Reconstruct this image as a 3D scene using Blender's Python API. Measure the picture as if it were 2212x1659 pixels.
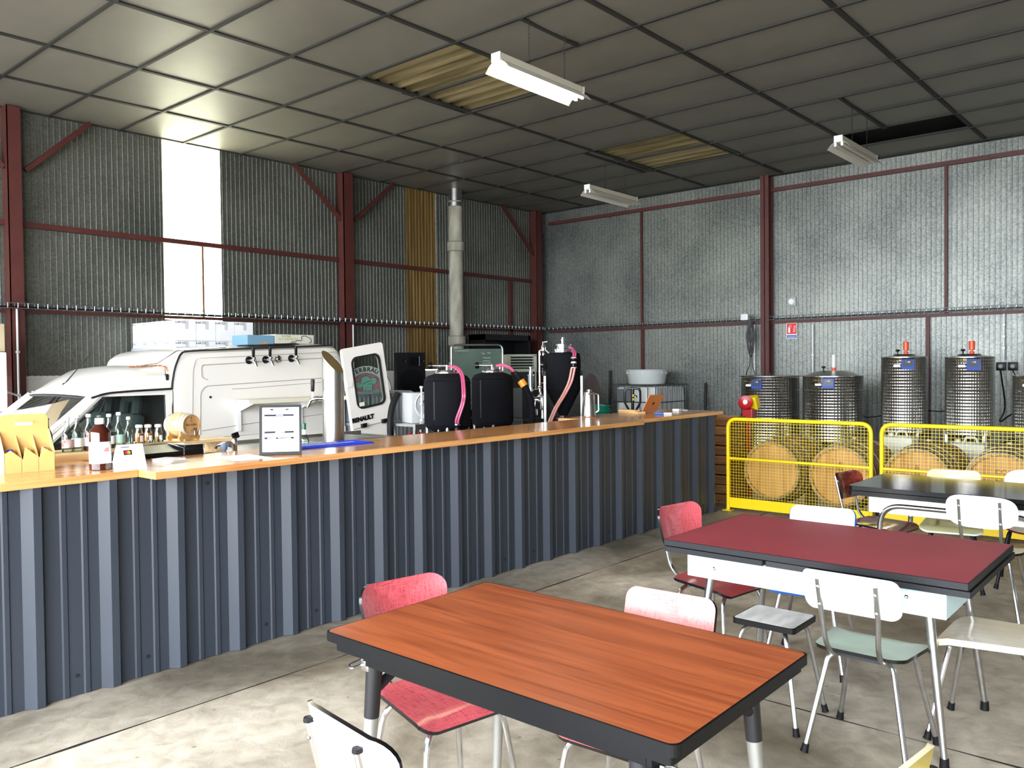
import bpy, bmesh, math, random
from mathutils import Vector, Matrix, Quaternion
random.seed(7)
PI = math.pi
sc = bpy.context.scene
for o in list(bpy.data.objects): bpy.data.objects.remove(o)
C = sc.collection

# ------------------------------------------------------------------ camera, light, exposure
cam = bpy.data.cameras.new('camera'); cam.sensor_fit = 'HORIZONTAL'; cam.sensor_width = 36.0
cam.lens = 1785.0 / 2212.0 * 36.0; cam.clip_start = 0.05; cam.clip_end = 200
camo = bpy.data.objects.new('camera', cam); C.objects.link(camo)
R_ = ((0.65305877, -0.0231115, 0.75695449), (-0.75723764, -0.00637825, 0.65310832), (-0.01026627, -0.99971255, -0.02166626))
camo.matrix_world = Matrix(((R_[0][0], -R_[0][1], -R_[0][2], 0.0), (R_[1][0], -R_[1][1], -R_[1][2], 0.0), (R_[2][0], -R_[2][1], -R_[2][2], 1.6), (0, 0, 0, 1)))
sc.camera = camo
w = bpy.data.worlds.new('overcast_sky'); sc.world = w; w.use_nodes = True
nt = w.node_tree; bg = nt.nodes['Background']
tc = nt.nodes.new('ShaderNodeTexCoord'); sx = nt.nodes.new('ShaderNodeSeparateXYZ'); rp = nt.nodes.new('ShaderNodeValToRGB')
nt.links.new(tc.outputs['Generated'], sx.inputs[0]); nt.links.new(sx.outputs['Z'], rp.inputs[0]); nt.links.new(rp.outputs[0], bg.inputs[0])
rp.color_ramp.elements[0].color = (0.52, 0.56, 0.62, 1); rp.color_ramp.elements[1].color = (0.97, 0.99, 1.0, 1)
bg.inputs[1].default_value = 15.0
pl = bpy.data.lights.new('doorway_portal', 'AREA'); pl.shape = 'RECTANGLE'; pl.size = 4.3; pl.size_y = 13.3; pl.cycles.is_portal = True
plo = bpy.data.objects.new('doorway_portal', pl); C.objects.link(plo); plo.location = (-2.25, 2.65, 2.15); plo.rotation_euler = (0, -PI/2, 0)
sc.view_settings.view_transform = 'Standard'; sc.view_settings.look = 'None'
sc.view_settings.exposure = 1.15; sc.view_settings.gamma = 1.0; sc.view_settings.use_curve_mapping = False
try:
    sc.cycles.max_bounces = 8; sc.cycles.diffuse_bounces = 5; sc.cycles.transparent_max_bounces = 24
except Exception: pass

# ------------------------------------------------------------------ materials
def lin(c): return tuple(((x/255.0)/12.92 if x/255.0 <= 0.04045 else ((x/255.0+0.055)/1.055)**2.4) for x in c) + (1.0,)
MATS = {}
def mat(name, rgb, rough=0.5, metal=0.0, var=0.0, vscale=8.0, bump=0.0, bscale=60.0, stretch=(1,1,1), rgb2=None, spec=None, alpha=None, trans=0.0, emit=None, coat=0.0, detail=4.0, ior=None):
    if name in MATS: return MATS[name]
    m = bpy.data.materials.new(name); m.use_nodes = True; MATS[name] = m
    nt = m.node_tree; b = nt.nodes['Principled BSDF']
    b.inputs['Roughness'].default_value = rough; b.inputs['Metallic'].default_value = metal
    if spec is not None: b.inputs['Specular IOR Level'].default_value = spec
    if trans: b.inputs['Transmission Weight'].default_value = trans
    if ior: b.inputs['IOR'].default_value = ior
    if alpha is not None: b.inputs['Alpha'].default_value = alpha
    if coat: b.inputs['Coat Weight'].default_value = coat; b.inputs['Coat Roughness'].default_value = 0.08
    col = lin(rgb); b.inputs['Base Color'].default_value = col
    if emit: b.inputs['Emission Color'].default_value = emit[0] + (1,); b.inputs['Emission Strength'].default_value = emit[1]
    if var or bump or rgb2:
        t = nt.nodes.new('ShaderNodeTexCoord'); mp = nt.nodes.new('ShaderNodeMapping'); mp.inputs['Scale'].default_value = stretch
        nt.links.new(t.outputs['Object'], mp.inputs[0])
        n = nt.nodes.new('ShaderNodeTexNoise'); n.inputs['Scale'].default_value = vscale; n.inputs['Detail'].default_value = detail
        nt.links.new(mp.outputs[0], n.inputs['Vector'])
        if var or rgb2:
            r = nt.nodes.new('ShaderNodeValToRGB'); r.color_ramp.elements[0].position = 0.3; r.color_ramp.elements[1].position = 0.7
            c2 = lin(rgb2) if rgb2 else tuple(min(1, x*(1+var)) for x in col[:3]) + (1,)
            c1 = col if rgb2 else tuple(x*(1-var) for x in col[:3]) + (1,)
            r.color_ramp.elements[0].color = c1; r.color_ramp.elements[1].color = c2
            nt.links.new(n.outputs['Fac'], r.inputs[0]); nt.links.new(r.outputs[0], b.inputs['Base Color'])
        if bump:
            n2 = nt.nodes.new('ShaderNodeTexNoise'); n2.inputs['Scale'].default_value = bscale; nt.links.new(mp.outputs[0], n2.inputs['Vector'])
            bp = nt.nodes.new('ShaderNodeBump'); bp.inputs['Strength'].default_value = bump; bp.inputs['Distance'].default_value = 0.01
            nt.links.new(n2.outputs['Fac'], bp.inputs['Height']); nt.links.new(bp.outputs[0], b.inputs['Normal'])
    return m

def wood(name, dark, light, axis, scale=1.0, rough=0.35, coat=0.0, ring=6.0):
    if name in MATS: return MATS[name]
    m = bpy.data.materials.new(name); m.use_nodes = True; MATS[name] = m
    nt = m.node_tree; b = nt.nodes['Principled BSDF']; b.inputs['Roughness'].default_value = rough
    if coat: b.inputs['Coat Weight'].default_value = coat; b.inputs['Coat Roughness'].default_value = 0.1
    t = nt.nodes.new('ShaderNodeTexCoord'); mp = nt.nodes.new('ShaderNodeMapping')
    s = [14.0*scale]*3; s[axis] = 0.9*scale; mp.inputs['Scale'].default_value = s
    nt.links.new(t.outputs['Object'], mp.inputs[0])
    n = nt.nodes.new('ShaderNodeTexNoise'); n.inputs['Scale'].default_value = 1.6; n.inputs['Detail'].default_value = 6; n.inputs['Distortion'].default_value = 0.6
    nt.links.new(mp.outputs[0], n.inputs['Vector'])
    mp2 = nt.nodes.new('ShaderNodeMapping'); s2 = [120*scale]*3; s2[axis] = 2.5*scale; mp2.inputs['Scale'].default_value = s2
    nt.links.new(t.outputs['Object'], mp2.inputs[0])
    n2 = nt.nodes.new('ShaderNodeTexNoise'); n2.inputs['Scale'].default_value = 1.0; n2.inputs['Detail'].default_value = 2; nt.links.new(mp2.outputs[0], n2.inputs['Vector'])
    mx = nt.nodes.new('ShaderNodeMath'); mx.operation = 'MULTIPLY_ADD'; mx.inputs[1].default_value = 0.35; nt.links.new(n2.outputs['Fac'], mx.inputs[0]); nt.links.new(n.outputs['Fac'], mx.inputs[2])
    r = nt.nodes.new('ShaderNodeValToRGB'); e = r.color_ramp.elements; e[0].position = 0.45; e[0].color = lin(dark); e[1].position = 0.82; e[1].color = lin(light)
    nt.links.new(mx.outputs[0], r.inputs[0]); nt.links.new(r.outputs[0], b.inputs['Base Color'])
    return m

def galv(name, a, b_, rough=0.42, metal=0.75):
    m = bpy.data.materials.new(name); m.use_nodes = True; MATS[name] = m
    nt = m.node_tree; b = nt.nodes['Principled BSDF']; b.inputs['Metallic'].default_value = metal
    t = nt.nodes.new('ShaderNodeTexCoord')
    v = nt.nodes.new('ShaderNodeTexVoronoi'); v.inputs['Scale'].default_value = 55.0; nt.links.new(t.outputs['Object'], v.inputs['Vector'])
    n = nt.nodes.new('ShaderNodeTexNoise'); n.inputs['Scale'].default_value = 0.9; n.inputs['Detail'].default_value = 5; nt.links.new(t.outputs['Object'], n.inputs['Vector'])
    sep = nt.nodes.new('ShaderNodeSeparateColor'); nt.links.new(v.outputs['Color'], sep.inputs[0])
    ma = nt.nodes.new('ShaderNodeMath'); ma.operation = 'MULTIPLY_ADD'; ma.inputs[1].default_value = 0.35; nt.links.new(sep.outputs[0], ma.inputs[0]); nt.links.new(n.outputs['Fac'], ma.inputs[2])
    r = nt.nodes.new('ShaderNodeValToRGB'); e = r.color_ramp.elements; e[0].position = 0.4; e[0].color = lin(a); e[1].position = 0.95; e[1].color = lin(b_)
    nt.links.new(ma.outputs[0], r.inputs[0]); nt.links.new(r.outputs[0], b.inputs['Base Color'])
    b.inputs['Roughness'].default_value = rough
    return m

def glass(name, rgb, rough=0.03, alpha=0.35):
    # thin pane / bottle glass: part clear, part glossy
    m = bpy.data.materials.new(name); m.use_nodes = True; MATS[name] = m
    nt = m.node_tree; nt.nodes.remove(nt.nodes['Principled BSDF']); out = nt.nodes['Material Output']
    tr = nt.nodes.new('ShaderNodeBsdfTransparent'); tr.inputs[0].default_value = lin(rgb)
    gl = nt.nodes.new('ShaderNodeBsdfGlossy'); gl.inputs['Roughness'].default_value = rough
    fr = nt.nodes.new('ShaderNodeFresnel'); fr.inputs[0].default_value = 1.5
    ad = nt.nodes.new('ShaderNodeMath'); ad.operation = 'MULTIPLY_ADD'; ad.inputs[1].default_value = 0.9; ad.inputs[2].default_value = alpha*0.15; nt.links.new(fr.outputs[0], ad.inputs[0])
    mx = nt.nodes.new('ShaderNodeMixShader'); nt.links.new(ad.outputs[0], mx.inputs[0]); nt.links.new(tr.outputs[0], mx.inputs[1]); nt.links.new(gl.outputs[0], mx.inputs[2])
    nt.links.new(mx.outputs[0], out.inputs[0]); return m

def translucent(name, rgb, rgb2, w=0.6, gloss=0.05, stretch=(1,1,1), sc_=3.0):
    m = bpy.data.materials.new(name); m.use_nodes = True; MATS[name] = m
    nt = m.node_tree; nt.nodes.remove(nt.nodes['Principled BSDF']); out = nt.nodes['Material Output']
    t = nt.nodes.new('ShaderNodeTexCoord'); mp = nt.nodes.new('ShaderNodeMapping'); mp.inputs['Scale'].default_value = stretch; nt.links.new(t.outputs['Object'], mp.inputs[0])
    n = nt.nodes.new('ShaderNodeTexNoise'); n.inputs['Scale'].default_value = sc_; n.inputs['Detail'].default_value = 6; nt.links.new(mp.outputs[0], n.inputs['Vector'])
    r = nt.nodes.new('ShaderNodeValToRGB'); e = r.color_ramp.elements; e[0].position = 0.35; e[0].color = lin(rgb); e[1].position = 0.7; e[1].color = lin(rgb2)
    nt.links.new(n.outputs['Fac'], r.inputs[0])
    tl = nt.nodes.new('ShaderNodeBsdfTranslucent'); df = nt.nodes.new('ShaderNodeBsdfDiffuse')
    nt.links.new(r.outputs[0], tl.inputs[0]); nt.links.new(r.outputs[0], df.inputs[0])
    mx = nt.nodes.new('ShaderNodeMixShader'); mx.inputs[0].default_value = 1-w; nt.links.new(tl.outputs[0], mx.inputs[1]); nt.links.new(df.outputs[0], mx.inputs[2])
    nt.links.new(mx.outputs[0], out.inputs[0]); return m

# ------------------------------------------------------------------ geometry helpers
class MB:
    def __init__(s): s.bm = bmesh.new(); s.mi = 0
    def _f(s, vs):
        try: f = s.bm.faces.new(vs); f.material_index = s.mi; return f
        except ValueError: return None
    def quad(s, pts): return s._f([s.bm.verts.new(p) for p in pts])
    def box(s, a, b, bev=0.0, rot=None, piv=None):
        a = Vector(a); b = Vector(b); mn = Vector(map(min, a, b)); mx_ = Vector(map(max, a, b))
        t = bmesh.new(); bmesh.ops.create_cube(t, size=1.0)
        c = (mn+mx_)/2; d = mx_-mn
        for v in t.verts: v.co = Vector((v.co.x*d.x, v.co.y*d.y, v.co.z*d.z)) + c
        if bev > 0: bmesh.ops.bevel(t, geom=list(t.edges), offset=min(bev, min(d)*0.49), segments=2, affect='EDGES', profile=0.5)
        if rot is not None:
            pv = Vector(piv) if piv is not None else c
            for v in t.verts: v.co = rot @ (v.co-pv) + pv
        s.merge(t); return s
    def merge(s, t):
        mp = {v: s.bm.verts.new(v.co) for v in t.verts}
        for f in t.faces: s._f([mp[v] for v in f.verts])
        t.free()
    def ring(s, c, u, v, r, n, r2=None): return [s.bm.verts.new(c + u*(r*math.cos(2*PI*i/n)) + v*((r2 or r)*math.sin(2*PI*i/n))) for i in range(n)]
    def cyl(s, p0, p1, r0, r1=None, n=12, cap=True):
        p0 = Vector(p0); p1 = Vector(p1); r1 = r0 if r1 is None else r1
        d = (p1-p0).normalized(); u = d.orthogonal().normalized(); v = d.cross(u)
        A = s.ring(p0, u, v, r0, n); B = s.ring(p1, u, v, r1, n)
        for i in range(n): s._f([A[i], A[(i+1) % n], B[(i+1) % n], B[i]])
        if cap: s._f(A[::-1]); s._f(B)
        return s
    def lathe(s, prof, c=(0, 0, 0), ax=(0, 0, 1), n=20, capa=True, capb=True):
        c = Vector(c); d = Vector(ax).normalized(); u = d.orthogonal().normalized()
        if abs(d.z) > 0.99: u = Vector((1, 0, 0))
        v = d.cross(u); pr = None; first = None
        for (r, h) in prof:
            R = s.ring(c + d*h, u, v, max(r, 1e-4), n)
            if pr:
                for i in range(n): s._f([pr[i], pr[(i+1) % n], R[(i+1) % n], R[i]])
            else: first = R
            pr = R
        if capa: s._f(first[::-1])
        if capb: s._f(pr)
        return s
    def tube(s, pts, r, n=8, cap=True, radii=None):
        pts = [Vector(p) for p in pts]; rings = []; m = len(pts); u = None
        for i in range(m):
            d = (pts[min(i+1, m-1)]-pts[max(i-1, 0)]); d = d.normalized() if d.length > 1e-9 else Vector((0, 0, 1))
            if u is None: u = d.orthogonal().normalized()
            else:
                u = u - d*u.dot(d); u = u.normalized() if u.length > 1e-6 else d.orthogonal().normalized()
            v = d.cross(u); rings.append(s.ring(pts[i], u, v, radii[i] if radii else r, n))
        for a, b in zip(rings, rings[1:]):
            for i in range(n): s._f([a[i], a[(i+1) % n], b[(i+1) % n], b[i]])
        if cap: s._f(rings[0][::-1]); s._f(rings[-1])
        return s
    def prism(s, poly, ax, a, b, mcap=None):
        # poly: 2-D list; ax: extrusion axis; remaining two axes in xyz order
        def P(p, t):
            q = [p[0], p[1]]; q.insert(ax, t); return q
        A = [s.bm.verts.new(P(p, a)) for p in poly]; B = [s.bm.verts.new(P(p, b)) for p in poly]; n = len(poly)
        for i in range(n): s._f([A[i], A[(i+1) % n], B[(i+1) % n], B[i]])
        m0 = s.mi
        if mcap is not None: s.mi = mcap
        s._f(A[::-1]); s._f(B); s.mi = m0
        return s
    def slab(s, outline, fn, t, rings=4, mtop=0, medge=1, mbot=0):
        # curved board: outline (2-D, star-shaped about its centre), fn(u,v) -> (point, normal)
        cx = sum(p[0] for p in outline)/len(outline); cy = sum(p[1] for p in outline)/len(outline); n = len(outline)
        T = []; B = []
        for k in range(rings+1):
            q = k/rings; a = []; b = []
            for (x, y) in (outline if k else [(cx, cy)]):
                p, nn = fn(cx+(x-cx)*q, cy+(y-cy)*q); a.append(s.bm.verts.new(p)); b.append(s.bm.verts.new(Vector(p)-Vector(nn)*t))
            T.append(a); B.append(b)
        for L, m, flip in ((T, mtop, False), (B, mbot, True)):
            s.mi = m
            for k in range(rings):
                for i in range(n):
                    j = (i+1) % n
                    f = [L[0][0], L[1][i], L[1][j]] if k == 0 else [L[k][i], L[k+1][i], L[k+1][j], L[k][j]]
                    s._f(f[::-1] if flip else f)
        s.mi = medge
        for i in range(n):
            j = (i+1) % n; s._f([T[-1][i], B[-1][i], B[-1][j], T[-1][j]])
        s.mi = 0; return s
    def build(s, name, mats, parent=None, world=False, loc=None, smooth=True, angle=0.6, link=True, rz=0.0):
        bmesh.ops.recalc_face_normals(s.bm, faces=s.bm.faces)
        if parent is not None and world:
            off = Vector(parent.get('_o', (0, 0, 0)))
            for v in s.bm.verts: v.co -= off
        if loc is not None:
            for v in s.bm.verts: v.co -= Vector(loc)
        me = bpy.data.meshes.new(name); s.bm.to_mesh(me); s.bm.free()
        for m in (mats if isinstance(mats, (list, tuple)) else [mats]): me.materials.append(m)
        if smooth:
            me.polygons.foreach_set('use_smooth', [True]*len(me.polygons))
            try: me.set_sharp_from_angle(angle=angle)
            except Exception: pass
        o = bpy.data.objects.new(name, me); C.objects.link(o)
        if parent is not None: o.parent = parent
        if loc is not None: o.location = loc; o['_o'] = tuple(loc)
        elif parent is not None and world: o['_o'] = tuple(parent.get('_o', (0, 0, 0)))
        return o

def tag(o, label=None, cat=None, group=None, kind=None):
    if label: o['label'] = label
    if cat: o['category'] = cat
    if group: o['group'] = group
    if kind: o['kind'] = kind
    return o
def thing(name, label, cat, loc=(0, 0, 0), rz=0.0, group=None):
    o = bpy.data.objects.new(name, None); C.objects.link(o); o.location = loc; o.rotation_euler = (0, 0, rz)
    o.empty_display_size = 0.1; o['_o'] = tuple(loc); return tag(o, label, cat, group)
def copy_tree(o, loc=None, rz=None, label=None, group=None):
    c = o.copy(); C.objects.link(c)
    if loc is not None: c.location = loc; c['_o'] = tuple(loc)
    if rz is not None: c.rotation_euler = (0, 0, rz)
    if label: c['label'] = label
    if group: c['group'] = group
    for ch in list(KIDS(o)):
        d = ch.copy(); C.objects.link(d); d.parent = c
        for g in list(KIDS(ch)):
            e = g.copy(); C.objects.link(e); e.parent = d
    return c
def KIDS(o): return [x for x in bpy.data.objects if x.parent == o]
def struct(o): return tag(o, kind='structure')
def rrect(w, h, r, n=6, cx=0.0, cy=0.0):
    r = min(r, w/2-1e-4, h/2-1e-4); P = []
    for (sx_, sy_, a0) in ((1, 1, 0), (-1, 1, PI/2), (-1, -1, PI), (1, -1, 1.5*PI)):
        for k in range(n+1):
            a = a0 + PI/2*k/n; P.append((cx+sx_*(w/2-r)+r*math.cos(a), cy+sy_*(h/2-r)+r*math.sin(a)))
    return P
def fillet(pts, r, n=5):
    pts = [Vector(p) for p in pts]; out = [pts[0]]
    for i in range(1, len(pts)-1):
        a, b, c = pts[i-1], pts[i], pts[i+1]; d1 = (a-b); d2 = (c-b)
        rr = r[i-1] if isinstance(r, (list, tuple)) else r
        l = min(rr, d1.length*0.48, d2.length*0.48); p = b+d1.normalized()*l; q = b+d2.normalized()*l
        for k in range(n+1):
            t = k/n; out.append(p*(1-t)**2 + b*2*t*(1-t) + q*t*t)
    out.append(pts[-1]); return out
def spline(pts, n=8):
    P = [Vector(p) for p in pts]; P = [P[0]*2-P[1]] + P + [P[-1]*2-P[-2]]; out = []
    for i in range(1, len(P)-2):
        for k in range(n):
            t = k/n; a, b, c, d = P[i-1], P[i], P[i+1], P[i+2]
            out.append(0.5*((2*b)+(c-a)*t+(2*a-5*b+4*c-d)*t*t+(3*b-a-3*c+d)*t**3))
    out.append(P[-2]); return out
def text(body, size, m, M, name='lettering', parent=None, depth=0.0008, align='CENTER', bold=0.0):
    cu = bpy.data.curves.new(name, 'FONT'); cu.body = body; cu.size = size; cu.extrude = depth; cu.align_x = align; cu.align_y = 'CENTER'; cu.offset = bold
    cu.resolution_u = 3
    t = bpy.data.objects.new(name, cu); C.objects.link(t)
    dg = bpy.context.evaluated_depsgraph_get(); me = bpy.data.meshes.new_from_object(t.evaluated_get(dg))
    bpy.data.objects.remove(t); bpy.data.curves.remove(cu)
    off = Vector(parent.get('_o', (0, 0, 0))) if parent is not None else Vector((0, 0, 0))
    me.transform(Matrix.Translation(-off) @ M); me.materials.clear(); me.materials.append(m)
    o = bpy.data.objects.new(name, me); C.objects.link(o)
    if parent is not None: o.parent = parent
    return o
def frame(p, right, up):
    r = Vector(right).normalized(); u = Vector(up).normalized(); n = r.cross(u)
    return Matrix(((r.x, u.x, n.x, p[0]), (r.y, u.y, n.y, p[1]), (r.z, u.z, n.z, p[2]), (0, 0, 0, 1)))

# material library
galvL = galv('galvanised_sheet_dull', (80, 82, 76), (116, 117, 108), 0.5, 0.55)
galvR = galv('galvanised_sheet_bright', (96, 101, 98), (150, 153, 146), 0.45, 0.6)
red_oxide = mat('red_oxide_paint', (80, 36, 31), 0.55, var=0.15, vscale=6)
ceil_m = mat('grey_ceiling_board', (116, 113, 106), 0.5, var=0.05, vscale=3, bump=0.05, bscale=5)
grid_m = mat('dark_ceiling_rail', (40, 40, 38), 0.7)
anth = mat('anthracite_coated_steel', (48, 54, 63), 0.42, spec=0.4, var=0.03, vscale=3)
chrome = mat('chromed_steel', (215, 215, 218), 0.13, 1.0)
tray_wire = mat('dull_zinc_wire', (96, 98, 98), 0.5, 0.5); cross_m = mat('bright_zinc_wire', (196, 200, 200), 0.35, 0.6)
chrome_worn = mat('worn_chrome', (190, 190, 190), 0.28, 1.0, var=0.12, vscale=30)
steel = mat('brushed_stainless', (200, 198, 194), 0.27, 1.0, var=0.06, vscale=40, stretch=(1, 1, 8))
grey_steel = mat('grey_painted_leg', (165, 165, 160), 0.4, 0.7)
rubber = mat('black_rubber', (15, 15, 16), 0.6, spec=0.2)
black_gloss = mat('black_gloss_edge', (14, 14, 16), 0.2, spec=0.35)
black_soft = mat('black_neoprene', (15, 15, 19), 0.85, bump=0.15, bscale=300, spec=0.12)
black_pl = mat('black_plastic', (16, 16, 18), 0.4, spec=0.25)
white_pl = mat('white_plastic', (228, 230, 230), 0.4)
white_paint = mat('white_enamel', (232, 234, 232), 0.35)
white_lam = mat('white_laminate', (236, 238, 240), 0.3)
dark_steel = mat('dark_steel', (55, 56, 58), 0.45, 0.6)
paper = mat('white_paper', (240, 240, 238), 0.7)
ink = mat('black_ink', (30, 30, 34), 0.6)
concrete_w = mat('pale_concrete_wall', (226, 224, 220), 0.8, var=0.08, vscale=3, bump=0.3, bscale=20)
# ------------------------------------------------------------------ the building
XW, YW = 12.78, 10.2
def cz(x): return 4.465+0.009*x
# floor slabs: joints along y = 3.7 and x = 3.73, as real recessed joints
def floor_mat(nm='worn_concrete', ca=(122, 111, 92), cb=(222, 213, 196)):
    m = bpy.data.materials.new(nm); m.use_nodes = True; nt = m.node_tree; b = nt.nodes['Principled BSDF']
    t = nt.nodes.new('ShaderNodeTexCoord'); g = nt.nodes.new('ShaderNodeNewGeometry')
    def N(s, d, dist=0.0):
        n = nt.nodes.new('ShaderNodeTexNoise'); n.inputs['Scale'].default_value = s; n.inputs['Detail'].default_value = d; n.inputs['Distortion'].default_value = dist
        nt.links.new(g.outputs['Position'], n.inputs['Vector']); return n
    n1 = N(0.9, 10, 0.6); n2 = N(11, 12, 0.5); n3 = N(260, 4)
    r = nt.nodes.new('ShaderNodeValToRGB'); e = r.color_ramp.elements; e[0].position = 0.32; e[0].color = lin(ca); e[1].position = 0.68; e[1].color = lin(cb)
    r2 = nt.nodes.new('ShaderNodeValToRGB'); e = r2.color_ramp.elements; e[0].position = 0.30; e[0].color = (0.55, 0.52, 0.47, 1); e[1].position = 0.62; e[1].color = (1.08, 1.07, 1.05, 1)
    r3 = nt.nodes.new('ShaderNodeValToRGB'); e = r3.color_ramp.elements; e[0].position = 0.3; e[0].color = (0.55, 0.54, 0.52, 1); e[1].position = 0.55; e[1].color = (1, 1, 1, 1)
    nt.links.new(n1.outputs['Fac'], r.inputs[0]); nt.links.new(n2.outputs['Fac'], r2.inputs[0]); nt.links.new(n3.outputs['Fac'], r3.inputs[0])
    m1 = nt.nodes.new('ShaderNodeMixRGB'); m1.blend_type = 'MULTIPLY'; m1.inputs[0].default_value = 0.6; nt.links.new(r.outputs[0], m1.inputs[1]); nt.links.new(r2.outputs[0], m1.inputs[2])
    m2 = nt.nodes.new('ShaderNodeMixRGB'); m2.blend_type = 'MULTIPLY'; m2.inputs[0].default_value = 0.8; nt.links.new(m1.outputs[0], m2.inputs[1]); nt.links.new(r3.outputs[0], m2.inputs[2])
    # dark oil spots
    v = nt.nodes.new('ShaderNodeTexVoronoi'); v.inputs['Scale'].default_value = 5.2; nt.links.new(g.outputs['Position'], v.inputs['Vector'])
    r4 = nt.nodes.new('ShaderNodeValToRGB'); e = r4.color_ramp.elements; e[0].position = 0.03; e[0].color = (0.35, 0.33, 0.3, 1); e[1].position = 0.06; e[1].color = (1, 1, 1, 1); nt.links.new(v.outputs['Distance'], r4.inputs[0])
    m3 = nt.nodes.new('ShaderNodeMixRGB'); m3.blend_type = 'MULTIPLY'; m3.inputs[0].default_value = 0.7; nt.links.new(m2.outputs[0], m3.inputs[1]); nt.links.new(r4.outputs[0], m3.inputs[2])
    nt.links.new(m3.outputs[0], b.inputs['Base Color'])
    rr = nt.nodes.new('ShaderNodeMapRange'); rr.inputs['To Min'].default_value = 0.42; rr.inputs['To Max'].default_value = 0.8; nt.links.new(n1.outputs['Fac'], rr.inputs[0]); nt.links.new(rr.outputs[0], b.inputs['Roughness'])
    bp = nt.nodes.new('ShaderNodeBump'); bp.inputs['Strength'].default_value = 0.35; bp.inputs['Distance'].default_value = 0.01; nt.links.new(n2.outputs['Fac'], bp.inputs['Height']); nt.links.new(bp.outputs[0], b.inputs['Normal'])
    MATS[nm] = m; return m
fm = floor_mat(); fm2 = floor_mat('smoother_grey_concrete', (116, 109, 95), (196, 188, 173))
mb = MB(); mb.box((-2.3, -8, -0.16), (XW+0.1, YW+0.1, -0.003)); fl = mb.build('floor', mat('joint_dirt', (36, 32, 28), 0.9), smooth=False); struct(fl)
xs = [-2.3, -0.9, 3.73, 8.3, XW]; ys = [-8.0, -3.6, 0.02, 3.7, 7.4, YW]
for i in range(4):
    for j in range(5):
        g = 0.006
        if i == 3 or j > 3 or j < 1: g = 0.004
        mb = MB(); 
        # slightly wandering joint edges
        def edge(a, b, fixed, horiz, s):
            n = 14; L = []
            for k in range(n+1):
                t = a+(b-a)*k/n; d = fixed + s*(g + 0.004*math.sin(t*7.3+fixed)+0.002*math.sin(t*23.0))
                L.append((t, d) if horiz else (d, t))
            return L
        x0, x1, y0, y1 = xs[i], xs[i+1], ys[j], ys[j+1]
        poly = edge(x0+g, x1-g, y0, True, 1) + edge(y0+g, y1-g, x1, False, -1) + edge(x1-g, x0+g, y1, True, -1) + edge(y1-g, y0+g, x0, False, 1)
        mb.prism(poly, 2, -0.03, 0.0, mcap=1); mb.build('slab', [MATS['joint_dirt'], fm2 if j == 3 else fm], fl, smooth=False)
mb = MB(); mb.box((-40, -30, -0.25), (-2.32, 32, -0.02)); mb.box((-40, YW+0.35, -0.25), (30, 32, -0.02)); yd = mb.build('floor_outside', mat('yard_asphalt', (150, 148, 142), 0.9, var=0.1, vscale=1), smooth=False); struct(yd)

# profiled sheet: narrow ribs standing towards the room
def sheet_profile(w, pitch=0.067, top=0.009, foot=0.004, h=0.0045):
    P = [(0.0, 0.0)]; n = int(round(w/pitch)); p = w/n
    for k in range(n):
        x = k*p; a = (p-top-2*foot)/2
        P += [(x+a, 0.0), (x+a+foot, h), (x+a+foot+top, h), (x+a+2*foot+top, 0.0)]
    P.append((w, 0.0)); return P
def sheet(parent, m, axis, pos, a, b, z0, z1, sgn, name='panel', prof=None, zf=None):
    mb = MB(); P = prof or sheet_profile(b-a); prev = None
    for (t, h) in P:
        q = pos - sgn*h
        lo = (a+t, q, z0) if axis == 0 else (q, a+t, z0)
        zz = z1 if zf is None else zf(a+t)
        hi = (a+t, q, zz) if axis == 0 else (q, a+t, zz)
        c = (mb.bm.verts.new(lo), mb.bm.verts.new(hi))
        if prev: mb._f([prev[0], c[0], c[1], prev[1]])
        prev = c
    o = mb.build(name, m, parent, smooth=False)
    md = o.modifiers.new('thickness', 'SOLIDIFY'); md.thickness = 0.002; return o
# wall_left: concrete plinth to 1.54 m, sheets above, two translucent strips
mb = MB(); mb.box((-4.1, YW, -0.1), (XW+0.2, YW+0.16, 1.54)); mb.box((-4.1, YW-0.004, 1.50), (XW, YW+0.02, 1.545), 0.004); wl = mb.build('wall_left', concrete_w, smooth=False); struct(wl)
cuts = [-4.1, -3.1, -2.1, -1.1, -0.1, 0.9, 1.97, 3.0, 4.04, 5.08, 5.88, 6.6, 7.6, 8.4, 9.18, 9.87, 10.8, 11.8, XW]
white_trans = translucent('sunlit_fibreglass', (255, 253, 240), (250, 247, 222), 0.9, stretch=(6, 1, 0.6))
amber_trans = translucent('aged_amber_fibreglass', (92, 74, 46), (134, 110, 68), 0.13, stretch=(9, 1, 0.25))
for a, b in zip(cuts, cuts[1:]):
    if a == 5.08 or a == 9.18: continue
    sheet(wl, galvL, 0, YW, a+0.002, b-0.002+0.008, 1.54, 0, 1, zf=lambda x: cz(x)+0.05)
mb = MB(); P = sheet_profile(0.80, 0.0727); prev = None
w1 = sheet(None, white_trans, 0, YW, 5.08, 5.88, 2.24, 0, 1, name='window_1', prof=P, zf=lambda x: cz(x)+0.05); struct(w1)
sheet(wl, galvL, 0, YW, 5.082, 5.886, 1.54, 2.24, 1)
P = sheet_profile(0.69, 0.069, 0.022, 0.018, 0.016)
w2 = sheet(None, amber_trans, 0, YW, 9.18, 9.87, 1.56, 0, 1, name='window_2', prof=P, zf=lambda x: cz(x)+0.05); struct(w2)
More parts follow.
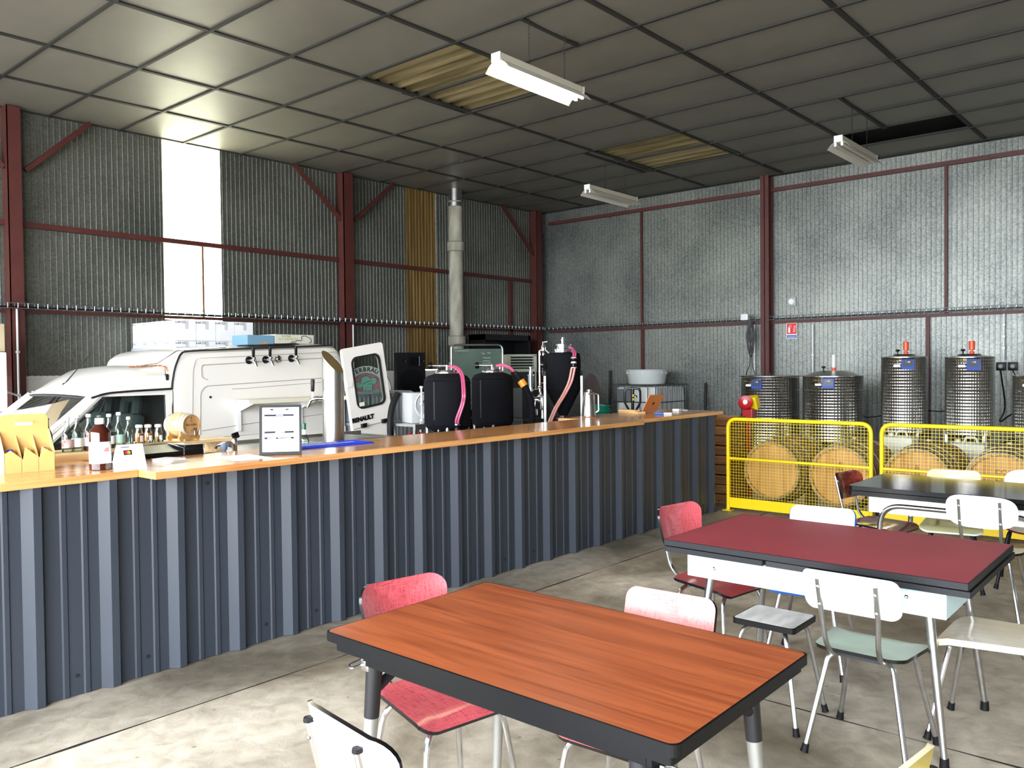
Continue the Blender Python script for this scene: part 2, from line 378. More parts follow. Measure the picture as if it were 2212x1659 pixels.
# wall_right
mb = MB(); mb.box((XW+0.03, -8, -0.1), (XW+0.12, YW+0.1, cz(XW)+1.1)); wr = mb.build('wall_right', mat('outer_cladding', (90, 92, 92), 0.7), smooth=False); struct(wr)
yc = YW; k = 0
while yc > -8:
    w_ = [1.04, 1.0, 0.93, 1.0, 1.06][k % 5]; k += 1
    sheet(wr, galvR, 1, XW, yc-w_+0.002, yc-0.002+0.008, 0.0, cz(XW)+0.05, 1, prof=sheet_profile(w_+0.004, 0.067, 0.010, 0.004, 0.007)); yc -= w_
# far walls behind the camera and the open doorway (the light of the room)
shellm = mat('dim_back_wall', (120, 122, 118), 0.8)
mb = MB(); mb.box((-4.1, -8.1, -0.1), (XW+0.1, -8.0, 4.7)); o = mb.build('wall_back', shellm, smooth=False); struct(o)
mb = MB(); mb.box((-2.3, -8, -0.1), (-2.2, -4.0, 4.6)); mb.box((-2.3, 9.3, -0.1), (-2.2, YW+0.1, 4.6)); mb.box((-2.3, -4.0, 4.3), (-2.2, 9.3, 4.6)); o = mb.build('wall_front', shellm, smooth=False); struct(o)

# ceiling: boards hung on a rail grid, some bays open
gx = [2.94+0.8087*i for i in range(-9, 13)]; gx = [-4.0] + [g for g in gx if g > -3.9 and g < XW-0.1] + [XW]
gy = [YW, 9.10, 7.96, 6.62, 5.27, 3.87, 2.46, 1.08, -0.3, -1.68, -3.06, -4.44, -5.82, -7.2, -8.0]
def near(a, b): return abs(a-b) < 0.05
open_sky = set(); black_hole = set()
mb = MB()
prev = None
for y in gy:
    mb.prism([(-4.0, cz(-4)), (XW, cz(XW)), (XW, cz(XW)+0.022), (-4.0, cz(-4)+0.022)], 1, y-0.024, y+0.024) if abs(y-YW) > 0.01 else mb.prism([(-4.0, cz(-4)), (XW, cz(XW)), (XW, cz(XW)+0.02), (-4.0, cz(-4)+0.02)], 1, y-0.03, y)
for x in gx: mb.box((x-0.014, -8, cz(x)-0.004), (x+0.014, YW, cz(x)+0.02))
for (xa, xb, ya) in ((5.37, 6.18, 4.49), (9.42, 11.0, 6.77), (9.42, 11.05, 3.27)): mb.box((xa, ya-0.02, cz(xa)-0.006), (xb, ya+0.02, cz(xa)+0.02))
cg = mb.build('ceiling', grid_m, smooth=False); struct(cg)
for i in range(len(gx)-1):
    for j in range(len(gy)-1):
        x0, x1, y1, y0 = gx[i], gx[i+1], gy[j], gy[j+1]; xm = (x0+x1)/2; ym = (y0+y1)/2
        if 5.3 < xm < 7.0 and 5.27 < ym < 6.62: continue
        if 9.4 < xm < 11.06 and 5.27 < ym < 6.62: continue
        if 11.05 < xm < 11.8 and 2.46 < ym < 3.87: continue
        sag = 0.006+0.010*random.random(); mb = MB(); n = 4; V = []
        for a in range(n+1):
            row = []
            for b in range(n+1):
                u = a/n; v = b/n; x = x0+0.010+(x1-x0-0.020)*u; y = y0+0.02+(y1-y0-0.04)*v
                row.append(mb.bm.verts.new((x, y, cz(x)+0.014-sag*16*u*(1-u)*v*(1-v))))
            V.append(row)
        for a in range(n):
            for b in range(n): mb._f([V[a][b], V[a][b+1], V[a+1][b+1], V[a+1][b]])
        o = mb.build('ceiling_tile', ceil_m, cg, smooth=True)
# opaque roof void above the ceiling, open only over the two skylights
roofm = mat('dark_void_roof', (26, 26, 25), 0.9)  # near-black colour stands for the shade in the roof void
mb = MB(); Z0 = 4.72; Z1 = 4.76
for (a, b, c, d) in ((-4.2, -8.2, XW+0.2, 5.2), (-4.2, 6.69, XW+0.2, YW+0.2), (-4.2, 5.2, 5.3, 6.69), (7.03, 5.2, 9.35, 6.69), (11.12, 5.2, XW+0.2, 6.69)): mb.box((a, b, Z0), (c, d, Z1))
o = mb.build('roof', roofm, smooth=False); struct(o)
skym = translucent('streaked_roof_sheet', (72, 64, 44), (116, 105, 78), 0.02, stretch=(6, 0.25, 1))  # tone varies in streaks running along the sheet
for n_, (xa, xb) in enumerate(((5.30, 7.03), (9.35, 11.12))):
    mb = MB(); prev = None; N_ = 90
    for k in range(N_+1):
        x = xa+(xb-xa)*k/N_; z = cz(x)+0.06+0.026*math.cos(2*PI*(x-xa)/0.177)
        c = (mb.bm.verts.new((x, 5.2, z)), mb.bm.verts.new((x, 6.69, z)))
        if prev: mb._f([prev[0], c[0], c[1], prev[1]])
        prev = c
    o = mb.build('window_%d' % (3+n_), skym, smooth=True); struct(o)
    mb = MB(); mb.box((xa, 5.19, cz(xa)+0.02), (xb, 5.21, 4.72)); mb.box((xa, 6.68, cz(xa)+0.02), (xb, 6.70, 4.72)); o = mb.build('trim_%d' % (1+n_), roofm, smooth=False); struct(o)

# steel frame: columns are H sections, rails and braces are angles
def hcol(mb, x, y, z1, w=0.26, d=0.16, axis=0):
    # flange faces across the wall line
    if axis == 0:
        mb.box((x-w/2, y-d/2-0.05, 0), (x+w/2, y-d/2-0.035, z1)); mb.box((x-w/2, y+d/2-0.015, 0), (x+w/2, y+d/2, z1)); mb.box((x-0.008, y-d/2-0.04, 0), (x+0.008, y+d/2, z1))
    else:
        mb.box((x-d/2, y-w/2, 0), (x-d/2+0.014, y+w/2, z1)); mb.box((x+d/2-0.014, y-w/2, 0), (x+d/2, y+w/2, z1)); mb.box((x-d/2, y-0.008, 0), (x+d/2, y+0.008, z1))
colspec = [('red steel column at the left end of the left wall, beside the white fridge', 3.335, 0), ('red steel column on the left wall behind the open van door', 7.88, 0), ('red steel column in the far corner of the hall', 12.46, 0), ('red steel column in the middle of the right wall, beside the fire sign', 0, 1)]
for lab, x, ax in colspec:
    t = thing('steel_column', lab, 'column', (x, YW-0.12, 0) if ax == 0 else (XW-0.10, 5.54, 0), group='red steel columns of the hall')
    mb = MB()
    if ax == 0:
        # box-like face: web plane turned to the room
        W = 0.30 if x < 12 else 0.36
        wc = 0.07 if x < 4 else 0.09; mb.box((x-wc, YW-0.18, 0), (x+wc, YW-0.168, cz(x)-0.005)); mb.box((x-wc, YW-0.032, 0), (x+wc, YW-0.02, cz(x)-0.005)); mb.box((x-0.006, YW-0.17, 0), (x+0.006, YW-0.03, cz(x)-0.005)); mb.box((x-wc, YW-0.18, 0), (x-wc+0.012, YW-0.02, cz(x)-0.005))
        bp_ = (x, YW-0.15)
    else:
        mb.box((XW-0.20, 5.47, 0), (XW-0.188, 5.61, cz(XW)-0.005)); mb.box((XW-0.032, 5.47, 0), (XW-0.02, 5.61, cz(XW)-0.005)); mb.box((XW-0.20, 5.534, 0), (XW-0.02, 5.546, cz(XW)-0.005))
        bp_ = (XW-0.11, 5.54)
    mb.build('section', red_oxide, t, world=True, smooth=False)
    mb = MB(); mb.box((bp_[0]-0.16, bp_[1]-0.14, 0.0), (bp_[0]+0.13, bp_[1]+0.13, 0.016)); mb.build('base_plate', red_oxide, t, world=True, smooth=False)
def rail(name, pts_pairs, n):
    mb = MB()
    for a, b in pts_pairs: mb.box(a, b)
    o = mb.build(name, red_oxide, smooth=False); struct(o)
yr = YW-0.014
rail('trim_3', [((-4, yr-0.05, 3.205), (XW-0.2, yr, 3.265)), ((-4, yr-0.056, 3.205), (XW-0.2, yr-0.05, 3.235)), ((-4, yr-0.05, 2.25), (XW-0.2, yr, 2.285)), ((5.585, yr-0.03, 2.28), (5.605, yr, 3.21)), ((10.42, yr-0.05, 0), (10.50, yr, 3.22)), ((11.72, yr-0.05, 0), (11.80, yr, 3.22))], 0)
xr = XW-0.014
rail('trim_4', [((xr-0.05, -8, 4.33), (xr, YW-0.2, 4.39)), ((xr-0.05, -8, 2.235), (xr, YW-0.2, 2.275)), ((xr-0.035, 7.89, 2.27), (xr, 7.93, 4.34)), ((xr-0.04, 7.87, 0), (xr, 7.93, 2.24)), ((xr-0.04, 2.94, 2.27), (xr, 2.98, 4.34)), ((xr-0.04, 3.17, 0), (xr, 3.22, 2.24))], 0)
def brace(p, q):
    mb = MB(); p = Vector(p); q = Vector(q); mb.cyl(p, q, 0.036, n=4); return mb
for k, (p, q) in enumerate([((3.47, YW-0.1, 3.83), (4.17, YW-0.1, cz(4)-0.01)), ((7.86, YW-0.1, 3.78), (6.98, YW-0.1, cz(7)-0.01)), ((8.06, YW-0.1, 3.86), (8.85, YW-0.1, cz(9)-0.01)), ((12.4, YW-0.1, 3.72), (11.5, YW-0.1, cz(11.5)-0.01)), ((3.25, YW-0.1, 3.83), (2.5, YW-0.1, cz(2.5)-0.01))]):
    o = brace(p, q).build('trim_%d' % (5+k), red_oxide, smooth=False); struct(o)

# wire cable tray along both walls
def tray(name, lab, a, b, axis):
    t = thing(name, lab, 'cable tray', a)
    A = Vector(a); B = Vector(b); d = (B-A); L = d.length; d.normalize(); inw = Vector((0, -1, 0)) if axis == 0 else Vector((-1, 0, 0)); up = Vector((0, 0, 1))
    mb = MB()
    for (o_, z) in ((0, 0.055), (0, 0.0), (0.05, 0.0), (0.10, 0.0), (0.10, 0.055)): mb.tube([A+inw*o_+up*z, B+inw*o_+up*z], 0.0035, 4)
    mb.build('rail_wire', tray_wire, t, world=True, smooth=False)
    mb = MB(); s = 0.0
    while s < L:
        p = A+d*s; mb.tube([p+up*0.055, p, p+inw*0.10, p+inw*0.10+up*0.055], 0.0035, 4); s += 0.1
    tag(mb.build('cross_wire', cross_m, t, world=True, smooth=False), kind='stuff')
    mb = MB()
    for k in range(4): mb.tube([A+inw*(0.02+0.02*k)+up*0.012, B+inw*(0.02+0.02*k)+up*0.012], 0.010, 5)
    mb.build('cable', black_pl, t, world=True, smooth=False)
tray('cable_tray', 'wire cable tray with black cables running along the left wall above the van', (1.0, YW-0.20, 2.285), (12.45, YW-0.20, 2.285), 0)
tray('cable_tray', 'wire cable tray with black cables running along the right wall above the steel tanks', (XW-0.09, 10.0, 2.29), (XW-0.09, -2.0, 2.29), 1)

# ------------------------------------------------------------------ bar counter
def PY(x): return 4.27-0.0125*(x-1.5)
ct = thing('bar_counter', 'long bar counter clad in dark blue-grey ribbed steel sheets under wooden worktops', 'bar counter', (1.0, 4.3, 0))
PP = 0.350; x_first = 1.511-PP*9
def counter_profile(k0, k1):
    P = []
    for k in range(k0, k1):
        e = x_first + PP*(k+1)      # right foot of the tall rib
        s = e-PP
        # valley, small rib, valley, small rib, valley, tall rib
        P += [(s, 0), (s+0.070, 0), (s+0.077, -0.006), (s+0.097, -0.006), (s+0.104, 0), (s+0.168, 0), (s+0.175, -0.006), (s+0.195, -0.006), (s+0.202, 0), (e-0.098, 0), (e-0.056, -0.038), (e-0.020, -0.038), (e, 0)]
    return P
k = 0
while k < 28:
    k1 = min(k+3, 28); mb = MB(); prev = None
    for (x, d) in counter_profile(k, k1):
        y = PY(x)+d; c = (mb.bm.verts.new((x, y, 0.004)), mb.bm.verts.new((x, y, 1.052)))
        if prev: mb._f([prev[0], c[0], c[1], prev[1]])
        prev = c
    o = mb.build('steel_sheet', anth, ct, world=True, smooth=False); md = o.modifiers.new('thickness', 'SOLIDIFY'); md.thickness = 0.0015; md.offset = 1
    for (kk, z) in ((k, 0.10), (k+1, 0.10), (k+2, 0.97)):
        xx = x_first+PP*kk+0.135; mb = MB(); mb.lathe([(0.011, 0), (0.011, 0.002), (0.006, 0.003), (0.006, 0.007)], (xx, PY(xx)-0.001, z), (0, -1, 0), 10); mb.build('screw', dark_steel, ct, world=True)
    k = k1
xe = x_first+PP*28
mb = MB(); mb.prism([(PY(-1.6)+0.02, 0), (4.75, 0), (4.75, 1.048), (PY(-1.6)+0.02, 1.048)], 0, -1.6, xe-0.01); mb.build('core', mat('plain_board_carcass', (60, 58, 54), 0.8), ct, world=True, smooth=False)
mb = MB(); mb.box((xe-0.012, PY(xe)-0.012, 0.0), (xe+0.012, 4.8, 1.05)); mb.build('end_trim', anth, ct, world=True, smooth=False)
beech = wood('oiled_beech_worktop', (176, 112, 60), (226, 164, 100), 0, 0.8, 0.22, 0.35)
for lab, (x0, x1, y0, y1) in {'left length of wooden bar worktop under the kraft bottle carrier': (-1.6, 1.948, 4.222, 4.93), 'long middle length of wooden bar worktop, standing proud at both ends': (1.95, 6.54, 4.04, 4.68), 'right length of wooden bar worktop under the laptop': (6.542, 8.34, 4.15, 4.93)}.items():
    mb = MB(); mb.box((x0, y0, 1.05), (x1, y1, 1.087), 0.002)
    if x0 == 6.542: mb.box((6.4, 4.682, 1.05), (6.541, 4.93, 1.087), 0.001)
    o = mb.build('worktop', beech, loc=(x0, y0, 1.05), smooth=False); tag(o, lab, 'worktop', 'wooden worktops of the bar')
# ------------------------------------------------------------------ tables
def ring_frame(mb, x0, y0, x1, y1, z0, z1, t, r=0.012):
    mb.box((x0, y0, z0), (x1, y0+t, z1), 0.002); mb.box((x0, y1-t, z0), (x1, y1, z1), 0.002); mb.box((x0, y0+t, z0), (x0+t, y1-t, z1), 0.002); mb.box((x1-t, y0+t, z0), (x1, y1-t, z1), 0.002)
def top_slab(name, t, x0, y0, x1, y1, z, th, mt, me, r=0.02, parent_world=True):
    o = rrect(x1-x0, y1-y0, r, 5, (x0+x1)/2, (y0+y1)/2); mb = MB()
    A = [mb.bm.verts.new((p[0], p[1], z)) for p in o]; i_ = [((p[0]-(x0+x1)/2)*(1-0.006/(x1-x0)*2)+(x0+x1)/2, (p[1]-(y0+y1)/2)*(1-0.006/(y1-y0)*2)+(y0+y1)/2) for p in o]
    mb.mi = 0; n = len(o)
    I = [mb.bm.verts.new((p[0], p[1], z+0.0008)) for p in i_]; mb._f(I)
    mb.mi = 1
    B = [mb.bm.verts.new((p[0], p[1], z-th)) for p in o]
    for k in range(n): mb._f([I[k], I[(k+1) % n], A[(k+1) % n], A[k]]); mb._f([A[k], A[(k+1) % n], B[(k+1) % n], B[k]])
    mb._f(B[::-1]); return mb.build(name, [mt, me], t, world=True, smooth=False)
def leaf_slab(name, t, x0, y0, x1, y1, z, th, m, r=0.012):
    mb = MB(); mb.prism(rrect(x1-x0, y1-y0, r, 4, (x0+x1)/2, (y0+y1)/2), 2, z-th, z); return mb.build(name, m, t, world=True, smooth=False)

edge_grey = mat('charcoal_table_edge', (30, 31, 34), 0.42, spec=0.25)
teak = wood('teak_print_laminate', (130, 60, 30), (174, 92, 52), 1, 1.1, 0.30, 0.1)
blk_edge = mat('black_table_edge', (14, 15, 17), 0.4, spec=0.18)
# teak print runs along x (short side) in the photograph
# orange table
t = thing('dining_table', 'orange-brown wood-grain table with black edges, nearest the camera', 'table', (1.97, 1.54, 0))
X0, Y0, X1, Y1 = 1.588, 0.905, 2.358, 2.176
top_slab('tabletop', t, X0, Y0, X1, Y1, 0.76, 0.028, teak, blk_edge, 0.025)
leaf_slab('extension_leaf', t, X0+0.010, Y0+0.018, X1-0.010, Y1-0.045, 0.729, 0.022, blk_edge)
mb = MB(); ring_frame(mb, X0+0.045, Y0+0.09, X1-0.045, Y1-0.15, 0.668, 0.706, 0.016); mb.build('apron', blk_edge, t, world=True, smooth=False)
cast = mat('black_enamel_bracket', (24, 25, 28), 0.35)
for (sx_, sy_) in ((-1, 1), (1, 1), (-1, -1), (1, -1)):
    cx_ = (X0+X1)/2+sx_*0.300; cy_ = (Y0+Y1)/2+sy_*(0.485)
    f = Vector((cx_+sx_*0.025, cy_+sy_*0.055, 0)); tp = Vector((cx_, cy_, 0.67)); md_ = tp.lerp(f, 0.24)
    mb = MB(); mb.cyl(md_, f+Vector((0, 0, 0.03)), 0.023, 0.0155, 16); l = mb.build('leg', grey_steel, t, world=True)
    mb = MB(); mb.cyl(f+Vector((0, 0, 0.035)), f, 0.0185, 0.020, 14); mb.build('foot_cap', rubber, l, world=True)
    mb = MB(); mb.cyl(tp+Vector((0, 0, 0.03)), tp.lerp(f, 0.26), 0.027, 0.0245, 16); mb.cyl(tp.lerp(f, 0.14), (cx_-sx_*0.16, cy_, 0.66), 0.017, 0.015, 10); mb.build('leg_socket', cast, t, world=True)
for sy_, yy in ((1, Y1-0.15), (-1, Y0+0.09)):
    mb = MB(); xh = X0+0.085; a = Vector((xh, yy+sy_*0.004, 0.668))
    mb.tube(fillet([a, a+Vector((-0.005, sy_*0.055, 0.0)), a+Vector((-0.055, sy_*0.062, -0.008)), a+Vector((-0.060, sy_*0.040, -0.012)), a+Vector((-0.03, sy_*0.030, -0.006))], 0.010), 0.0038, 7); mb.box(a+Vector((-0.035, -0.012, -0.02)), a+Vector((0.03, 0.025*sy_, 0.012)), 0.003)
    mb.build('leaf_catch', chrome_worn, t, world=True)

# red table
maroon = mat('maroon_laminate', (152, 56, 66), 0.42, var=0.10, vscale=2.5)
blue_metal = mat('pale_blue_enamel', (196, 220, 220), 0.4, var=0.05, vscale=10)
t = thing('dining_table', 'maroon-topped table with pale blue metal apron and chrome legs', 'table', (3.90, 1.38, 0))
X0, Y0, X1, Y1 = 3.465, 0.725, 4.34, 2.040
top_slab('tabletop', t, X0, Y0, X1, Y1, 0.76, 0.026, maroon, edge_grey, 0.008)
leaf_slab('extension_leaf', t, X0+0.004, (Y0+Y1)/2+0.16, X1-0.004, Y1-0.004, 0.728, 0.024, edge_grey, 0.006)
leaf_slab('extension_leaf', t, X0+0.004, Y0-0.006, X1-0.004, (Y0+Y1)/2-0.18, 0.728, 0.024, edge_grey, 0.006)
leaf_slab('fixed_centre_leaf', t, X0+0.010, (Y0+Y1)/2-0.165, X1-0.010, (Y0+Y1)/2+0.15, 0.728, 0.024, cast, 0.004)
mb = MB(); ring_frame(mb, X0+0.055, Y0+0.09, X1-0.08, Y1-0.10, 0.592, 0.700, 0.012); mb.build('apron', blue_metal, t, world=True, smooth=False)
for (yy, zz) in ((0.96, 0.66), (1.80, 0.645)):
    mb = MB(); mb.lathe([(0.008, 0), (0.008, 0.003), (0.004, 0.006)], (X0+0.055, yy, zz), (-1, 0, 0), 10); mb.build('rivet', chrome, t, world=True)
for (sx_, sy_) in ((-1, 1), (1, 1), (-1, -1), (1, -1)):
    tx = X0+0.125 if sx_ < 0 else X1-0.14; ty = Y1-0.19 if sy_ > 0 else Y0+0.17
    f = Vector((tx+sx_*0.055, ty+sy_*0.07, 0)); tp = Vector((tx, ty, 0.61))
    mb = MB(); mb.cyl(tp, f+Vector((0, 0, 0.03)), 0.0195, 0.013, 16); l = mb.build('leg', chrome_worn, t, world=True)
    mb = MB(); mb.cyl(f+Vector((0, 0, 0.04)), f, 0.0165, 0.0185, 14); mb.build('foot_cap', rubber, l, world=True)

# black table
blk_marble = mat('black_streaked_laminate', (24, 25, 27), 0.10, rgb2=(60, 58, 54), vscale=7, stretch=(9, 0.8, 1), spec=0.4)
t = thing('dining_table', 'glossy black-topped table with white apron and bent chrome tube legs', 'table', (6.16, 1.28, 0))
X0, Y0, X1, Y1 = 5.765, 0.62, 6.565, 1.950
top_slab('tabletop', t, X0, Y0, X1, Y1, 0.76, 0.028, blk_marble, black_gloss, 0.03)
leaf_slab('extension_leaf', t, X0+0.004, (Y0+Y1)/2+0.02, X1-0.004, Y1-0.004, 0.727, 0.030, black_gloss, 0.02)
leaf_slab('extension_leaf', t, X0+0.004, Y0+0.004, X1-0.004, (Y0+Y1)/2-0.02, 0.727, 0.030, black_gloss, 0.02)
mb = MB(); ring_frame(mb, X0+0.06, Y0+0.10, X1-0.06, Y1-0.12, 0.585, 0.695, 0.012); mb.build('apron', white_paint, t, world=True, smooth=False)
for xx in (X0+0.035, X1-0.035):
    s_ = -1 if xx < 6 else 1
    mb = MB(); mb.tube(fillet([(xx+0.0, Y1-0.17, 0.035), (xx, Y1-0.21, 0.645), (xx, Y0+0.21, 0.645), (xx, Y0+0.17, 0.035)], 0.13, 8), 0.0175, 12); l = mb.build('leg', chrome, t, world=True)
    mb = MB()
    for yy in (Y1-0.17, Y0+0.17): mb.cyl((xx, yy, 0.04), (xx, yy, 0), 0.021, 0.022, 12)
    mb.build('foot_cap', rubber, l, world=True)

# ------------------------------------------------------------------ chairs (local +X is the way the sitter faces)
def linen(name, c1, c2, rough=0.22):
    m = bpy.data.materials.new(name); MATS[name] = m; m.use_nodes = True; nt = m.node_tree; b = nt.nodes['Principled BSDF']; b.inputs['Roughness'].default_value = rough
    t = nt.nodes.new('ShaderNodeTexCoord'); fs = []
    for s in ((420, 22, 420), (22, 420, 22)):
        mp = nt.nodes.new('ShaderNodeMapping'); mp.inputs['Scale'].default_value = s; nt.links.new(t.outputs['Object'], mp.inputs[0]); n = nt.nodes.new('ShaderNodeTexNoise'); n.inputs['Scale'].default_value = 1.0; n.inputs['Detail'].default_value = 3; nt.links.new(mp.outputs[0], n.inputs['Vector']); fs.append(n.outputs['Fac'])
    mu = nt.nodes.new('ShaderNodeMath'); mu.operation = 'ADD'; nt.links.new(fs[0], mu.inputs[0]); nt.links.new(fs[1], mu.inputs[1])
    mh = nt.nodes.new('ShaderNodeMath'); mh.operation = 'MULTIPLY'; mh.inputs[1].default_value = 0.5; nt.links.new(mu.outputs[0], mh.inputs[0])
    r = nt.nodes.new('ShaderNodeValToRGB'); e = r.color_ramp.elements; e[0].position = 0.36; e[0].color = lin(tuple(int(q*0.82) for q in c1)); e[1].position = 0.52; e[1].color = lin(c2); nt.links.new(mh.outputs[0], r.inputs[0]); nt.links.new(r.outputs[0], b.inputs['Base Color']); return m
red_lam = linen('red_linen_laminate', (176, 62, 70), (202, 92, 98)); red_lam2 = linen('deep_red_laminate', (164, 52, 58), (186, 74, 76)); pink_lam = linen('salmon_linen_laminate', (188, 84, 84), (214, 116, 112), 0.3)
mint = mat('mint_green_laminate', (196, 214, 198), 0.35, var=0.04, vscale=12); cream = mat('cream_laminate', (214, 200, 170), 0.25, var=0.06, vscale=6, stretch=(1, 6, 1)); blue_l = mat('blue_laminate', (38, 96, 180), 0.3)
olive = mat('olive_yellow_laminate', (178, 160, 84), 0.35); cream_edge = mat('cream_edge_band', (236, 226, 190), 0.35); brown_lam = wood('brown_streaked_laminate', (84, 26, 22), (140, 62, 48), 1, 2.0, 0.12, 0.5); paley = mat('pale_yellow_laminate', (226, 220, 160), 0.2)
crimson_edge = mat('crimson_edge_band', (112, 14, 52), 0.3)
def make_chair(label, loc, rz, seat=(None, None), back=(None, None, None), shape='rect', bw=0.345, bh=0.185, sh=0.445, arch=0.05, seat_edge=None, frame_m=None, leg_style='splay', open_top=True, curve=0.05, backz=0.605, group='formica kitchen chairs', seat_th=0.014, sw=0.37, rear_bolts=True, lean=0.05):
    fm_ = frame_m or chrome
    t = thing('dining_chair', label, 'chair', loc, rz, group)
    # seat
    if shape == 'oval': o = [(0.185*math.copysign(abs(math.cos(a))**0.75, math.cos(a)), (sw/2+0.005)*math.copysign(abs(math.sin(a))**0.75, math.sin(a))) for a in [2*PI*k/32 for k in range(32)]]
    else:
        o = rrect(0.375, sw, 0.055, 5); o = [(x, y*(1.0 + 0.10*(x/0.19) if x > 0 else 1.0+0.06*(x/0.19))) for x, y in o]
    def sf(u, v):
        z = sh - 0.010*(1-min(1, (v/0.19)**2)) + 0.012*max(0, (-u-0.05)/0.14)**2 - (0.030*max(0, (u-0.08)/0.11)**2)
        n = Vector((0.45*max(0, (u-0.08)/0.11), -v*0.5, 1)).normalized(); return (Vector((u, v, z)), n)
    mb = MB(); mb.slab(o, sf, seat_th, 5); mb.build('seat', [seat[0], seat[1] or black_gloss, black_soft], t, angle=0.9)
    # backrest: curved across its width, leaning back
    if shape == 'oval': o = [(bw/2*math.copysign(abs(math.cos(a))**0.55, math.cos(a)), bh/2*math.copysign(abs(math.sin(a))**0.7, math.sin(a))) for a in [2*PI*k/36 for k in range(36)]]
    elif shape == 'flare': o = [(x*(1+0.08*(y/0.1)), y) for x, y in rrect(bw, bh, 0.06, 6)]
    else: o = rrect(bw, bh, 0.038, 5)
    zc = backz+bh/2
    def bf(u, v):
        x = -0.262 - lean*(v+bh/2)/bh*0.9 + curve*(u/(bw/2))**2
        n = Vector((1, -2*curve*u/(bw/2)**2, lean*0.9/bh)).normalized(); return (Vector((x, u, zc+v)), n)
    mb = MB(); mb.slab(o, bf, 0.012, 5, 0, 1, 2); mb.build('backrest', [back[0], back[1] or black_gloss, back[2] or back[0]], t, angle=0.9)
    # uprights
    for s in (-1, 1):
        yb = 0.108*s; p0, _ = bf(yb, -bh/2); p1, _ = bf(yb, bh/2-0.03)
        dx = 0.012+0.0105
        pts = fillet([(0.06, 0.085*s, sh-0.030), (-0.150, 0.095*s, sh-0.034), (-0.235, 0.100*s, sh+0.03), (p0.x-dx+0.004, yb, p0.z-0.01), (p1.x-dx, yb, p1.z)], [0.05, 0.05, 0.03], 6)
        mb = MB(); mb.tube(pts, 0.0105, 10); u_ = mb.build('upright', fm_, t)
        if rear_bolts:
            mb = MB()
            for q in (0.2, 0.75):
                p = p0.lerp(p1, q); mb.lathe([(0.007, 0), (0.006, 0.003), (0.002, 0.005)], (p.x-dx-0.0100, yb, p.z), (-1, 0, 0), 8)
            mb.build('bolt', chrome_worn, u_)
        if not open_top:
            mb = MB(); mb.cyl((p1.x-dx, yb, p1.z-0.004), (p1.x-dx, yb, p1.z+0.006), 0.0125, 0.0115, 10); mb.build('end_cap', rubber, u_)
    # legs
    for (sx_, sy_) in ((-1, 1), (1, 1), (-1, -1), (1, -1)):
        if leg_style == 'splay': pts = fillet([(0.06*sx_, 0.05*sy_, sh-0.034), (0.135*sx_, 0.125*sy_, sh-0.040), (0.205*sx_, 0.195*sy_, 0.03)], 0.03, 6)
        elif leg_style == 'arch': pts = fillet([(0.11*sx_, 0.0, sh-0.045), (0.135*sx_, 0.155*sy_, sh-0.040), (0.185*sx_, 0.205*sy_, 0.03)], 0.13, 9)
        else: pts = fillet([(0.0, 0.12*sy_, sh-0.030), (0.17*sx_, 0.150*sy_, sh-0.036), (0.195*sx_, 0.18*sy_, 0.03)], 0.05, 6)
        mb = MB(); mb.tube(pts, 0.0112, 10); l = mb.build('leg', fm_, t)
        f = Vector(pts[-1]); d = (f-Vector(pts[-2])).normalized()
        mb = MB(); mb.lathe([(0.0135, 0), (0.0145, 0.024), (0.017, 0.034)], f-d*0.008, d, 12); mb.build('foot_cap', rubber, l)
    mb = MB(); mb.box((-0.14, -0.085, sh-0.038), (-0.115, 0.085, sh-0.024)); mb.box((0.09, -0.085, sh-0.045), (0.115, 0.085, sh-0.027)); mb.build('under_frame', dark_steel, t, smooth=False)
    return t
D = PI/180
W3 = (white_lam, black_gloss, white_lam)
make_chair('mint-seated chair with white-backed backrest seen from behind, in front of the maroon table', (3.53, 1.10, 0), 0, (mint, black_gloss), W3, 'rect', bh=0.165, backz=0.620, frame_m=chrome_worn, bw=0.36)
make_chair('red chair between the bar and the orange-brown table, backrest facing the camera', (2.03, 2.09, 0), -100*D, (red_lam, black_gloss), (red_lam, black_gloss, red_lam), 'flare', leg_style='arch', bh=0.20, backz=0.60, bw=0.36, curve=0.055)
make_chair('salmon-pink chair with square-cut backrest on the far side of the orange-brown table', (2.27, 1.46, 0), 180*D+0.06, (pink_lam, black_gloss), (pink_lam, black_gloss, pink_lam), 'rect', leg_style='arch', bh=0.165, backz=0.630, curve=0.02)
make_chair('white chair seen from behind at the bottom left, black edge band and chrome uprights', (1.435, 1.49, 0), -7*D, (white_lam, black_gloss), W3, 'flare', open_top=False, leg_style='arch', bh=0.20, backz=0.60, bw=0.36)
make_chair('olive-yellow chair with cream edge cut off by the bottom right of the photo', (1.765, 0.765, 0), 83*D, (olive, cream_edge), (olive, cream_edge, olive), 'rect', bh=0.18, backz=0.615, bw=0.36, curve=0.04)
make_chair('red chair at the left end of the maroon table, near the bar', (4.07, 2.06, 0), -98*D, (red_lam2, black_gloss), (red_lam, black_gloss, red_lam2), 'flare', leg_style='arch', bh=0.215, backz=0.60, bw=0.36)
make_chair('blue-edged chair with white backrest on the far side of the maroon table', (4.35, 1.66, 0), 188*D, (blue_l, blue_l), (white_lam, blue_l, blue_l), 'rect', leg_style='splay', bh=0.175, backz=0.62, bw=0.345)
make_chair('chair with thick cream seat at the right edge, beside the maroon table leg', (3.96, 0.735, 0), 90*D, (cream, cream_edge), (cream, cream_edge, cream), 'rect', seat_th=0.026, sh=0.455)
make_chair('white chair with rounded backrest seen from behind, in front of the black table', (5.81, 1.10, 0), 0, (cream_edge, black_gloss), W3, 'oval', bw=0.375, bh=0.20, backz=0.605, leg_style='splay')
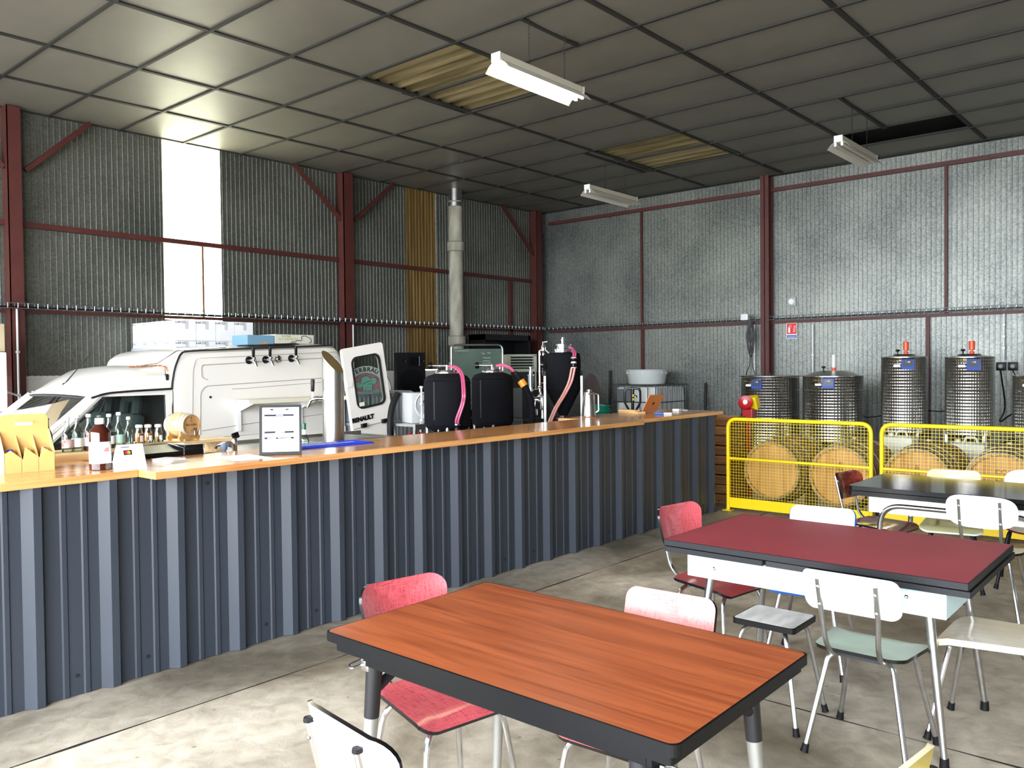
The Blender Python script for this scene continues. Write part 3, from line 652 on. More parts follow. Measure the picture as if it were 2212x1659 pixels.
make_chair('brown-red streaked chair at the left end of the black table, by the yellow fence', (6.23, 1.86, 0), -100*D, (brown_lam, black_gloss), (brown_lam, black_gloss, brown_lam), 'flare', bh=0.19, backz=0.60, bw=0.34)
make_chair('white and pale yellow chair with square-cut backrest behind the black table', (6.50, 1.47, 0), 190*D, (paley, white_lam), (paley, white_lam, white_lam), 'rect', frame_m=black_pl, bh=0.165, backz=0.63)
make_chair('white chair with rounded backrest and crimson-edged seat behind the black table', (6.80, 1.03, 0), 186*D, (cream_edge, crimson_edge), (white_lam, white_lam, white_lam), 'oval', frame_m=black_pl, bh=0.19, bw=0.36)

# stool
marb = mat('grey_marbled_laminate', (192, 190, 186), 0.3, rgb2=(250, 249, 245), vscale=5, stretch=(1, 3.5, 1), detail=3)
t = thing('stool', 'low stool with marbled grey-white rectangular top and black edge', 'stool', (3.60, 1.545, 0))
top_slab('stool_top', t, 3.465, 1.40, 3.735, 1.69, 0.45, 0.024, marb, black_gloss, 0.022)
for (sx_, sy_) in ((-1, 1), (1, 1), (-1, -1), (1, -1)):
    mb = MB(); pts = fillet([(3.60+0.02*sx_, 1.545+0.05*sy_, 0.414), (3.60+0.115*sx_, 1.545+0.10*sy_, 0.412), (3.60+0.165*sx_, 1.545+0.165*sy_, 0.03)], 0.06, 7); mb.tube(pts, 0.0105, 10); l = mb.build('leg', chrome_worn, t, world=True)
    f = pts[-1]; d = (f-pts[-2]).normalized(); mb = MB(); mb.lathe([(0.013, 0), (0.014, 0.024), (0.016, 0.034)], f-d*0.008, d, 12); mb.build('foot_cap', rubber, l, world=True)

# ------------------------------------------------------------------ yellow fences
yel = mat('yellow_enamel', (236, 204, 10), 0.35)
def fence(y1, y0, lab):
    t = thing('safety_fence', lab, 'fence', (8.36, y0, 0), group='yellow wire-mesh safety fences')
    r = 0.020; x = 8.36
    mb = MB(); mb.tube(fillet([(x, y1-r, 0.0), (x, y1-r, 1.02-r), (x, y0+r, 1.02-r), (x, y0+r, 0.0)], 0.10, 8), r, 12); mb.build('frame_tube', yel, t, world=True)
    mb = MB(); mb.cyl((x, y1-r, 0.572), (x, y0+r, 0.572), 0.0145, n=10); mb.build('middle_rail', yel, t, world=True)
    mb = MB(); mb.box((x-0.004, y1-0.03, 0.035), (x+0.004, y0+0.03, 0.145)); mb.build('kick_plate', yel, t, world=True, smooth=False)
    mb = MB(); y = y0+0.05
    while y < y1-0.03: mb.tube([(x, y, 0.14), (x, y, 0.995)], 0.0017, 4, cap=False); y += 0.032
    z = 0.165
    while z < 0.985: mb.tube([(x-0.004, y0+0.03, z), (x-0.004, y1-0.03, z)], 0.0017, 4, cap=False); z += 0.032
    tag(mb.build('wire_mesh', yel, t, world=True), kind='stuff')
    for yy in (y1-r, y0+r):
        mb = MB(); mb.box((x-0.05, yy-0.05, 0), (x+0.05, yy+0.05, 0.008), 0.002); mb.lathe([(0.009, 0), (0.009, 0.012)], (x-0.035, yy, 0.008), n=6); mb.build('foot_plate', yel, t, world=True, smooth=False)
fence(4.125, 2.585, 'yellow wire-mesh safety fence next to the end of the bar')
fence(2.525, 0.985, 'yellow wire-mesh safety fence running out of the right edge of the photo')

# ------------------------------------------------------------------ barrels
oak_head = wood('pale_oak_head', (164, 112, 60), (208, 160, 100), 2, 0.6, 0.6); oak_stave = wood('weathered_oak_stave', (120, 92, 60), (172, 140, 98), 0, 0.7, 0.65); hoop = mat('galvanised_hoop', (142, 140, 132), 0.42, 0.8, var=0.15, vscale=20)
def barrel_profile(u, R, r): return r+(R-r)*(1-(2*u-1)**2)
def make_barrel(name, lab, c, L, R, r, ax, cat='barrel', group=None, ns=26, loc=None, mats=(None, None, None), hoopw=0.035, cradle=True):
    A = Vector(ax).normalized(); c = Vector(c); u_ = Vector((0, 0, 1)); v_ = A.cross(u_)
    t = thing(name, lab, cat, loc or (c.x, c.y, 0), group=group); hm, sm, om = mats
    def pt(s, rr, a): return c + A*(s-L/2) + u_*(rr*math.cos(a)) + v_*(rr*math.sin(a))
    th = R*0.075
    for k in range(ns):
        a0 = 2*PI*k/ns+0.006; a1 = 2*PI*(k+1)/ns-0.006; mb = MB(); prev = None
        for j in range(7):
            q = j/6; rr = barrel_profile(q, R, r); c4 = [mb.bm.verts.new(pt(q*L, rr, a0)), mb.bm.verts.new(pt(q*L, rr, a1)), mb.bm.verts.new(pt(q*L, rr-th, a1)), mb.bm.verts.new(pt(q*L, rr-th, a0))]
            if prev:
                for i in range(4): mb._f([prev[i], prev[(i+1) % 4], c4[(i+1) % 4], c4[i]])
            else: mb._f(c4)
            prev = c4
        mb._f(prev[::-1]); mb.build('stave', sm, t, world=True, smooth=False)
    for q in (0.045, 0.94): # heads recessed behind the chime, of planks
        rr = barrel_profile(q, R, r)-th*0.9; npk = 7; w_ = 2*rr/npk
        for k in range(npk):
            y0 = -rr+k*w_+0.0007; y1 = -rr+(k+1)*w_-0.0007; P = []
            for y in [y0+(y1-y0)*i/4 for i in range(5)]: P.append((y, math.sqrt(max(1e-6, rr*rr-y*y))))
            P += [(y, -z) for y, z in P[::-1]]
            mb = MB(); A_ = [mb.bm.verts.new(c+A*(q*L-L/2)+v_*p[0]+u_*p[1]) for p in P]; B_ = [mb.bm.verts.new(c+A*(q*L-L/2+(0.02 if q < .5 else -0.02)*R/0.35)+v_*p[0]+u_*p[1]) for p in P]
            n = len(P)
            for i in range(n): mb._f([A_[i], A_[(i+1) % n], B_[(i+1) % n], B_[i]])
            mb._f(A_); mb._f(B_[::-1]); mb.build('head_plank', hm, t, world=True, smooth=False)
    for q in (0.025, 0.14, 0.30, 0.70, 0.86, 0.975):
        q0 = q-hoopw/L/2; q1 = q+hoopw/L/2; r0 = barrel_profile(q0, R, r)+R*0.006; r1 = barrel_profile(q1, R, r)+R*0.006
        mb = MB(); mb.lathe([(r0, q0*L-L/2), (r1, q1*L-L/2), (r1-R*0.012, q1*L-L/2), (r0-R*0.012, q0*L-L/2), (r0, q0*L-L/2)], c, A, 40, False, False); mb.build('hoop', om, t, world=True)
    mb = MB(); p = c+u_*R; mb.lathe([(R*0.07, -0.01), (R*0.07, 0.006), (R*0.055, R*0.05)], p, (0, 0, 1), 14); mb.build('bung', mat('pale_bung', (196, 180, 140), 0.6), t, world=True)
    return t
side = ['the bar end', 'the gap between the two yellow fences', 'the black table', 'the right edge of the photo']
bl = ['oak barrel lying behind the yellow fence, next to the end of the bar', 'second oak barrel from the bar, behind the right half of the first fence', 'oak barrel behind the second fence, first one right of the fence gap', 'oak barrel behind the second fence, cut by the right edge of the photo']
for k, (y, z) in enumerate([(3.785, 0.415), (3.045, 0.41), (2.300, 0.425), (1.575, 0.43)]):
    b_ = make_barrel('oak_barrel', bl[k], (9.22, y, z), 0.95, 0.362, 0.315, (1, 0, 0), group='oak barrels lying behind the yellow fences', mats=(oak_head, oak_stave, hoop))
    o = thing('barrel_cradle', 'x', 'cradle', (9.22, y, 0))
    for xx in (8.95, 9.42): mb = MB(); mb.prism([(y-0.30, 0), (y+0.30, 0), (y+0.30, 0.17), (y+0.20, 0.09), (y+0.10, 0.050), (y-0.10, 0.050), (y-0.20, 0.09), (y-0.30, 0.17)], 0, xx, xx+0.07); mb.build('shaped_beam', mat('grey_cradle_timber', (120, 108, 88), 0.7), o, world=True, smooth=False)
    tag(o, 'low timber cradle under the ' + ['barrel next to the bar end', 'second barrel from the bar', 'barrel right of the fence gap', 'barrel at the right edge'][k], 'cradle', 'barrel cradles')
# stencilled marks on the heads
for k, s in ((1, 'A\nBR'), (2, '&\nBR'), (3, 'CC\nCC')):
    b_ = [o for o in bpy.data.objects if o.get('label') == bl[k]][0]; y = b_.location.y; z = (0.415, 0.41, 0.425, 0.43)[k]
    text(s, 0.065, mat('faded_stencil', (120, 82, 44), 0.7), frame((8.782, y, z+0.10), (0, -1, 0), (0, 0, 1)), parent=b_, depth=0.0004)

# ------------------------------------------------------------------ stainless tanks with dimpled skin
def tank_mat():
    m = bpy.data.materials.new('dimpled_stainless'); m.use_nodes = True; nt = m.node_tree; b = nt.nodes['Principled BSDF']
    b.inputs['Base Color'].default_value = (0.62, 0.61, 0.58, 1); b.inputs['Metallic'].default_value = 1.0; b.inputs['Roughness'].default_value = 0.24
    at = nt.nodes.new('ShaderNodeTexCoord'); sp = nt.nodes.new('ShaderNodeSeparateXYZ'); nt.links.new(at.outputs['Object'], sp.inputs[0])
    def M(op, a, b_=None):
        n = nt.nodes.new('ShaderNodeMath'); n.operation = op
        for i, q in enumerate((a, b_)):
            if q is None: continue
            if isinstance(q, (int, float)): n.inputs[i].default_value = q
            else: nt.links.new(q, n.inputs[i])
        return n.outputs[0]
    ang = M('ARCTAN2', sp.outputs['Y'], sp.outputs['X']); u = M('MULTIPLY', ang, 30.0); v = M('MULTIPLY', sp.outputs['Z'], 82.0)
    s1 = M('SINE', M('ADD', u, v)); s2 = M('SINE', M('SUBTRACT', u, v)); h = M('MULTIPLY', s1, s2)
    bp = nt.nodes.new('ShaderNodeBump'); bp.inputs['Strength'].default_value = 0.55; bp.inputs['Distance'].default_value = 0.004; nt.links.new(h, bp.inputs['Height']); nt.links.new(bp.outputs[0], b.inputs['Normal'])
    return m
tankm = tank_mat(); blue_lab = mat('blue_label', (24, 66, 160), 0.5); slate = mat('slate_label_panel', (44, 52, 66), 0.4); orange_pl = mat('orange_airlock_plastic', (228, 84, 48), 0.25); clear_pl = mat('milky_clear_plastic', (214, 216, 214), 0.2)
def tank(lab, c, r, z0, z1, lid='cone', airlock='orange', label_off=0.0, cone=True):
    t = thing('storage_tank', lab, 'tank', (c[0], c[1], 0), group='dimpled stainless storage tanks'); x, y = c[0], c[1]
    prof = [(0.04, z0-0.16), (r*0.6, z0-0.10), (r, z0)] if cone else [(r*0.9, z0-0.01), (r, z0)]
    mb = MB(); mb.lathe(prof+[(r, z1-0.006), (r+0.004, z1)], (0, 0, 0), n=64); o = mb.build('shell', tankm, t)
    for zz in ((z0+z1)/2+0.06, z1-0.17):
        mb = MB(); mb.lathe([(r, zz-0.004), (r+0.002, zz), (r, zz+0.004)], (x, y, 0), n=64, capa=False, capb=False); mb.build('weld_seam', steel, t, world=True)
    if lid == 'cone':
        mb = MB(); mb.lathe([(r+0.006, z1), (r+0.006, z1+0.012), (r*0.55, z1+0.075), (r*0.42, z1+0.08), (0.001, z1+0.085)], (x, y, 0), n=48); mb.build('lid', steel, t, world=True)
        zt = z1+0.08; rl = r*0.42
    elif lid == 'flat':
        mb = MB(); mb.lathe([(r+0.004, z1), (r+0.004, z1+0.010), (r*0.5, z1+0.028), (r*0.45, z1+0.045), (0.001, z1+0.048)], (x, y, 0), n=48); mb.build('lid', steel, t, world=True); zt = z1+0.045; rl = r*0.4
    else:
        mb = MB(); mb.lathe([(r+0.03, z1+0.012), (r+0.032, z1+0.028), (r+0.02, z1+0.03), (0.001, z1+0.045)], (x, y, 0), n=48); mb.build('lid', steel, t, world=True); zt = z1+0.04; rl = r*0.3
        mb = MB(); mb.lathe([(0.018, 0), (0.018, 0.03), (0.008, 0.04)], (x, y, zt), n=12); mb.build('lid_knob', black_pl, t, world=True)
    if lid != 'loose':
        k = Vector((x-rl*0.6, y+rl*0.55, zt)); mb = MB(); mb.lathe([(0.008, 0), (0.008, 0.03), (0.028, 0.045), (0.026, 0.055), (0.01, 0.062)], k, n=14); mb.build('clamp_knob', black_pl, t, world=True)
        a = Vector((x-rl*0.3, y-0.03, zt-0.01)); m_ = orange_pl
        if airlock == 'orange':
            mb = MB(); mb.lathe([(0.022, 0), (0.028, 0.035), (0.014, 0.04), (0.014, 0.055), (0.032, 0.06), (0.034, 0.13), (0.036, 0.16), (0.030, 0.165)], a, n=18); mb.build('airlock', orange_pl, t, world=True)
        else:
            mb = MB(); mb.lathe([(0.022, 0), (0.028, 0.05)], a, n=18); mb.build('bung', orange_pl, t, world=True)
            mb = MB(); mb.lathe([(0.024, 0.05), (0.028, 0.06), (0.028, 0.22), (0.022, 0.225)], a, n=18); mb.build('airlock', clear_pl, t, world=True)
    # label plate facing the camera
    ph = math.atan2(-y, -x)+label_off; n = Vector((math.cos(ph), math.sin(ph), 0)); rt = Vector((-n.y, n.x, 0)); ctr = Vector((x, y, z1-0.075))+n*(r+0.004)
    def plate(name, m, cx, cz_, w, h, d):
        mb = MB(); P = [ctr+rt*(cx+sx_*w/2)+Vector((0, 0, cz_+sz*h/2)) for sx_, sz in ((-1, -1), (1, -1), (1, 1), (-1, 1))]; A_ = [mb.bm.verts.new(p+n*(d-0.012)) for p in P]; B_ = [mb.bm.verts.new(p+n*d) for p in P]
        for i in range(4): mb._f([A_[i], A_[(i+1) % 4], B_[(i+1) % 4], B_[i]])
        mb._f(B_); return mb.build(name, m, t, world=True, smooth=False)
    l = plate('label_plate', blue_lab, 0, -0.01, 0.145, 0.125, 0.008); plate('label_panel', slate, 0, 0.005, 0.115, 0.080, 0.010); plate('sticker', paper, -0.125, -0.025, 0.075, 0.028, 0.003)
    for (dx, dz) in ((-0.22, 0.03), ):
        mb = MB(); p = ctr+rt*(-0.12)+Vector((0, 0, 0.03))+n*0.004; mb.tube([p-rt*0.055, p+rt*0.055], 0.005, 5); mb.cyl(p-rt*0.06, p-rt*0.02, 0.013, n=8); mb.build('clasp', mat('brass_clasp', (160, 140, 70), 0.35, 0.8), t, world=True)
    text('\u2022 40', 0.03, paper, frame(ctr+n*0.0115+Vector((0, 0, 0.02)), rt, (0, 0, 1)), parent=t, depth=0.0004)
    # legs and outlet
    if not cone:
        for k in range(3):
            a = ph+2*PI*k/3+0.5; q = Vector((x+math.cos(a)*(r-0.03), y+math.sin(a)*(r-0.03), 0)); mb = MB(); mb.cyl(q, q+Vector((0, 0, z0+0.01)), 0.02, n=12); mb.lathe([(0.035, 0), (0.035, 0.012)], q, n=14); mb.build('leg', steel, t, world=True)
    if cone:
        for k in range(3):
            a = ph+2*PI*k/3+0.5; q = Vector((x+math.cos(a)*(r-0.02), y+math.sin(a)*(r-0.02), 0)); mb = MB(); mb.box(q+Vector((-0.02, -0.02, 0)), q+Vector((0.02, 0.02, z0+0.05)), 0.003); mb.lathe([(0.035, 0), (0.035, 0.012)], q, n=14); mb.build('leg', steel, t, world=True, smooth=False)
        p = Vector((x, y, z0-0.12))+n*(r*0.6); mb = MB(); mb.cyl(p-n*0.06, p+n*0.10, 0.018); mb.cyl(p+n*0.06+Vector((0, 0, -0.02)), p+n*0.06+Vector((0, 0, 0.045)), 0.012); mb.tube([p+n*0.06+Vector((0, 0, 0.045)), p+n*0.06+rt*0.09+Vector((0, 0, 0.055))], 0.006, 6); mb.build('outlet_valve', chrome, t, world=True)
    return t
tank('dimpled stainless tank with loose flat lid, leftmost, behind the red and yellow plug socket', (11.2, 4.858, 0), 0.395, 0.25, 1.40, 'loose', label_off=-0.45, cone=False)
tank('wide dimpled stainless tank with domed lid and clear airlock', (11.2, 3.98, 0), 0.380, 0.58, 1.415, 'cone', 'clear', label_off=-0.15)
tank('tall slim dimpled tank with orange airlock, left of the red wall post', (11.2, 3.083, 0), 0.268, 0.72, 1.655, 'flat', label_off=0.15)
tank('tall slim dimpled tank with orange airlock, beside the black wall sockets', (11.2, 2.34, 0), 0.268, 0.72, 1.645, 'flat', label_off=0.15)
tank('dimpled stainless tank cut off by the right edge of the photo', (11.2, 1.62, 0), 0.268, 0.50, 1.42, 'flat', label_off=0.0)
# ------------------------------------------------------------------ the white van standing behind the bar
vw = mat('cream_white_car_paint', (226, 222, 214), 0.28, coat=0.5); vdark = mat('dark_cabin_trim', (20, 21, 22), 0.7); seal = mat('black_rubber_seal', (26, 26, 30), 0.5); vgroove = mat('painted_crease_shade', (150, 144, 138), 0.5)
pane = glass('van_window_glass', (200, 210, 206), alpha=1.6)
V = thing('van', 'old white panel van used as a tap wall behind the bar', 'van', (3.8, 8.05, 0))
N0, F0 = 7.30, 8.80
def loft(secs, n_close=True):
    # secs: list of (x, [(y,z)...]) closed profiles with equal counts
    mb = MB(); pr = None
    for x, P in secs:
        R = [mb.bm.verts.new((x, y, z)) for y, z in P]
        if pr:
            for i in range(len(R)): mb._f([pr[i], pr[(i+1) % len(R)], R[(i+1) % len(R)], R[i]])
        else: mb._f(R)
        pr = R
    mb._f(pr[::-1]); return mb
def hull(x, zb, zt, ins=0.0, r=0.06): # rounded box section
    y0 = N0+ins; y1 = F0-ins
    return (x, [(y0+0.03, zb), (y0, zb+0.12), (y0, zt-r), (y0+r*0.3, zt-r*0.3), (y0+r, zt), ((y0+y1)/2, zt+0.02), (y1-r, zt), (y1-r*0.3, zt-r*0.3), (y1, zt-r), (y1, zb+0.12), (y1-0.03, zb)])
mb = loft([hull(1.62, 0.32, 0.62, 0.10), hull(1.70, 0.28, 0.74, 0.05, 0.1), hull(2.05, 0.26, 0.82, 0.0, 0.12), hull(2.50, 0.26, 0.92, 0, 0.10), hull(2.62, 0.26, 0.935, 0, 0.03), hull(3.72, 0.26, 0.94, 0, 0.02), hull(5.66, 0.30, 0.97, 0, 0.02), hull(5.68, 0.40, 0.95, 0.03, 0.03)])
mb.build('lower_body', vw, V, world=True, angle=0.5)
# box body: side and roof shell with rounded shoulders
def boxsec(x, zt, ins=0.0, zb=0.95):
    y0 = N0+ins; y1 = F0-ins; r = 0.13
    P = [(y0, zb), (y0, zt-r*1.3), (y0+0.012, zt-r*0.75), (y0+0.04, zt-r*0.3), (y0+0.09, zt-0.012), (y0+0.2, zt+0.006), ((y0+y1)/2, zt+0.02), (y1-0.2, zt+0.006), (y1-0.09, zt-0.012), (y1-0.04, zt-r*0.3), (y1-0.012, zt-r*0.75), (y1, zt-r*1.3), (y1, zb)]
    return (x, P)
mb = loft([boxsec(3.69, 1.43, 0.0), boxsec(3.70, 1.50, 0.0), boxsec(3.715, 1.62, 0.0), boxsec(3.75, 1.72, 0.0), boxsec(3.80, 1.76, 0.0), boxsec(3.88, 1.782, 0), boxsec(4.2, 1.80, 0), boxsec(5.45, 1.855), boxsec(5.56, 1.845, 0.0), boxsec(5.62, 1.80, 0.01), boxsec(5.645, 1.74, 0.015), boxsec(5.665, 1.60, 0.02)])
mb.build('cargo_box', vw, V, world=True, angle=0.5)
# cab roof
def roofsec(x, zg, ze, zc_, ins): # gutter z, edge z, centre z
    y0 = N0+ins; y1 = F0-ins
    return (x, [(y0, zg-0.01), (y0+0.005, zg+0.02), (y0+0.045, zg+(ze-zg)*0.72), (y0+0.13, ze), (y0+0.3, zc_), ((y0+y1)/2, zc_+0.012), (y1-0.3, zc_), (y1-0.13, ze), (y1-0.045, zg+(ze-zg)*0.72), (y1-0.005, zg+0.02), (y1, zg-0.01)])
mb = loft([roofsec(2.985, 1.365, 1.385, 1.39, 0.06), roofsec(3.03, 1.375, 1.42, 1.43, 0.035), roofsec(3.16, 1.39, 1.50, 1.52, 0.01), roofsec(3.32, 1.40, 1.585, 1.61, 0.0), roofsec(3.5, 1.405, 1.60, 1.635, 0.0), roofsec(3.72, 1.41, 1.60, 1.640, 0.0)])
mb.build('cab_roof', vw, V, world=True, angle=0.6)
# windscreen and pillars
wsb = [(2.50, N0+0.02, 0.945), (2.42, (N0+F0)/2, 0.955), (2.50, F0-0.02, 0.945)]; wst = [(2.99, N0+0.07, 1.365), (2.95, (N0+F0)/2, 1.38), (2.99, F0-0.07, 1.365)]
def strip(mb, A, B, n=8):
    def q(P, t): a, b, c = map(Vector, P); return a*(1-t)**2*1+ (b*2-(a+c)/2)*2*t*(1-t) + c*t*t
    pr = None
    for k in range(n+1):
        c = (mb.bm.verts.new(q(A, k/n)), mb.bm.verts.new(q(B, k/n)))
        if pr: mb._f([pr[0], c[0], c[1], pr[1]])
        pr = c
mb = MB(); strip(mb, wsb, wst); mb.build('windscreen', pane, V, world=True)
def q3(P, n=8):
    a, b, c = map(Vector, P); return [a*(1-k/n)**2+(b*2-(a+c)/2)*2*(k/n)*(1-k/n)+c*(k/n)**2 for k in range(n+1)]
mb = MB(); mb.tube(q3(wsb)+q3(wst)[::-1]+[q3(wsb)[0]], 0.012, 6); mb.build('windscreen_seal', seal, V, world=True)
for yy in (N0, F0):
    mb = MB(); s = 1 if yy == N0 else -1
    mb.tube([(2.46, yy+0.02*s, 0.93), (3.0, yy+0.055*s, 1.375)], 0.030, 6); mb.tube([(2.56, yy+0.012*s, 0.93), (3.06, yy+0.02*s, 1.385)], 0.026, 6)
    mb.box((3.635, yy, 0.9), (3.70, yy+0.03*s, 1.41)); mb.box((3.03, yy+0.01*s, 1.372), (3.70, yy+0.05*s, 1.405)); mb.build('window_pillar', vw, V, world=True)
for yy, s in ((N0, 1), (F0, -1)):
    P = [(2.62, yy+0.015*s, 0.94), (3.13, yy+0.03*s, 1.362), (3.20, yy+0.03*s, 1.378), (3.635, yy+0.02*s, 1.392), (3.632, yy+0.010*s, 0.945)]
    mb = MB(); mb.quad(P); g_ = mb.build('side_window', glass('side_glass', (206, 216, 212), alpha=0.3) if 'side_glass' not in MATS else MATS['side_glass'], V, world=True, smooth=False)
    mb = MB(); mb.tube(P+[P[0]], 0.011, 6); mb.tube([(2.93, yy+0.01*s, 0.95), (3.10, yy+0.022*s, 1.34)], 0.008, 6); mb.build('window_seal', seal, g_, world=True)
mb = MB(); mb.tube(fillet([(2.98, N0-0.004, 1.365), (3.10, N0-0.008, 1.402), (3.30, N0-0.010, 1.413), (3.69, N0-0.010, 1.425)], 0.08), 0.010, 6)
mb.tube(spline([(3.69, N0-0.006, 1.425), (3.70, N0-0.004, 1.50), (3.722, N0+0.0, 1.60), (3.755, N0+0.005, 1.68), (3.80, N0+0.02, 1.745), (3.88, N0+0.028, 1.770), (4.3, N0+0.030, 1.792), (5.0, N0+0.03, 1.822), (5.50, N0+0.03, 1.845)], 6), 0.010, 6)
mb.tube([(3.60, N0+0.4, 1.640), (3.66, N0+0.2, 1.66), (3.72, N0+0.12, 1.72), (3.80, N0+0.10, 1.775), (4.3, N0+0.10, 1.81)], 0.004, 5)
mb.build('roof_gutter_seal', seal, V, world=True)
# pressed creases on the box side, their shade put in as darker lines
def xz(pts, r): mb = MB(); mb.tube([(x, N0-0.001, z) for x, z in pts], r, 6); return mb
mb = MB()
def rail_(pts, r=0.0035): mb.tube([(p[0], N0-0.0015, p[1]) for p in fillet([(a, b, 0) for a, b in pts], 0.05, 5)] if False else [(p.x, N0-0.0015, p.y) for p in fillet([(a, b, 0) for a, b in pts], 0.05, 5)], r, 5)
rail_([(5.55, 1.715), (4.02, 1.640), (4.0, 1.640), (3.985, 1.62), (3.985, 1.52), (4.05, 1.50)])
rail_([(5.55, 1.500), (4.02, 1.440), (3.97, 1.38), (3.96, 0.98)])
rail_([(5.58, 1.775), (4.0, 1.705), (3.93, 1.70), (3.90, 1.60), (3.88, 0.98)], 0.0025)
rail_([(5.60, 1.46), (4.5, 1.41), (4.3, 1.405)], 0.0025); rail_([(5.60, 1.12), (4.5, 1.06), (3.98, 1.02)], 0.003)
mb.build('panel_crease', vgroove, V, world=True)
mb = MB(); mb.tube([(3.70, N0-0.002, 0.5), (3.70, N0-0.002, 1.41)], 0.003, 5); mb.tube([(3.67, N0+0.03, 1.42), (3.67, N0+0.08, 1.60)], 0.003, 5); mb.build('door_gap', seal, V, world=True)
mb = MB(); p = (4.07, N0-0.001, 1.335); mb.lathe([(0.012, 0), (0.012, 0.003), (0.006, 0.004)], p, (0, -1, 0), 12); mb.build('grommet', seal, V, world=True)
# rust on the roof step
mb = MB(); random.seed(3)
P_ = spline([(3.42, N0+0.26, 1.626), (3.50, N0+0.24, 1.634), (3.60, N0+0.22, 1.636), (3.69, N0+0.18, 1.636), (3.722, N0+0.12, 1.60), (3.722, N0+0.07, 1.565)], 8)
mb.tube(P_, 0.006, 6, radii=[0.004+0.007*random.random()+0.006*(i > 26) for i in range(len(P_))])
mb.build('rust_patch', mat('rust', (150, 96, 66), 0.9), V, world=True)
mb = MB(); mb.tube([(3.085, 8.15, 1.47), (3.36, 8.15, 1.79)], 0.004, 6, radii=[0.006, 0.002]); mb.lathe([(0.022, 0), (0.014, 0.03)], (3.085, 8.15, 1.455), (0.3, 0, 1), 10); mb.build('aerial', seal, V, world=True)
for (xx) in (2.15, 4.95):
    for yy in (N0+0.0, F0-0.16):
        mb = MB(); mb.lathe([(0.15, 0), (0.24, 0.005), (0.275, 0.03), (0.275, 0.13), (0.24, 0.155), (0.15, 0.16)], (xx, yy, 0.275), (0, 1, 0), 32); wh = mb.build('wheel', rubber, V, world=True)
        mb = MB(); mb.lathe([(0.16, -0.008), (0.12, 0.0), (0.03, 0.01)], (xx, yy, 0.275), (0, 1, 0), 24); mb.build('hub_cap', grey_steel, wh, world=True)
# cabin: floor tub is the lower body; two seats and steering wheel
seatc = mat('grey_green_seat_cloth', (72, 82, 80), 0.9, bump=0.2, bscale=150)
for yy in (7.78, 8.36):
    mb = MB(); mb.box((3.15, yy-0.22, 0.90), (3.55, yy+0.22, 1.00), 0.04); mb.box((3.42, yy-0.22, 0.92), (3.56, yy+0.22, 1.20), 0.05, Quaternion((0, 1, 0), 0.22).to_matrix()); 
    mb.tube(fillet([(3.52, yy-0.12, 1.18), (3.545, yy-0.12, 1.345), (3.545, yy+0.12, 1.345), (3.52, yy+0.12, 1.18)], 0.08), 0.045, 8); mb.build('seat', seatc, V, world=True)
mb = MB(); mb.lathe([(0.0, 0)], (0, 0, 0)) if False else None; ctr = Vector((2.95, 7.78, 1.02)); pts = [ctr+Vector((math.cos(a)*0.07, math.sin(a)*0.18, math.cos(a)*0.16)) for a in [2*PI*k/24 for k in range(25)]]; mb.tube(pts, 0.012, 6); mb.tube([ctr, (2.75, 7.78, 0.92)], 0.02, 6); mb.tube([pts[6], ctr, pts[18]], 0.012, 6); mb.build('steering_wheel', vdark, V, world=True)
mb = MB(); mb.box((2.55, N0+0.06, 0.93), (2.85, F0-0.06, 0.985), 0.02); mb.build('dashboard', vdark, V, world=True)
mb = MB(); mb.box((3.655, N0+0.03, 0.93), (3.68, F0-0.03, 1.56)); mb.build('bulkhead', vdark, V, world=True, smooth=False)
mb = MB(); mb.box((3.02, 8.0, 1.27), (3.03, 8.14, 1.32), 0.004); mb.tube([(3.025, 8.07, 1.32), (3.02, 8.09, 1.38)], 0.006, 6); mb.build('rear_view_mirror', vdark, V, world=True)
# rear of the van: standing pillar
# leaning rear door with window (its own pivoted plane)
def door_pt(u, v, d=0.0):   # u across, v down from top-left corner, metres
    ex = Vector((0.982, -0.10, 0.158)).normalized(); ez = Vector((-0.077, 0.10, 0.985)).normalized()
    nn = ex.cross(ez).normalized(); o = Vector((5.365, 7.02, 1.79)); return o+ex*u-ez*v+nn*d
DR = thing('leaning_door', 'detached cream van rear door with a rubber-framed window, leaning behind the steel tap column', 'door', (5.6, 7.05, 0.75))
def dplate(outline, d0, d1, m, name, parent=DR, hole=None):
    mb = MB(); A = [mb.bm.verts.new(door_pt(u, v, d1)) for u, v in outline]; B = [mb.bm.verts.new(door_pt(u, v, d0)) for u, v in outline]; n = len(outline)
    for i in range(n): mb._f([A[i], A[(i+1) % n], B[(i+1) % n], B[i]])
    if hole:
        H = [mb.bm.verts.new(door_pt(u, v, d1)) for u, v in hole]; G = [mb.bm.verts.new(door_pt(u, v, d0)) for u, v in hole]; k = len(hole)
        for i in range(k): mb._f([H[i], H[(i+1) % k], G[(i+1) % k], G[i]])
        for X_, Y_ in ((A, H), (B, G)):
            for i in range(n):   # same count outline and hole
                mb._f([X_[i], X_[(i+1) % n], Y_[(i+1) % n], Y_[i]])
    else: mb._f(A); mb._f(B[::-1])
    return mb.build(name, m, parent, world=True, smooth=False)
def rr2(x0, y0, x1, y1, r, n=6): return [(p[0], p[1]) for p in rrect(x1-x0, y1-y0, r, n, (x0+x1)/2, (y0+y1)/2)]
dplate(rr2(0.01, 0, 0.525, 1.62, 0.03), 0.0, 0.045, vw, 'door_skin', hole=rr2(0.105, 0.115, 0.455, 0.652, 0.07))
dplate(rr2(0.098, 0.105, 0.464, 0.662, 0.075), 0.036, 0.056, seal, 'window_seal', hole=rr2(0.118, 0.127, 0.444, 0.640, 0.06))
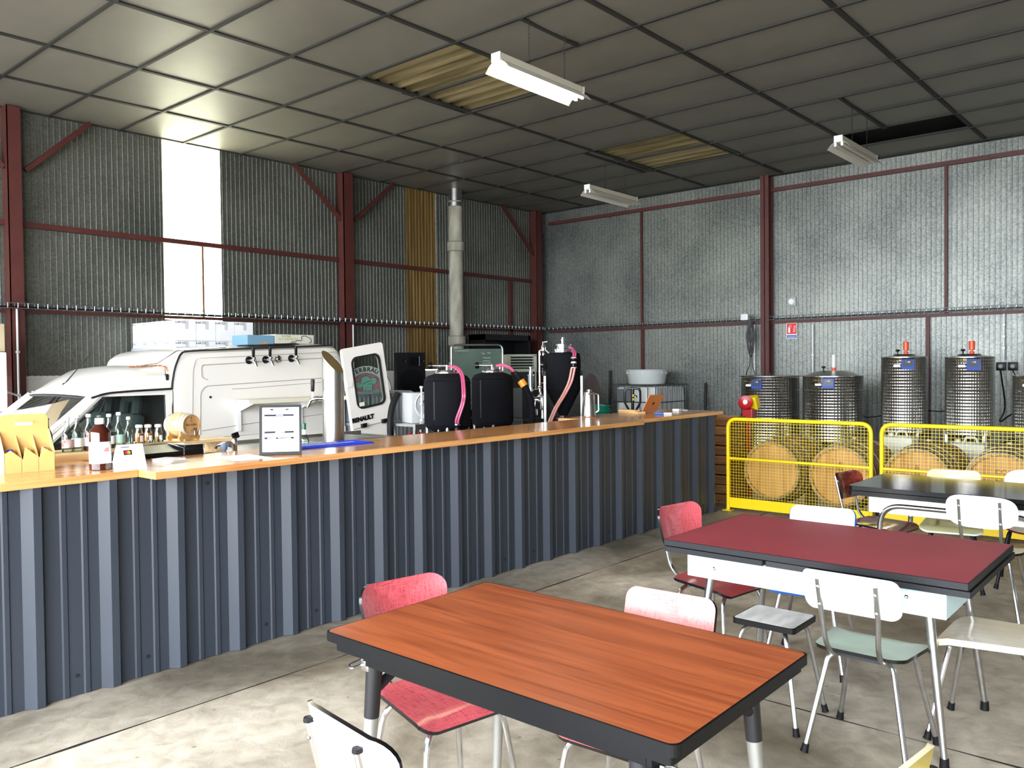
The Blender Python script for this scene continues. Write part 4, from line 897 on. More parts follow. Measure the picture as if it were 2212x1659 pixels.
dplate(rr2(0.10, 0.11, 0.460, 0.657, 0.07), 0.040, 0.044, glass('door_glass', (238, 244, 240), alpha=0.05), 'window_glass')
for (u, v) in ((0.138, 0.832), (0.40, 0.838)):
    mb = MB(); P = [door_pt(u+a, v+b, c) for c in (0.045, 0.085) for a, b in ((-0.028, -0.02), (0.028, -0.02), (0.022, 0.022), (-0.03, 0.022))]
    vs = [mb.bm.verts.new(p) for p in P]
    for f in ((0, 1, 2, 3), (7, 6, 5, 4), (0, 4, 5, 1), (1, 5, 6, 2), (2, 6, 7, 3), (3, 7, 4, 0)): mb._f([vs[i] for i in f])
    mb.build('bump_stop', black_pl, DR, world=True, smooth=False)
mb = MB(); mb.tube([door_pt(0.02, 0.85, 0.046), door_pt(0.50, 0.846, 0.046)], 0.005, 5); mb.build('door_crease', vgroove, DR, world=True)  # shade of the door crease, painted as a darker line
dplate([(0.012, 0.352), (0.075, 0.352), (0.075, 0.41), (0.012, 0.41)], 0.045, 0.055, vw, 'door_latch')
dplate([(0.122, 0.59), (0.185, 0.59), (0.185, 0.63), (0.122, 0.63)], 0.057, 0.058, mat('cream_sticker', (220, 212, 186), 0.6), 'window_sticker')
ex_ = (door_pt(1, 0)-door_pt(0, 0)); ez_ = (door_pt(0, 0)-door_pt(0, 1))
text('RENAULT', 0.062, black_pl, frame(door_pt(0.150, 0.763, 0.048), ex_, ez_), parent=DR, depth=0.003, bold=0.004)

# taps on the van side (each set screwed to it)
chrome2 = chrome
def tap(lab, x, z, handle=True):
    t = thing('beer_tap', lab, 'tap', (x, N0-0.002, z), group='taps in a row on the van side'); s = 1.15
    y = N0
    mb = MB(); mb.lathe([(0.034*s, 0), (0.032*s, 0.008), (0.020*s, 0.014), (0.014*s, 0.02)], (x, y-0.002, z), (0, -1, 0), 20); mb.build('wall_flange', black_gloss if handle else chrome, t, world=True)
    if handle:
        mb = MB(); mb.cyl((x, y-0.015, z), (x, y-0.085, z), 0.014, 0.013, 12); mb.lathe([(0.012, 0), (0.016, 0.01), (0.016, 0.03), (0.008, 0.04)], (x, y-0.085, z-0.005), (0.25, -0.3, 1), 12); mb.tube([(x, y-0.06, z), (x+0.012, y-0.095, z-0.02), (x+0.022, y-0.11, z-0.065)], 0.012, 10, radii=[0.013, 0.013, 0.009]); mb.build('faucet', chrome, t, world=True)
        mb = MB(); d = Vector((-0.16, -0.25, 1)).normalized(); mb.lathe([(0.007, 0.03), (0.014, 0.04), (0.016, 0.12), (0.013, 0.128)], (x, y-0.085, z), d, 12); mb.build('handle', black_pl, t, world=True)
    else:
        mb = MB(); mb.lathe([(0.014, 0.01), (0.012, 0.022), (0.004, 0.024)], (x, y, z), (0, -1, 0), 12); mb.build('spout_stub', black_pl, t, world=True)
tap('leftmost beer tap on the van side with black handle', 4.485, 1.684)
tap('second beer tap from the left on the van side with black handle', 4.672, 1.690)
tap('tap fitting on the van side without handle or spout', 4.815, 1.696, False)
tap('rightmost beer tap on the van side with black handle', 4.975, 1.702)
# drip shelf on brackets
alu = mat('pale_worn_board', (222, 216, 196), 0.4)
t = thing('drip_shelf', 'narrow pale shelf on two white brackets fixed to the van side', 'shelf', (4.75, 7.1, 1.2))
mb = MB(); mb.box((4.28, 6.98, 1.290), (5.42, 7.295, 1.305)); mb.box((4.28, 6.972, 1.266), (5.42, 6.984, 1.305)); mb.build('shelf_board', alu, t, world=True, smooth=False)
for xx in (4.36, 5.07):
    mb = MB(); mb.box((xx-0.022, 7.278, 0.99), (xx+0.022, 7.296, 1.29), 0.004); mb.prism([(7.28, 1.288), (7.00, 1.288), (7.00, 1.272), (7.28, 1.18)], 0, xx-0.004, xx+0.004); mb.build('bracket', white_paint, t, world=True, smooth=False)
# games and growler cartons
carton = mat('white_carton', (240, 241, 246), 0.6, var=0.03, vscale=6)
bw_, bd_, bh_ = 0.243, 0.268, 0.235; bx0, by0, zt_ = 4.625, 9.02, 2.165
ord_ = ['left', 'second', 'third', 'right']; layer = ['top layer', 'lower layer']
def carton_box(i, j, L):
    x = bx0+i*(bw_+0.004); y = by0+j*(bd_+0.003); z = zt_-bh_*(L+1)-0.003*L+random.uniform(-0.001, 0.001)
    front = j == 0; sideb = i == 0
    if front and sideb: lab = 'white carton at the near left corner of the stack, %s' % layer[L]
    elif front: lab = 'white carton in the row facing the bar, %s, %s from the left' % (layer[L], ['', 'second', 'third', 'fourth'][i])
    elif sideb: lab = 'white carton on the left side of the stack, %s, %s from the corner' % (layer[L], ['', 'second', 'third', 'fourth'][j])
    else: lab = 'white growler carton hidden inside the stack behind the van, %s' % layer[L]
    t = thing('carton', lab, 'box', (x, y, z), group='white cartons stacked behind the van' )
    mb = MB(); mb.box((x, y, z), (x+bw_, y+bd_, z+bh_), 0.004); mb.build('carton_body', carton, t, world=True, angle=0.3)
    if front:
        mb = MB(); mb.box((x+bw_*0.45, y-0.0008, z+bh_-0.10), (x+bw_*0.62, y+0.001, z+bh_-0.004)); mb.build('packing_tape', mat('clear_brown_tape', (206, 204, 206), 0.25), t, world=True, smooth=False)
        text('6-64 OZ.', 0.035, ink, frame((x+0.055, y-0.0012, z+bh_-0.024), (1, 0, 0), (0, 0, 1)), parent=t, depth=0.0003, bold=0.0006)
    if sideb: text('64 OZ', 0.030, ink, frame((x-0.0012, y+bd_-0.05, z+bh_-0.022), (0, -1, 0), (0, 0, 1)), parent=t, depth=0.0003)
for L in (0, 1):
    for i in range(4):
        for j in range(4):
            if 0 < i and 0 < j: continue
            carton_box(i, j, L)
t = thing('pallet_box', 'big plain bulk carton on a pallet carrying the white cartons behind the van', 'bulk box', (bx0+0.5, by0+0.53, 0))
mb = MB(); mb.box((bx0-0.02, by0, 0.15), (bx0+1.0, by0+1.07, zt_-2*bh_-0.009), 0.01); mb.build('bulk_carton', mat('brown_card', (170, 140, 100), 0.8), t, world=True, smooth=False)
pw = wood('pallet_pine', (150, 120, 84), (196, 166, 124), 0, 1.0, 0.8)
for k in range(3): mb = MB(); mb.box((bx0-0.02, by0+0.02+k*0.46, 0), (bx0+1.0, by0+0.12+k*0.46, 0.13)); mb.build('bearer', pw, t, world=True, smooth=False)
mb = MB()
for k in range(7): mb.box((bx0-0.04+k*0.15, by0, 0.13), (bx0+0.06+k*0.15, by0+1.06, 0.149))
mb.build('deck', pw, t, world=True, smooth=False)
film = mat('crumpled_stretch_film', (214, 220, 236), 0.15, alpha=0.55, bump=0.6, bscale=14)
mb = MB(); z_ = zt_-bh_-0.055; pts = []
random.seed(5)
pr = None
for (x, y) in [(bx0+0.5, by0-0.012), (bx0+0.3, by0-0.014), (bx0+0.1, by0-0.014), (bx0-0.012, by0-0.012)]+[(bx0-0.015-0.045*math.sin(PI*k/7), by0+0.15*k) for k in range(1, 8)]:
    c = [mb.bm.verts.new((x+random.uniform(-.008, .004)-0.02*(i == 1), y, z_-0.11+0.05*i+random.uniform(-.006, .006))) for i in range(3)]
    if pr:
        for i in range(2): mb._f([pr[i], c[i], c[i+1], pr[i+1]])
    pr = c
o = mb.build('stretch_film', film, loc=(bx0, by0, z_)); tag(o, 'loose clear stretch film wrapped round the lower white cartons', 'plastic film')
roofz = lambda x: 1.80+(x-4.2)*0.044+0.02
t = thing('board_game', 'white board game box lettered G.P. DETROIT on the van roof', 'game box', (5.35, 7.9, roofz(5.3)))
x0, x1 = 5.115, 5.62; zb = roofz(5.3)+0.004
gy = 7.80
mb = MB(); mb.box((x0, gy, zb), (x1, gy+0.34, zb+0.10), 0.003); mb.build('box_body', mat('pale_green_white_card', (206, 206, 190), 0.5), t, world=True, smooth=False)
text('Aero-Spiel', 0.028, mat('green_print', (80, 120, 40), 0.6), frame((x0+0.14, gy-0.001, zb+0.083), (1, 0, 0), (0, 0, 1)), parent=t, depth=0.0003)
text('G.P. DETROIT', 0.040, mat('olive_print', (160, 160, 60), 0.6), frame((x0+0.17, gy-0.001, zb+0.047), (1, 0, 0), (0, 0, 1)), parent=t, depth=0.0003)
mb = MB(); mb.tube([(x0+a, gy-0.001, zb+b) for a, b in ((0.20, 0.012), (0.23, 0.022), (0.26, 0.018), (0.28, 0.040), (0.33, 0.032), (0.345, 0.052), (0.335, 0.072), (0.36, 0.088), (0.40, 0.085), (0.46, 0.060), (0.47, 0.030), (0.46, 0.012), (0.44, 0.020))], 0.004, 5); mb.build('printed_track', ink, t, world=True)
t = thing('board_game', 'blue board game box on the van roof, between cartons and the white game', 'game box', (4.95, 7.9, roofz(4.9)))
mb = MB(); mb.box((4.78, gy, roofz(4.9)+0.004), (5.105, gy+0.3, roofz(4.9)+0.108), 0.003); mb.build('box_body', mat('sea_blue_card', (112, 150, 172), 0.5), t, world=True, smooth=False)
mb = MB(); mb.prism([(4.92, roofz(4.9)+0.006), (4.95, roofz(4.9)+0.03), (4.97, roofz(4.9)+0.02), (4.985, roofz(4.9)+0.045), (5.02, roofz(4.9)+0.02), (5.04, roofz(4.9)+0.006)], 1, gy-0.001, gy); mb.build('printed_picture', mat('orange_print', (190, 140, 90), 0.6), t, world=True, smooth=False)
t = thing('flat_tray', 'flat black tray lying on the van roof above the taps', 'tray', (4.9, 7.5, 1.87))
mb = MB(); mb.prism([(4.55, 1.838), (5.10, 1.868), (5.16, 1.858), (5.16, 1.850), (4.55, 1.828)], 1, 7.42, 7.62); mb.build('tray_body', seal, t, world=True, smooth=False)
# ------------------------------------------------------------------ on and behind the bar, left part
T = 1.087
kraft = mat('kraft_card', (222, 178, 108), 0.7, var=0.04, vscale=10)
t = thing('bottle_carrier', 'kraft cardboard six-bottle carrier with cut-out handle on the left end of the bar', 'bottle carrier', (1.55, 4.60, T))
cx0, cx1, cy0, cy1 = 1.455, 1.690, 4.60, 4.755
O_ = []
mb = MB()
fr_prof = [(cx0, T), (cx1, T), (cx1, T+0.082), (cx1-0.078, T+0.122), (cx1-0.078, T+0.065), (cx1-0.156, T+0.122), (cx1-0.156, T+0.062), (cx0, T+0.13)]
mb.prism([(cx0, T), (cx1, T), (cx1, T+0.085), (cx1-0.062, T+0.125), (cx1-0.072, T+0.070), (cx1-0.140, T+0.128), (cx1-0.150, T+0.066), (cx1-0.205, T+0.115), (cx0, T+0.10)], 1, cy0, cy0+0.0015)
mb.prism([(cx0, T), (cx1, T), (cx1, T+0.085), (cx0, T+0.085)], 1, cy1-0.0015, cy1)
mb.prism([(cy0, T), (cy1, T), (cy1, T+0.10), ((cy0+cy1)/2+0.01, T+0.21), ((cy0+cy1)/2-0.01, T+0.21), (cy0, T+0.10)], 0, cx1-0.0015, cx1); mb.prism([(cy0, T), (cy1, T), (cy1, T+0.10), ((cy0+cy1)/2+0.01, T+0.21), ((cy0+cy1)/2-0.01, T+0.21), (cy0, T+0.10)], 0, cx0, cx0+0.0015)
for k in (1, 2): mb.prism([(cy0, T+0.002), ((cy0+cy1)/2, T+0.002), ((cy0+cy1)/2, T+0.19), (cy0, T+0.075)], 0, cx0+0.078*k, cx0+0.078*k+0.0015)
mb.box((cx0, cy0, T), (cx1, cy1, T+0.0015)); mb.build('carrier_box', kraft, t, world=True, smooth=False)
ym = (cy0+cy1)/2
out = rrect(cx1-cx0-0.004, 0.29, 0.032, 6, (cx0+cx1)/2, T+0.145+0.002); hole = rrect(0.085, 0.022, 0.0105, 6, (cx0+cx1)/2, T+0.245)
mb = MB()
for yy in (ym-0.0015, ym+0.0015):
    A = [mb.bm.verts.new((p[0], yy, p[1])) for p in out]; H = [mb.bm.verts.new((p[0], yy, p[1])) for p in hole]; n = len(A)
    for i in range(n): mb._f([A[i], A[(i+1) % n], H[(i+1) % n], H[i]])
mb.build('handle_panel', kraft, t, world=True, smooth=False)
mb = MB(); mb.box(((cx0+cx1)/2-0.042, ym-0.012, T+0.250), ((cx0+cx1)/2+0.042, ym-0.010, T+0.256)); mb.build('handle_flap', kraft, t, world=True, smooth=False)
amber = mat('amber_glass', (58, 22, 8), 0.06, trans=0.5, spec=0.6)
def lathe_thing(name, lab, cat, c, parts, group=None, n=24):
    t = thing(name, lab, cat, c, group=group)
    for nm, m, prof in parts:
        mb = MB(); mb.lathe(prof, c, n=n); mb.build(nm, m, t, world=True)
    return t
bcap = mat('blue_crown_cap', (30, 50, 190), 0.3)
for i in range(3):
    for j in range(2):
        c = (cx0+0.039+0.078*i, cy0+0.038+0.078*j, T+0.002)
        lathe_thing('beer_bottle', 'brown beer bottle in the carrier, %s row, %s slot from the left' % (['front', 'back'][j], ['first', 'second', 'third'][i]), 'bottle', c, [('bottle_body', amber, [(0.028, 0), (0.030, 0.004), (0.030, 0.055), (0.024, 0.075), (0.014, 0.095), (0.012, 0.105)]), ('crown_cap', bcap if (i+j) % 2 == 0 else grey_steel, [(0.0145, 0.105), (0.0145, 0.111), (0.011, 0.115)])], 'beer bottles in the kraft carrier', 16)
brown = mat('brown_pet_plastic', (72, 26, 12), 0.12, trans=0.35, coat=0.4)
c = (1.835, 4.40, T)
t = lathe_thing('pharmacy_bottle', 'large dark brown bottle with white cap and white label on the bar', 'bottle', c, [('bottle_body', brown, [(0.048, 0), (0.052, 0.004), (0.052, 0.19), (0.050, 0.20), (0.020, 0.232), (0.018, 0.24)]), ('cap', white_pl, [(0.021, 0.236), (0.023, 0.240), (0.023, 0.262), (0.021, 0.266)]), ('label', paper, [(0.0524, 0.035), (0.0526, 0.036), (0.0526, 0.145), (0.0524, 0.146)])])
redp = mat('red_print', (190, 40, 50), 0.6)
mb = MB()
for k in range(4):
    z = c[2]+0.098+0.005*k; a = Vector((-0.38, -0.92, 0)).normalized()
    P0 = [c[0]+0.0532*math.cos(math.radians(q)) for q in ()]; pts = [(c[0]+0.0530*math.cos(math.radians(q)), c[1]+0.0530*math.sin(math.radians(q)), z) for q in range(262+4*k, 300, 6)]; mb.tube(pts, 0.0020, 4)
mb.build('printed_stripes', redp, t, world=True)
# card sign
t = thing('card_sign', 'white angled stand with a card-payment emblem on the bar', 'card stand', (2.0, 4.30, T))
mb = MB(); P = [(4.275, T), (4.40, T), (4.335, T+0.125), (4.322, T+0.125)]
mb.prism(P, 0, 1.888, 2.020); mb.build('stand_body', white_pl, t, world=True, smooth=False)
nd = Vector((0, -0.125, 0.047)).normalized(); up_ = Vector((0, 0.047, 0.125)).normalized()
def onf(u, v, d=0.0015): return Vector((1.888+u, 4.275, T))+up_*v+nd*d
mb = MB(); 
def fl_rect(mb, u0, v0, u1, v1, d): mb.quad([onf(u0, v0, d), onf(u1, v0, d), onf(u1, v1, d), onf(u0, v1, d)])
fl_rect(mb, 0.025, 0.078, 0.068, 0.104, 0.0010); mb.build('emblem_panel', ink, t, world=True, smooth=False)
for u, m in ((0.040, mat('emblem_red', (220, 40, 40), 0.5)), (0.052, mat('emblem_orange', (240, 150, 50), 0.5))):
    mb = MB(); mb.lathe([(0.009, 0), (0.001, 0.0004)], onf(u, 0.091, 0.0014+0.0006*(u > 0.045)), nd, 18); mb.build('emblem_disc', m, t, world=True)
mb = MB(); fl_rect(mb, 0.015, 0.118, 0.06, 0.123, 0.0010); mb.build('printed_line', mat('slate_print', (90, 100, 120), 0.6), t, world=True, smooth=False)
# paper stacks and sheets
def sheets(lab, c, w, d, n, rz, dz=0.0022, name='paper_stack', cat='papers', m=paper):
    mb = MB(); random.seed(int(c[0]*100))
    for k in range(n):
        r = Matrix.Rotation(rz+random.uniform(-.14, .14)*(n > 1), 3, 'Z'); p = Vector((c[0]+random.uniform(-.008, .008)*(n > 1), c[1]+random.uniform(-.008, .008)*(n > 1), c[2]+dz*k))
        mb.box(p-Vector((w/2, d/2, 0)), p+Vector((w/2, d/2, dz*0.8)), 0, r)
    o = mb.build(name, m, loc=c, smooth=False); tag(o, lab, cat); return o
sheets('untidy stack of white flyers beside the white card stand', (2.235, 4.46, T), 0.105, 0.15, 8, 0.2)
o = sheets('white printed sheet lying on the bar left of the menu frame', (2.60, 4.30, T), 0.21, 0.297, 1, -0.1, 0.001, 'paper_sheet', 'paper')
sheets('small paper slip near the step in the worktop', (2.09, 4.18, T), 0.09, 0.06, 1, 0.3, 0.001, 'paper_slip', 'paper')
# low sunken work area behind: drawers, black till, stainless sink
bc = thing('back_counter', 'stainless steel back counter with sink and drip grille behind the bar', 'back counter', (3.4, 5.1, 0))
mb = MB(); mb.box((2.64, 4.755, 0.985), (4.74, 5.90, 1.010), 0.004); mb.box((2.64, 5.89, 0.985), (4.74, 5.91, 1.035), 0.003); mb.build('steel_top', steel, bc, world=True, smooth=False)
mb = MB(); mb.box((2.66, 4.77, 0), (4.70, 5.86, 0.984)); mb.build('cabinet_body', grey_steel, bc, world=True, smooth=False)
mb = MB(); ring_frame(mb, 3.88, 5.30, 4.50, 5.80, 1.010, 1.022, 0.02)
for k in range(16): mb.box((3.90+0.037*k, 5.32, 1.012), (3.918+0.037*k, 5.78, 1.018))
mb.build('drip_grille', steel, bc, world=True, smooth=False)
mb = MB(); ring_frame(mb, 2.66, 5.0, 3.06, 5.40, 1.010, 1.016, 0.03); mb.box((2.69, 5.03, 0.986), (3.03, 5.37, 1.0115)); mb.build('sink_bowl', chrome_worn, bc, world=True, smooth=False)
# till: black keyboard block
t = thing('card_terminal', 'black slanted till keyboard lying behind the white flyers', 'till', (2.35, 4.78, T))
mb = MB(); mb.prism([(4.70, T), (4.915, T), (4.915, T+0.055), (4.70, T+0.028)], 0, 2.17, 2.57); mb.build('body', black_pl, t, world=True, smooth=False)
mb = MB(); mb.box((2.45, 4.70, T+0.025), (2.57, 4.915, T+0.060), 0.006); mb.build('display', black_gloss, t, world=True, smooth=False)
mb = MB(); mb.tube([(2.445, 4.698, T+0.005), (2.445, 4.698, T+0.045), (2.445, 4.91, T+0.062)], 0.003, 5); mb.build('silver_strip', chrome, t, world=True)
t = thing('cash_box', 'small black box behind the brown bottle', 'box', (1.99, 4.62, T)); mb = MB(); mb.box((1.93, 4.60, T), (2.16, 4.78, T+0.034), 0.005); mb.build('box_body', black_pl, t, world=True, smooth=False); mb = MB(); mb.tube(fillet([(1.98, 4.598, T+0.008), (1.99, 4.59, T+0.022), (2.04, 4.59, T+0.022), (2.05, 4.598, T+0.008)], 0.006), 0.003, 5); mb.build('wire_clip', chrome, t, world=True)
# faucet
t = thing('sink_faucet', 'chrome mixer faucet with lever, standing between barrel and menu frame', 'faucet', (2.745, 4.78, T-0.08)); c = Vector((2.76, 4.955, 1.010))
c = Vector((2.825, 4.78, 1.010))
mb = MB(); mb.lathe([(0.026, 0), (0.025, 0.012), (0.018, 0.02), (0.017, 0.105), (0.020, 0.115), (0.020, 0.135), (0.013, 0.150)], c, n=20); mb.tube(spline([c+Vector((0, 0, 0.09)), c+Vector((-0.03, 0.07, 0.11)), c+Vector((-0.05, 0.12, 0.10)), c+Vector((-0.055, 0.13, 0.08))], 6), 0.011, 10); mb.build('faucet_body', chrome, t, world=True)
mb = MB(); mb.box(c+Vector((-0.015, -0.011, 0.145)), c+Vector((0.03, 0.011, 0.185)), 0.006, Quaternion((0, 1, 0), -0.35).to_matrix()); mb.build('lever', black_gloss, t, world=True)
t = thing('coffee_scoop', 'small blue-grey coffee scoop beside the faucet', 'scoop', (2.765, 4.80, 1.01));  # small scoop standing beside the faucet
mb = MB(); mb.lathe([(0.012, 0), (0.010, 0.07), (0.018, 0.08), (0.022, 0.11), (0.012, 0.118)], (2.765, 4.80, 1.010), n=14); mb.build('scoop_body', mat('blue_grey_glaze', (110, 124, 150), 0.3), t, world=True)
# menu in black frame
t = thing('menu_frame', 'black framed menu card standing on the bar with grey printed bars', 'menu', (2.80, 4.26, T))
ex = Vector((0.19, -0.145, 0)).normalized(); b0 = Vector((2.712, 4.315, T)); nrm = Vector((ex.y, -ex.x, 0)); nrm = nrm if nrm.dot(Vector((-2.8, -4.3, 0))) > 0 else -nrm; up_ = (Vector((0, 0, 1))-nrm*0.16).normalized(); nn = ex.cross(up_); nn = nn if nn.dot(nrm) > 0 else -nn
def mp(u, v, d=0.0): return b0+ex*u+up_*v+nn*d
def mrect(mb, u0, v0, u1, v1, d0, d1):
    vs = [mb.bm.verts.new(mp(u, v, d)) for d in (d0, d1) for u, v in ((u0, v0), (u1, v0), (u1, v1), (u0, v1))]
    for f in ((0, 1, 2, 3), (7, 6, 5, 4), (0, 4, 5, 1), (1, 5, 6, 2), (2, 6, 7, 3), (3, 7, 4, 0)): mb._f([vs[i] for i in f])
Wm, Hm = 0.242, 0.297
mb = MB(); mrect(mb, 0, 0, Wm, 0.018, 0, 0.014); mrect(mb, 0, Hm-0.014, Wm, Hm, 0, 0.014); mrect(mb, 0, 0.018, 0.014, Hm-0.014, 0, 0.014); mrect(mb, Wm-0.014, 0.018, Wm, Hm-0.014, 0, 0.014); mb.build('frame_border', black_pl, t, world=True, smooth=False)
mb = MB(); mrect(mb, 0.014, 0.018, Wm-0.014, Hm-0.014, 0.002, 0.006); mb.build('menu_sheet', paper, t, world=True, smooth=False)
mb = MB()
for v in (0.236, 0.135, 0.100): mrect(mb, 0.028, v-0.0055, Wm-0.045, v+0.0055, 0.006, 0.0064)
mrect(mb, 0.062, 0.266, 0.080, 0.274, 0.006, 0.0064); mrect(mb, 0.150, 0.266, 0.168, 0.274, 0.006, 0.0064); mb.build('printed_bar', mat('grey_bar_print', (44, 45, 56), 0.7, spec=0.1), t, world=True, smooth=False)
mb = MB()
for v, a, b in ((0.236, 0.095, 0.135), (0.135, 0.09, 0.145), (0.100, 0.045, 0.095), (0.100, 0.105, 0.18)): mrect(mb, a, v-0.0022, b, v+0.0022, 0.0064, 0.0067)
mb.build('printed_title', paper, t, world=True, smooth=False)
mb = MB(); mb.prism([(0, 0), (0, 0)], 0, 0, 0) if False else None; vs = [mp(0.09, 0.15, 0), mp(0.15, 0.15, 0)]; q0 = vs[0]-nrm*0.08; q1 = vs[1]-nrm*0.08; q0.z = T; q1.z = T; mb.quad([vs[0], vs[1], q1, q0]); mb.build('back_strut', black_pl, t, world=True, smooth=False)
# blue bar mat
bluem = mat('royal_blue_rubber', (24, 62, 200), 0.5); 
t = thing('bar_mat', 'royal blue rubber bar mat with white lettering strips, right of the menu frame', 'bar mat', (3.3, 4.5, T))
MA = Vector((3.02, 4.40, T)); mx_ = Vector((0.60, -0.04, 0)); ex = mx_.normalized(); ey = Vector((-ex.y, ex.x, 0))
mb = MB(); P = [MA+ex*a+ey*b for a, b in rrect(0.62, 0.24, 0.035, 4, 0.31, 0.13)]; A_ = [mb.bm.verts.new(p) for p in P]; B_ = [mb.bm.verts.new(p+Vector((0, 0, 0.006))) for p in P]; n = len(P)
for i in range(n): mb._f([A_[i], A_[(i+1) % n], B_[(i+1) % n], B_[i]])
mb._f(B_); mb._f(A_[::-1]); mb.build('mat_base', bluem, t, world=True, smooth=False)
mb = MB()
for i in range(36):
    for j in range(13):
        b = 0.03+0.0165*j; a = 0.03+0.0158*i
        if 0.050 < b < 0.11 and a > 0.06 and a < 0.5: continue
        if 0.13 < b < 0.185 and a < 0.42: continue
        p = MA+ex*a+ey*b; mb.lathe([(0.0045, 0.006), (0.0035, 0.012)], p, n=5, capa=False)
tag(mb.build('rubber_nubs', bluem, t, world=True), kind='stuff')
mb = MB()
for b0_, b1_, a0, a1 in ((0.078, 0.106, 0.06, 0.50), (0.158, 0.184, 0.02, 0.42)):
    P = [MA+ex*a+ey*b for a, b in ((a0, b0_), (a1, b0_), (a1, b1_), (a0, b1_))]; mb.quad([p+Vector((0, 0, 0.0135)) for p in P]); 
mb.build('lettering_strip', paper, t, world=True, smooth=False)
# slanted stainless tap column
t = thing('tap_column', 'thick brushed steel tap column cut at a slant, with one black-handled tap', 'tap column', (3.76, 5.0, 1.01)); c = Vector((3.765, 5.0, 1.010)); r = 0.078
mb = MB(); n = 40; A_ = []; B_ = []
sl = Vector((0.35, -0.94, 0))
for i in range(n):
    a = 2*PI*i/n; d = Vector((math.cos(a), math.sin(a), 0)); A_.append(mb.bm.verts.new(c+d*r)); B_.append(mb.bm.verts.new(c+d*r+Vector((0, 0, 0.634-0.085*d.dot(sl)))))
for i in range(n): mb._f([A_[i], A_[(i+1) % n], B_[(i+1) % n], B_[i]])
mb.build('column_tube', steel, t, world=True)
mb = MB(); mb._f([mb.bm.verts.new(v.co) for v in []]) if False else None
P = [c+Vector((math.cos(2*PI*i/n), math.sin(2*PI*i/n), 0))*(r*0.995)+Vector((0, 0, 0.6335-0.085*Vector((math.cos(2*PI*i/n), math.sin(2*PI*i/n), 0)).dot(sl))) for i in range(n)]; mb.quad(P); mb.build('top_face', mat('polished_brass_face', (214, 196, 150), 0.3, 1.0), t, world=True, smooth=False)
mb = MB(); mb.lathe([(r+0.03, 0), (r+0.03, 0.008), (r+0.004, 0.012)], c, n=40); mb.build('base_flange', steel, t, world=True)
tpv = c+Vector((-0.72*r, 0.69*r, 0.365)); dd = Vector((-0.75, 0.66, 0)).normalized()
mb = MB(); mb.cyl(tpv, tpv+dd*0.07, 0.013); mb.lathe([(0.018, 0), (0.018, 0.01)], tpv+dd*0.035, dd, 14); mb.tube([tpv+dd*0.05, tpv+dd*0.085+Vector((0, 0, -0.012)), tpv+dd*0.11+Vector((0, 0, -0.062))], 0.012, 10, radii=[0.014, 0.014, 0.009]); mb.cyl(tpv+dd*0.07, tpv+dd*0.07+Vector((0, 0, 0.055)), 0.011, 0.008); mb.build('faucet', chrome, t, world=True)
mb = MB(); mb.lathe([(0.008, 0), (0.013, 0.01), (0.015, 0.085), (0.012, 0.093)], tpv+dd*0.07+Vector((0, 0, 0.05)), (0.03, 0, 1), 12); mb.build('handle', black_pl, t, world=True)
# green-capped bottle
grn = mat('green_capsule', (20, 96, 60), 0.35); clear = glass('clear_bottle_glass', (222, 234, 230), 0.02, 0.5)
lathe_thing('spirit_bottle', 'clear bottle with green capsule beside the menu frame, on the back counter', 'bottle', (3.80, 5.42, 1.010), [('bottle_body', clear, [(0.036, 0), (0.038, 0.005), (0.038, 0.03), (0.030, 0.055), (0.015, 0.085), (0.014, 0.155)]), ('capsule', grn, [(0.0155, 0.115), (0.0155, 0.16), (0.014, 0.163)]), ('label', paper, [(0.020, 0.076), (0.0165, 0.083), (0.0165, 0.110), (0.0155, 0.113)])])

# raised back shelf with bottles
SH = 1.12
shw = wood('pale_shelf_board', (206, 160, 100), (240, 206, 148), 0, 0.7, 0.4)
t = thing('bottle_shelf', 'raised pale wooden shelf board carrying the bottles behind the bar', 'shelf', (2.3, 5.2, 0))
mb = MB(); mb.box((1.2, 5.00, SH-0.045), (2.62, 5.34, SH), 0.003); mb.box((2.30, 5.345, SH-0.03), (3.16, 5.60, SH-0.010), 0.003); mb.build('shelf_board', shw, t, world=True, smooth=False)
mb = MB()
for xx in (1.3, 1.9, 2.48): mb.box((xx, 5.2, 0), (xx+0.05, 5.32, SH-0.045))
for xx in (2.72, 3.05): mb.box((xx, 5.40, 1.010), (xx+0.05, 5.56, SH-0.03))
mb.build('support', shw, t, world=True, smooth=False)
mb = MB(); mb.box((1.22, 4.935, 0), (2.54, 4.99, 1.087)); mb.build('back_panel', beech, t, world=True, smooth=False)
t = thing('barrel_stave', 'curved oak barrel stave lying on edge below the small barrel', 'stave', (2.55, 5.15, SH)) 
mb = MB(); pr = None
for k in range(15):
    q = k/14; x = 2.05+0.72*q; y = 4.985+0.14*q; z = SH-0.012+0.040*(1-(2*q-1)**2)
    c4 = [mb.bm.verts.new((x, y, z)), mb.bm.verts.new((x, y-0.055, z-0.004)), mb.bm.verts.new((x, y-0.055, z-0.024)), mb.bm.verts.new((x, y, z-0.020))]
    if pr:
        for i in range(4): mb._f([pr[i], pr[(i+1) % 4], c4[(i+1) % 4], c4[i]])
    else: mb._f(c4)
    pr = c4
mb._f(pr[::-1]); mb.build('stave_body', oak_stave, t, world=True, smooth=False)
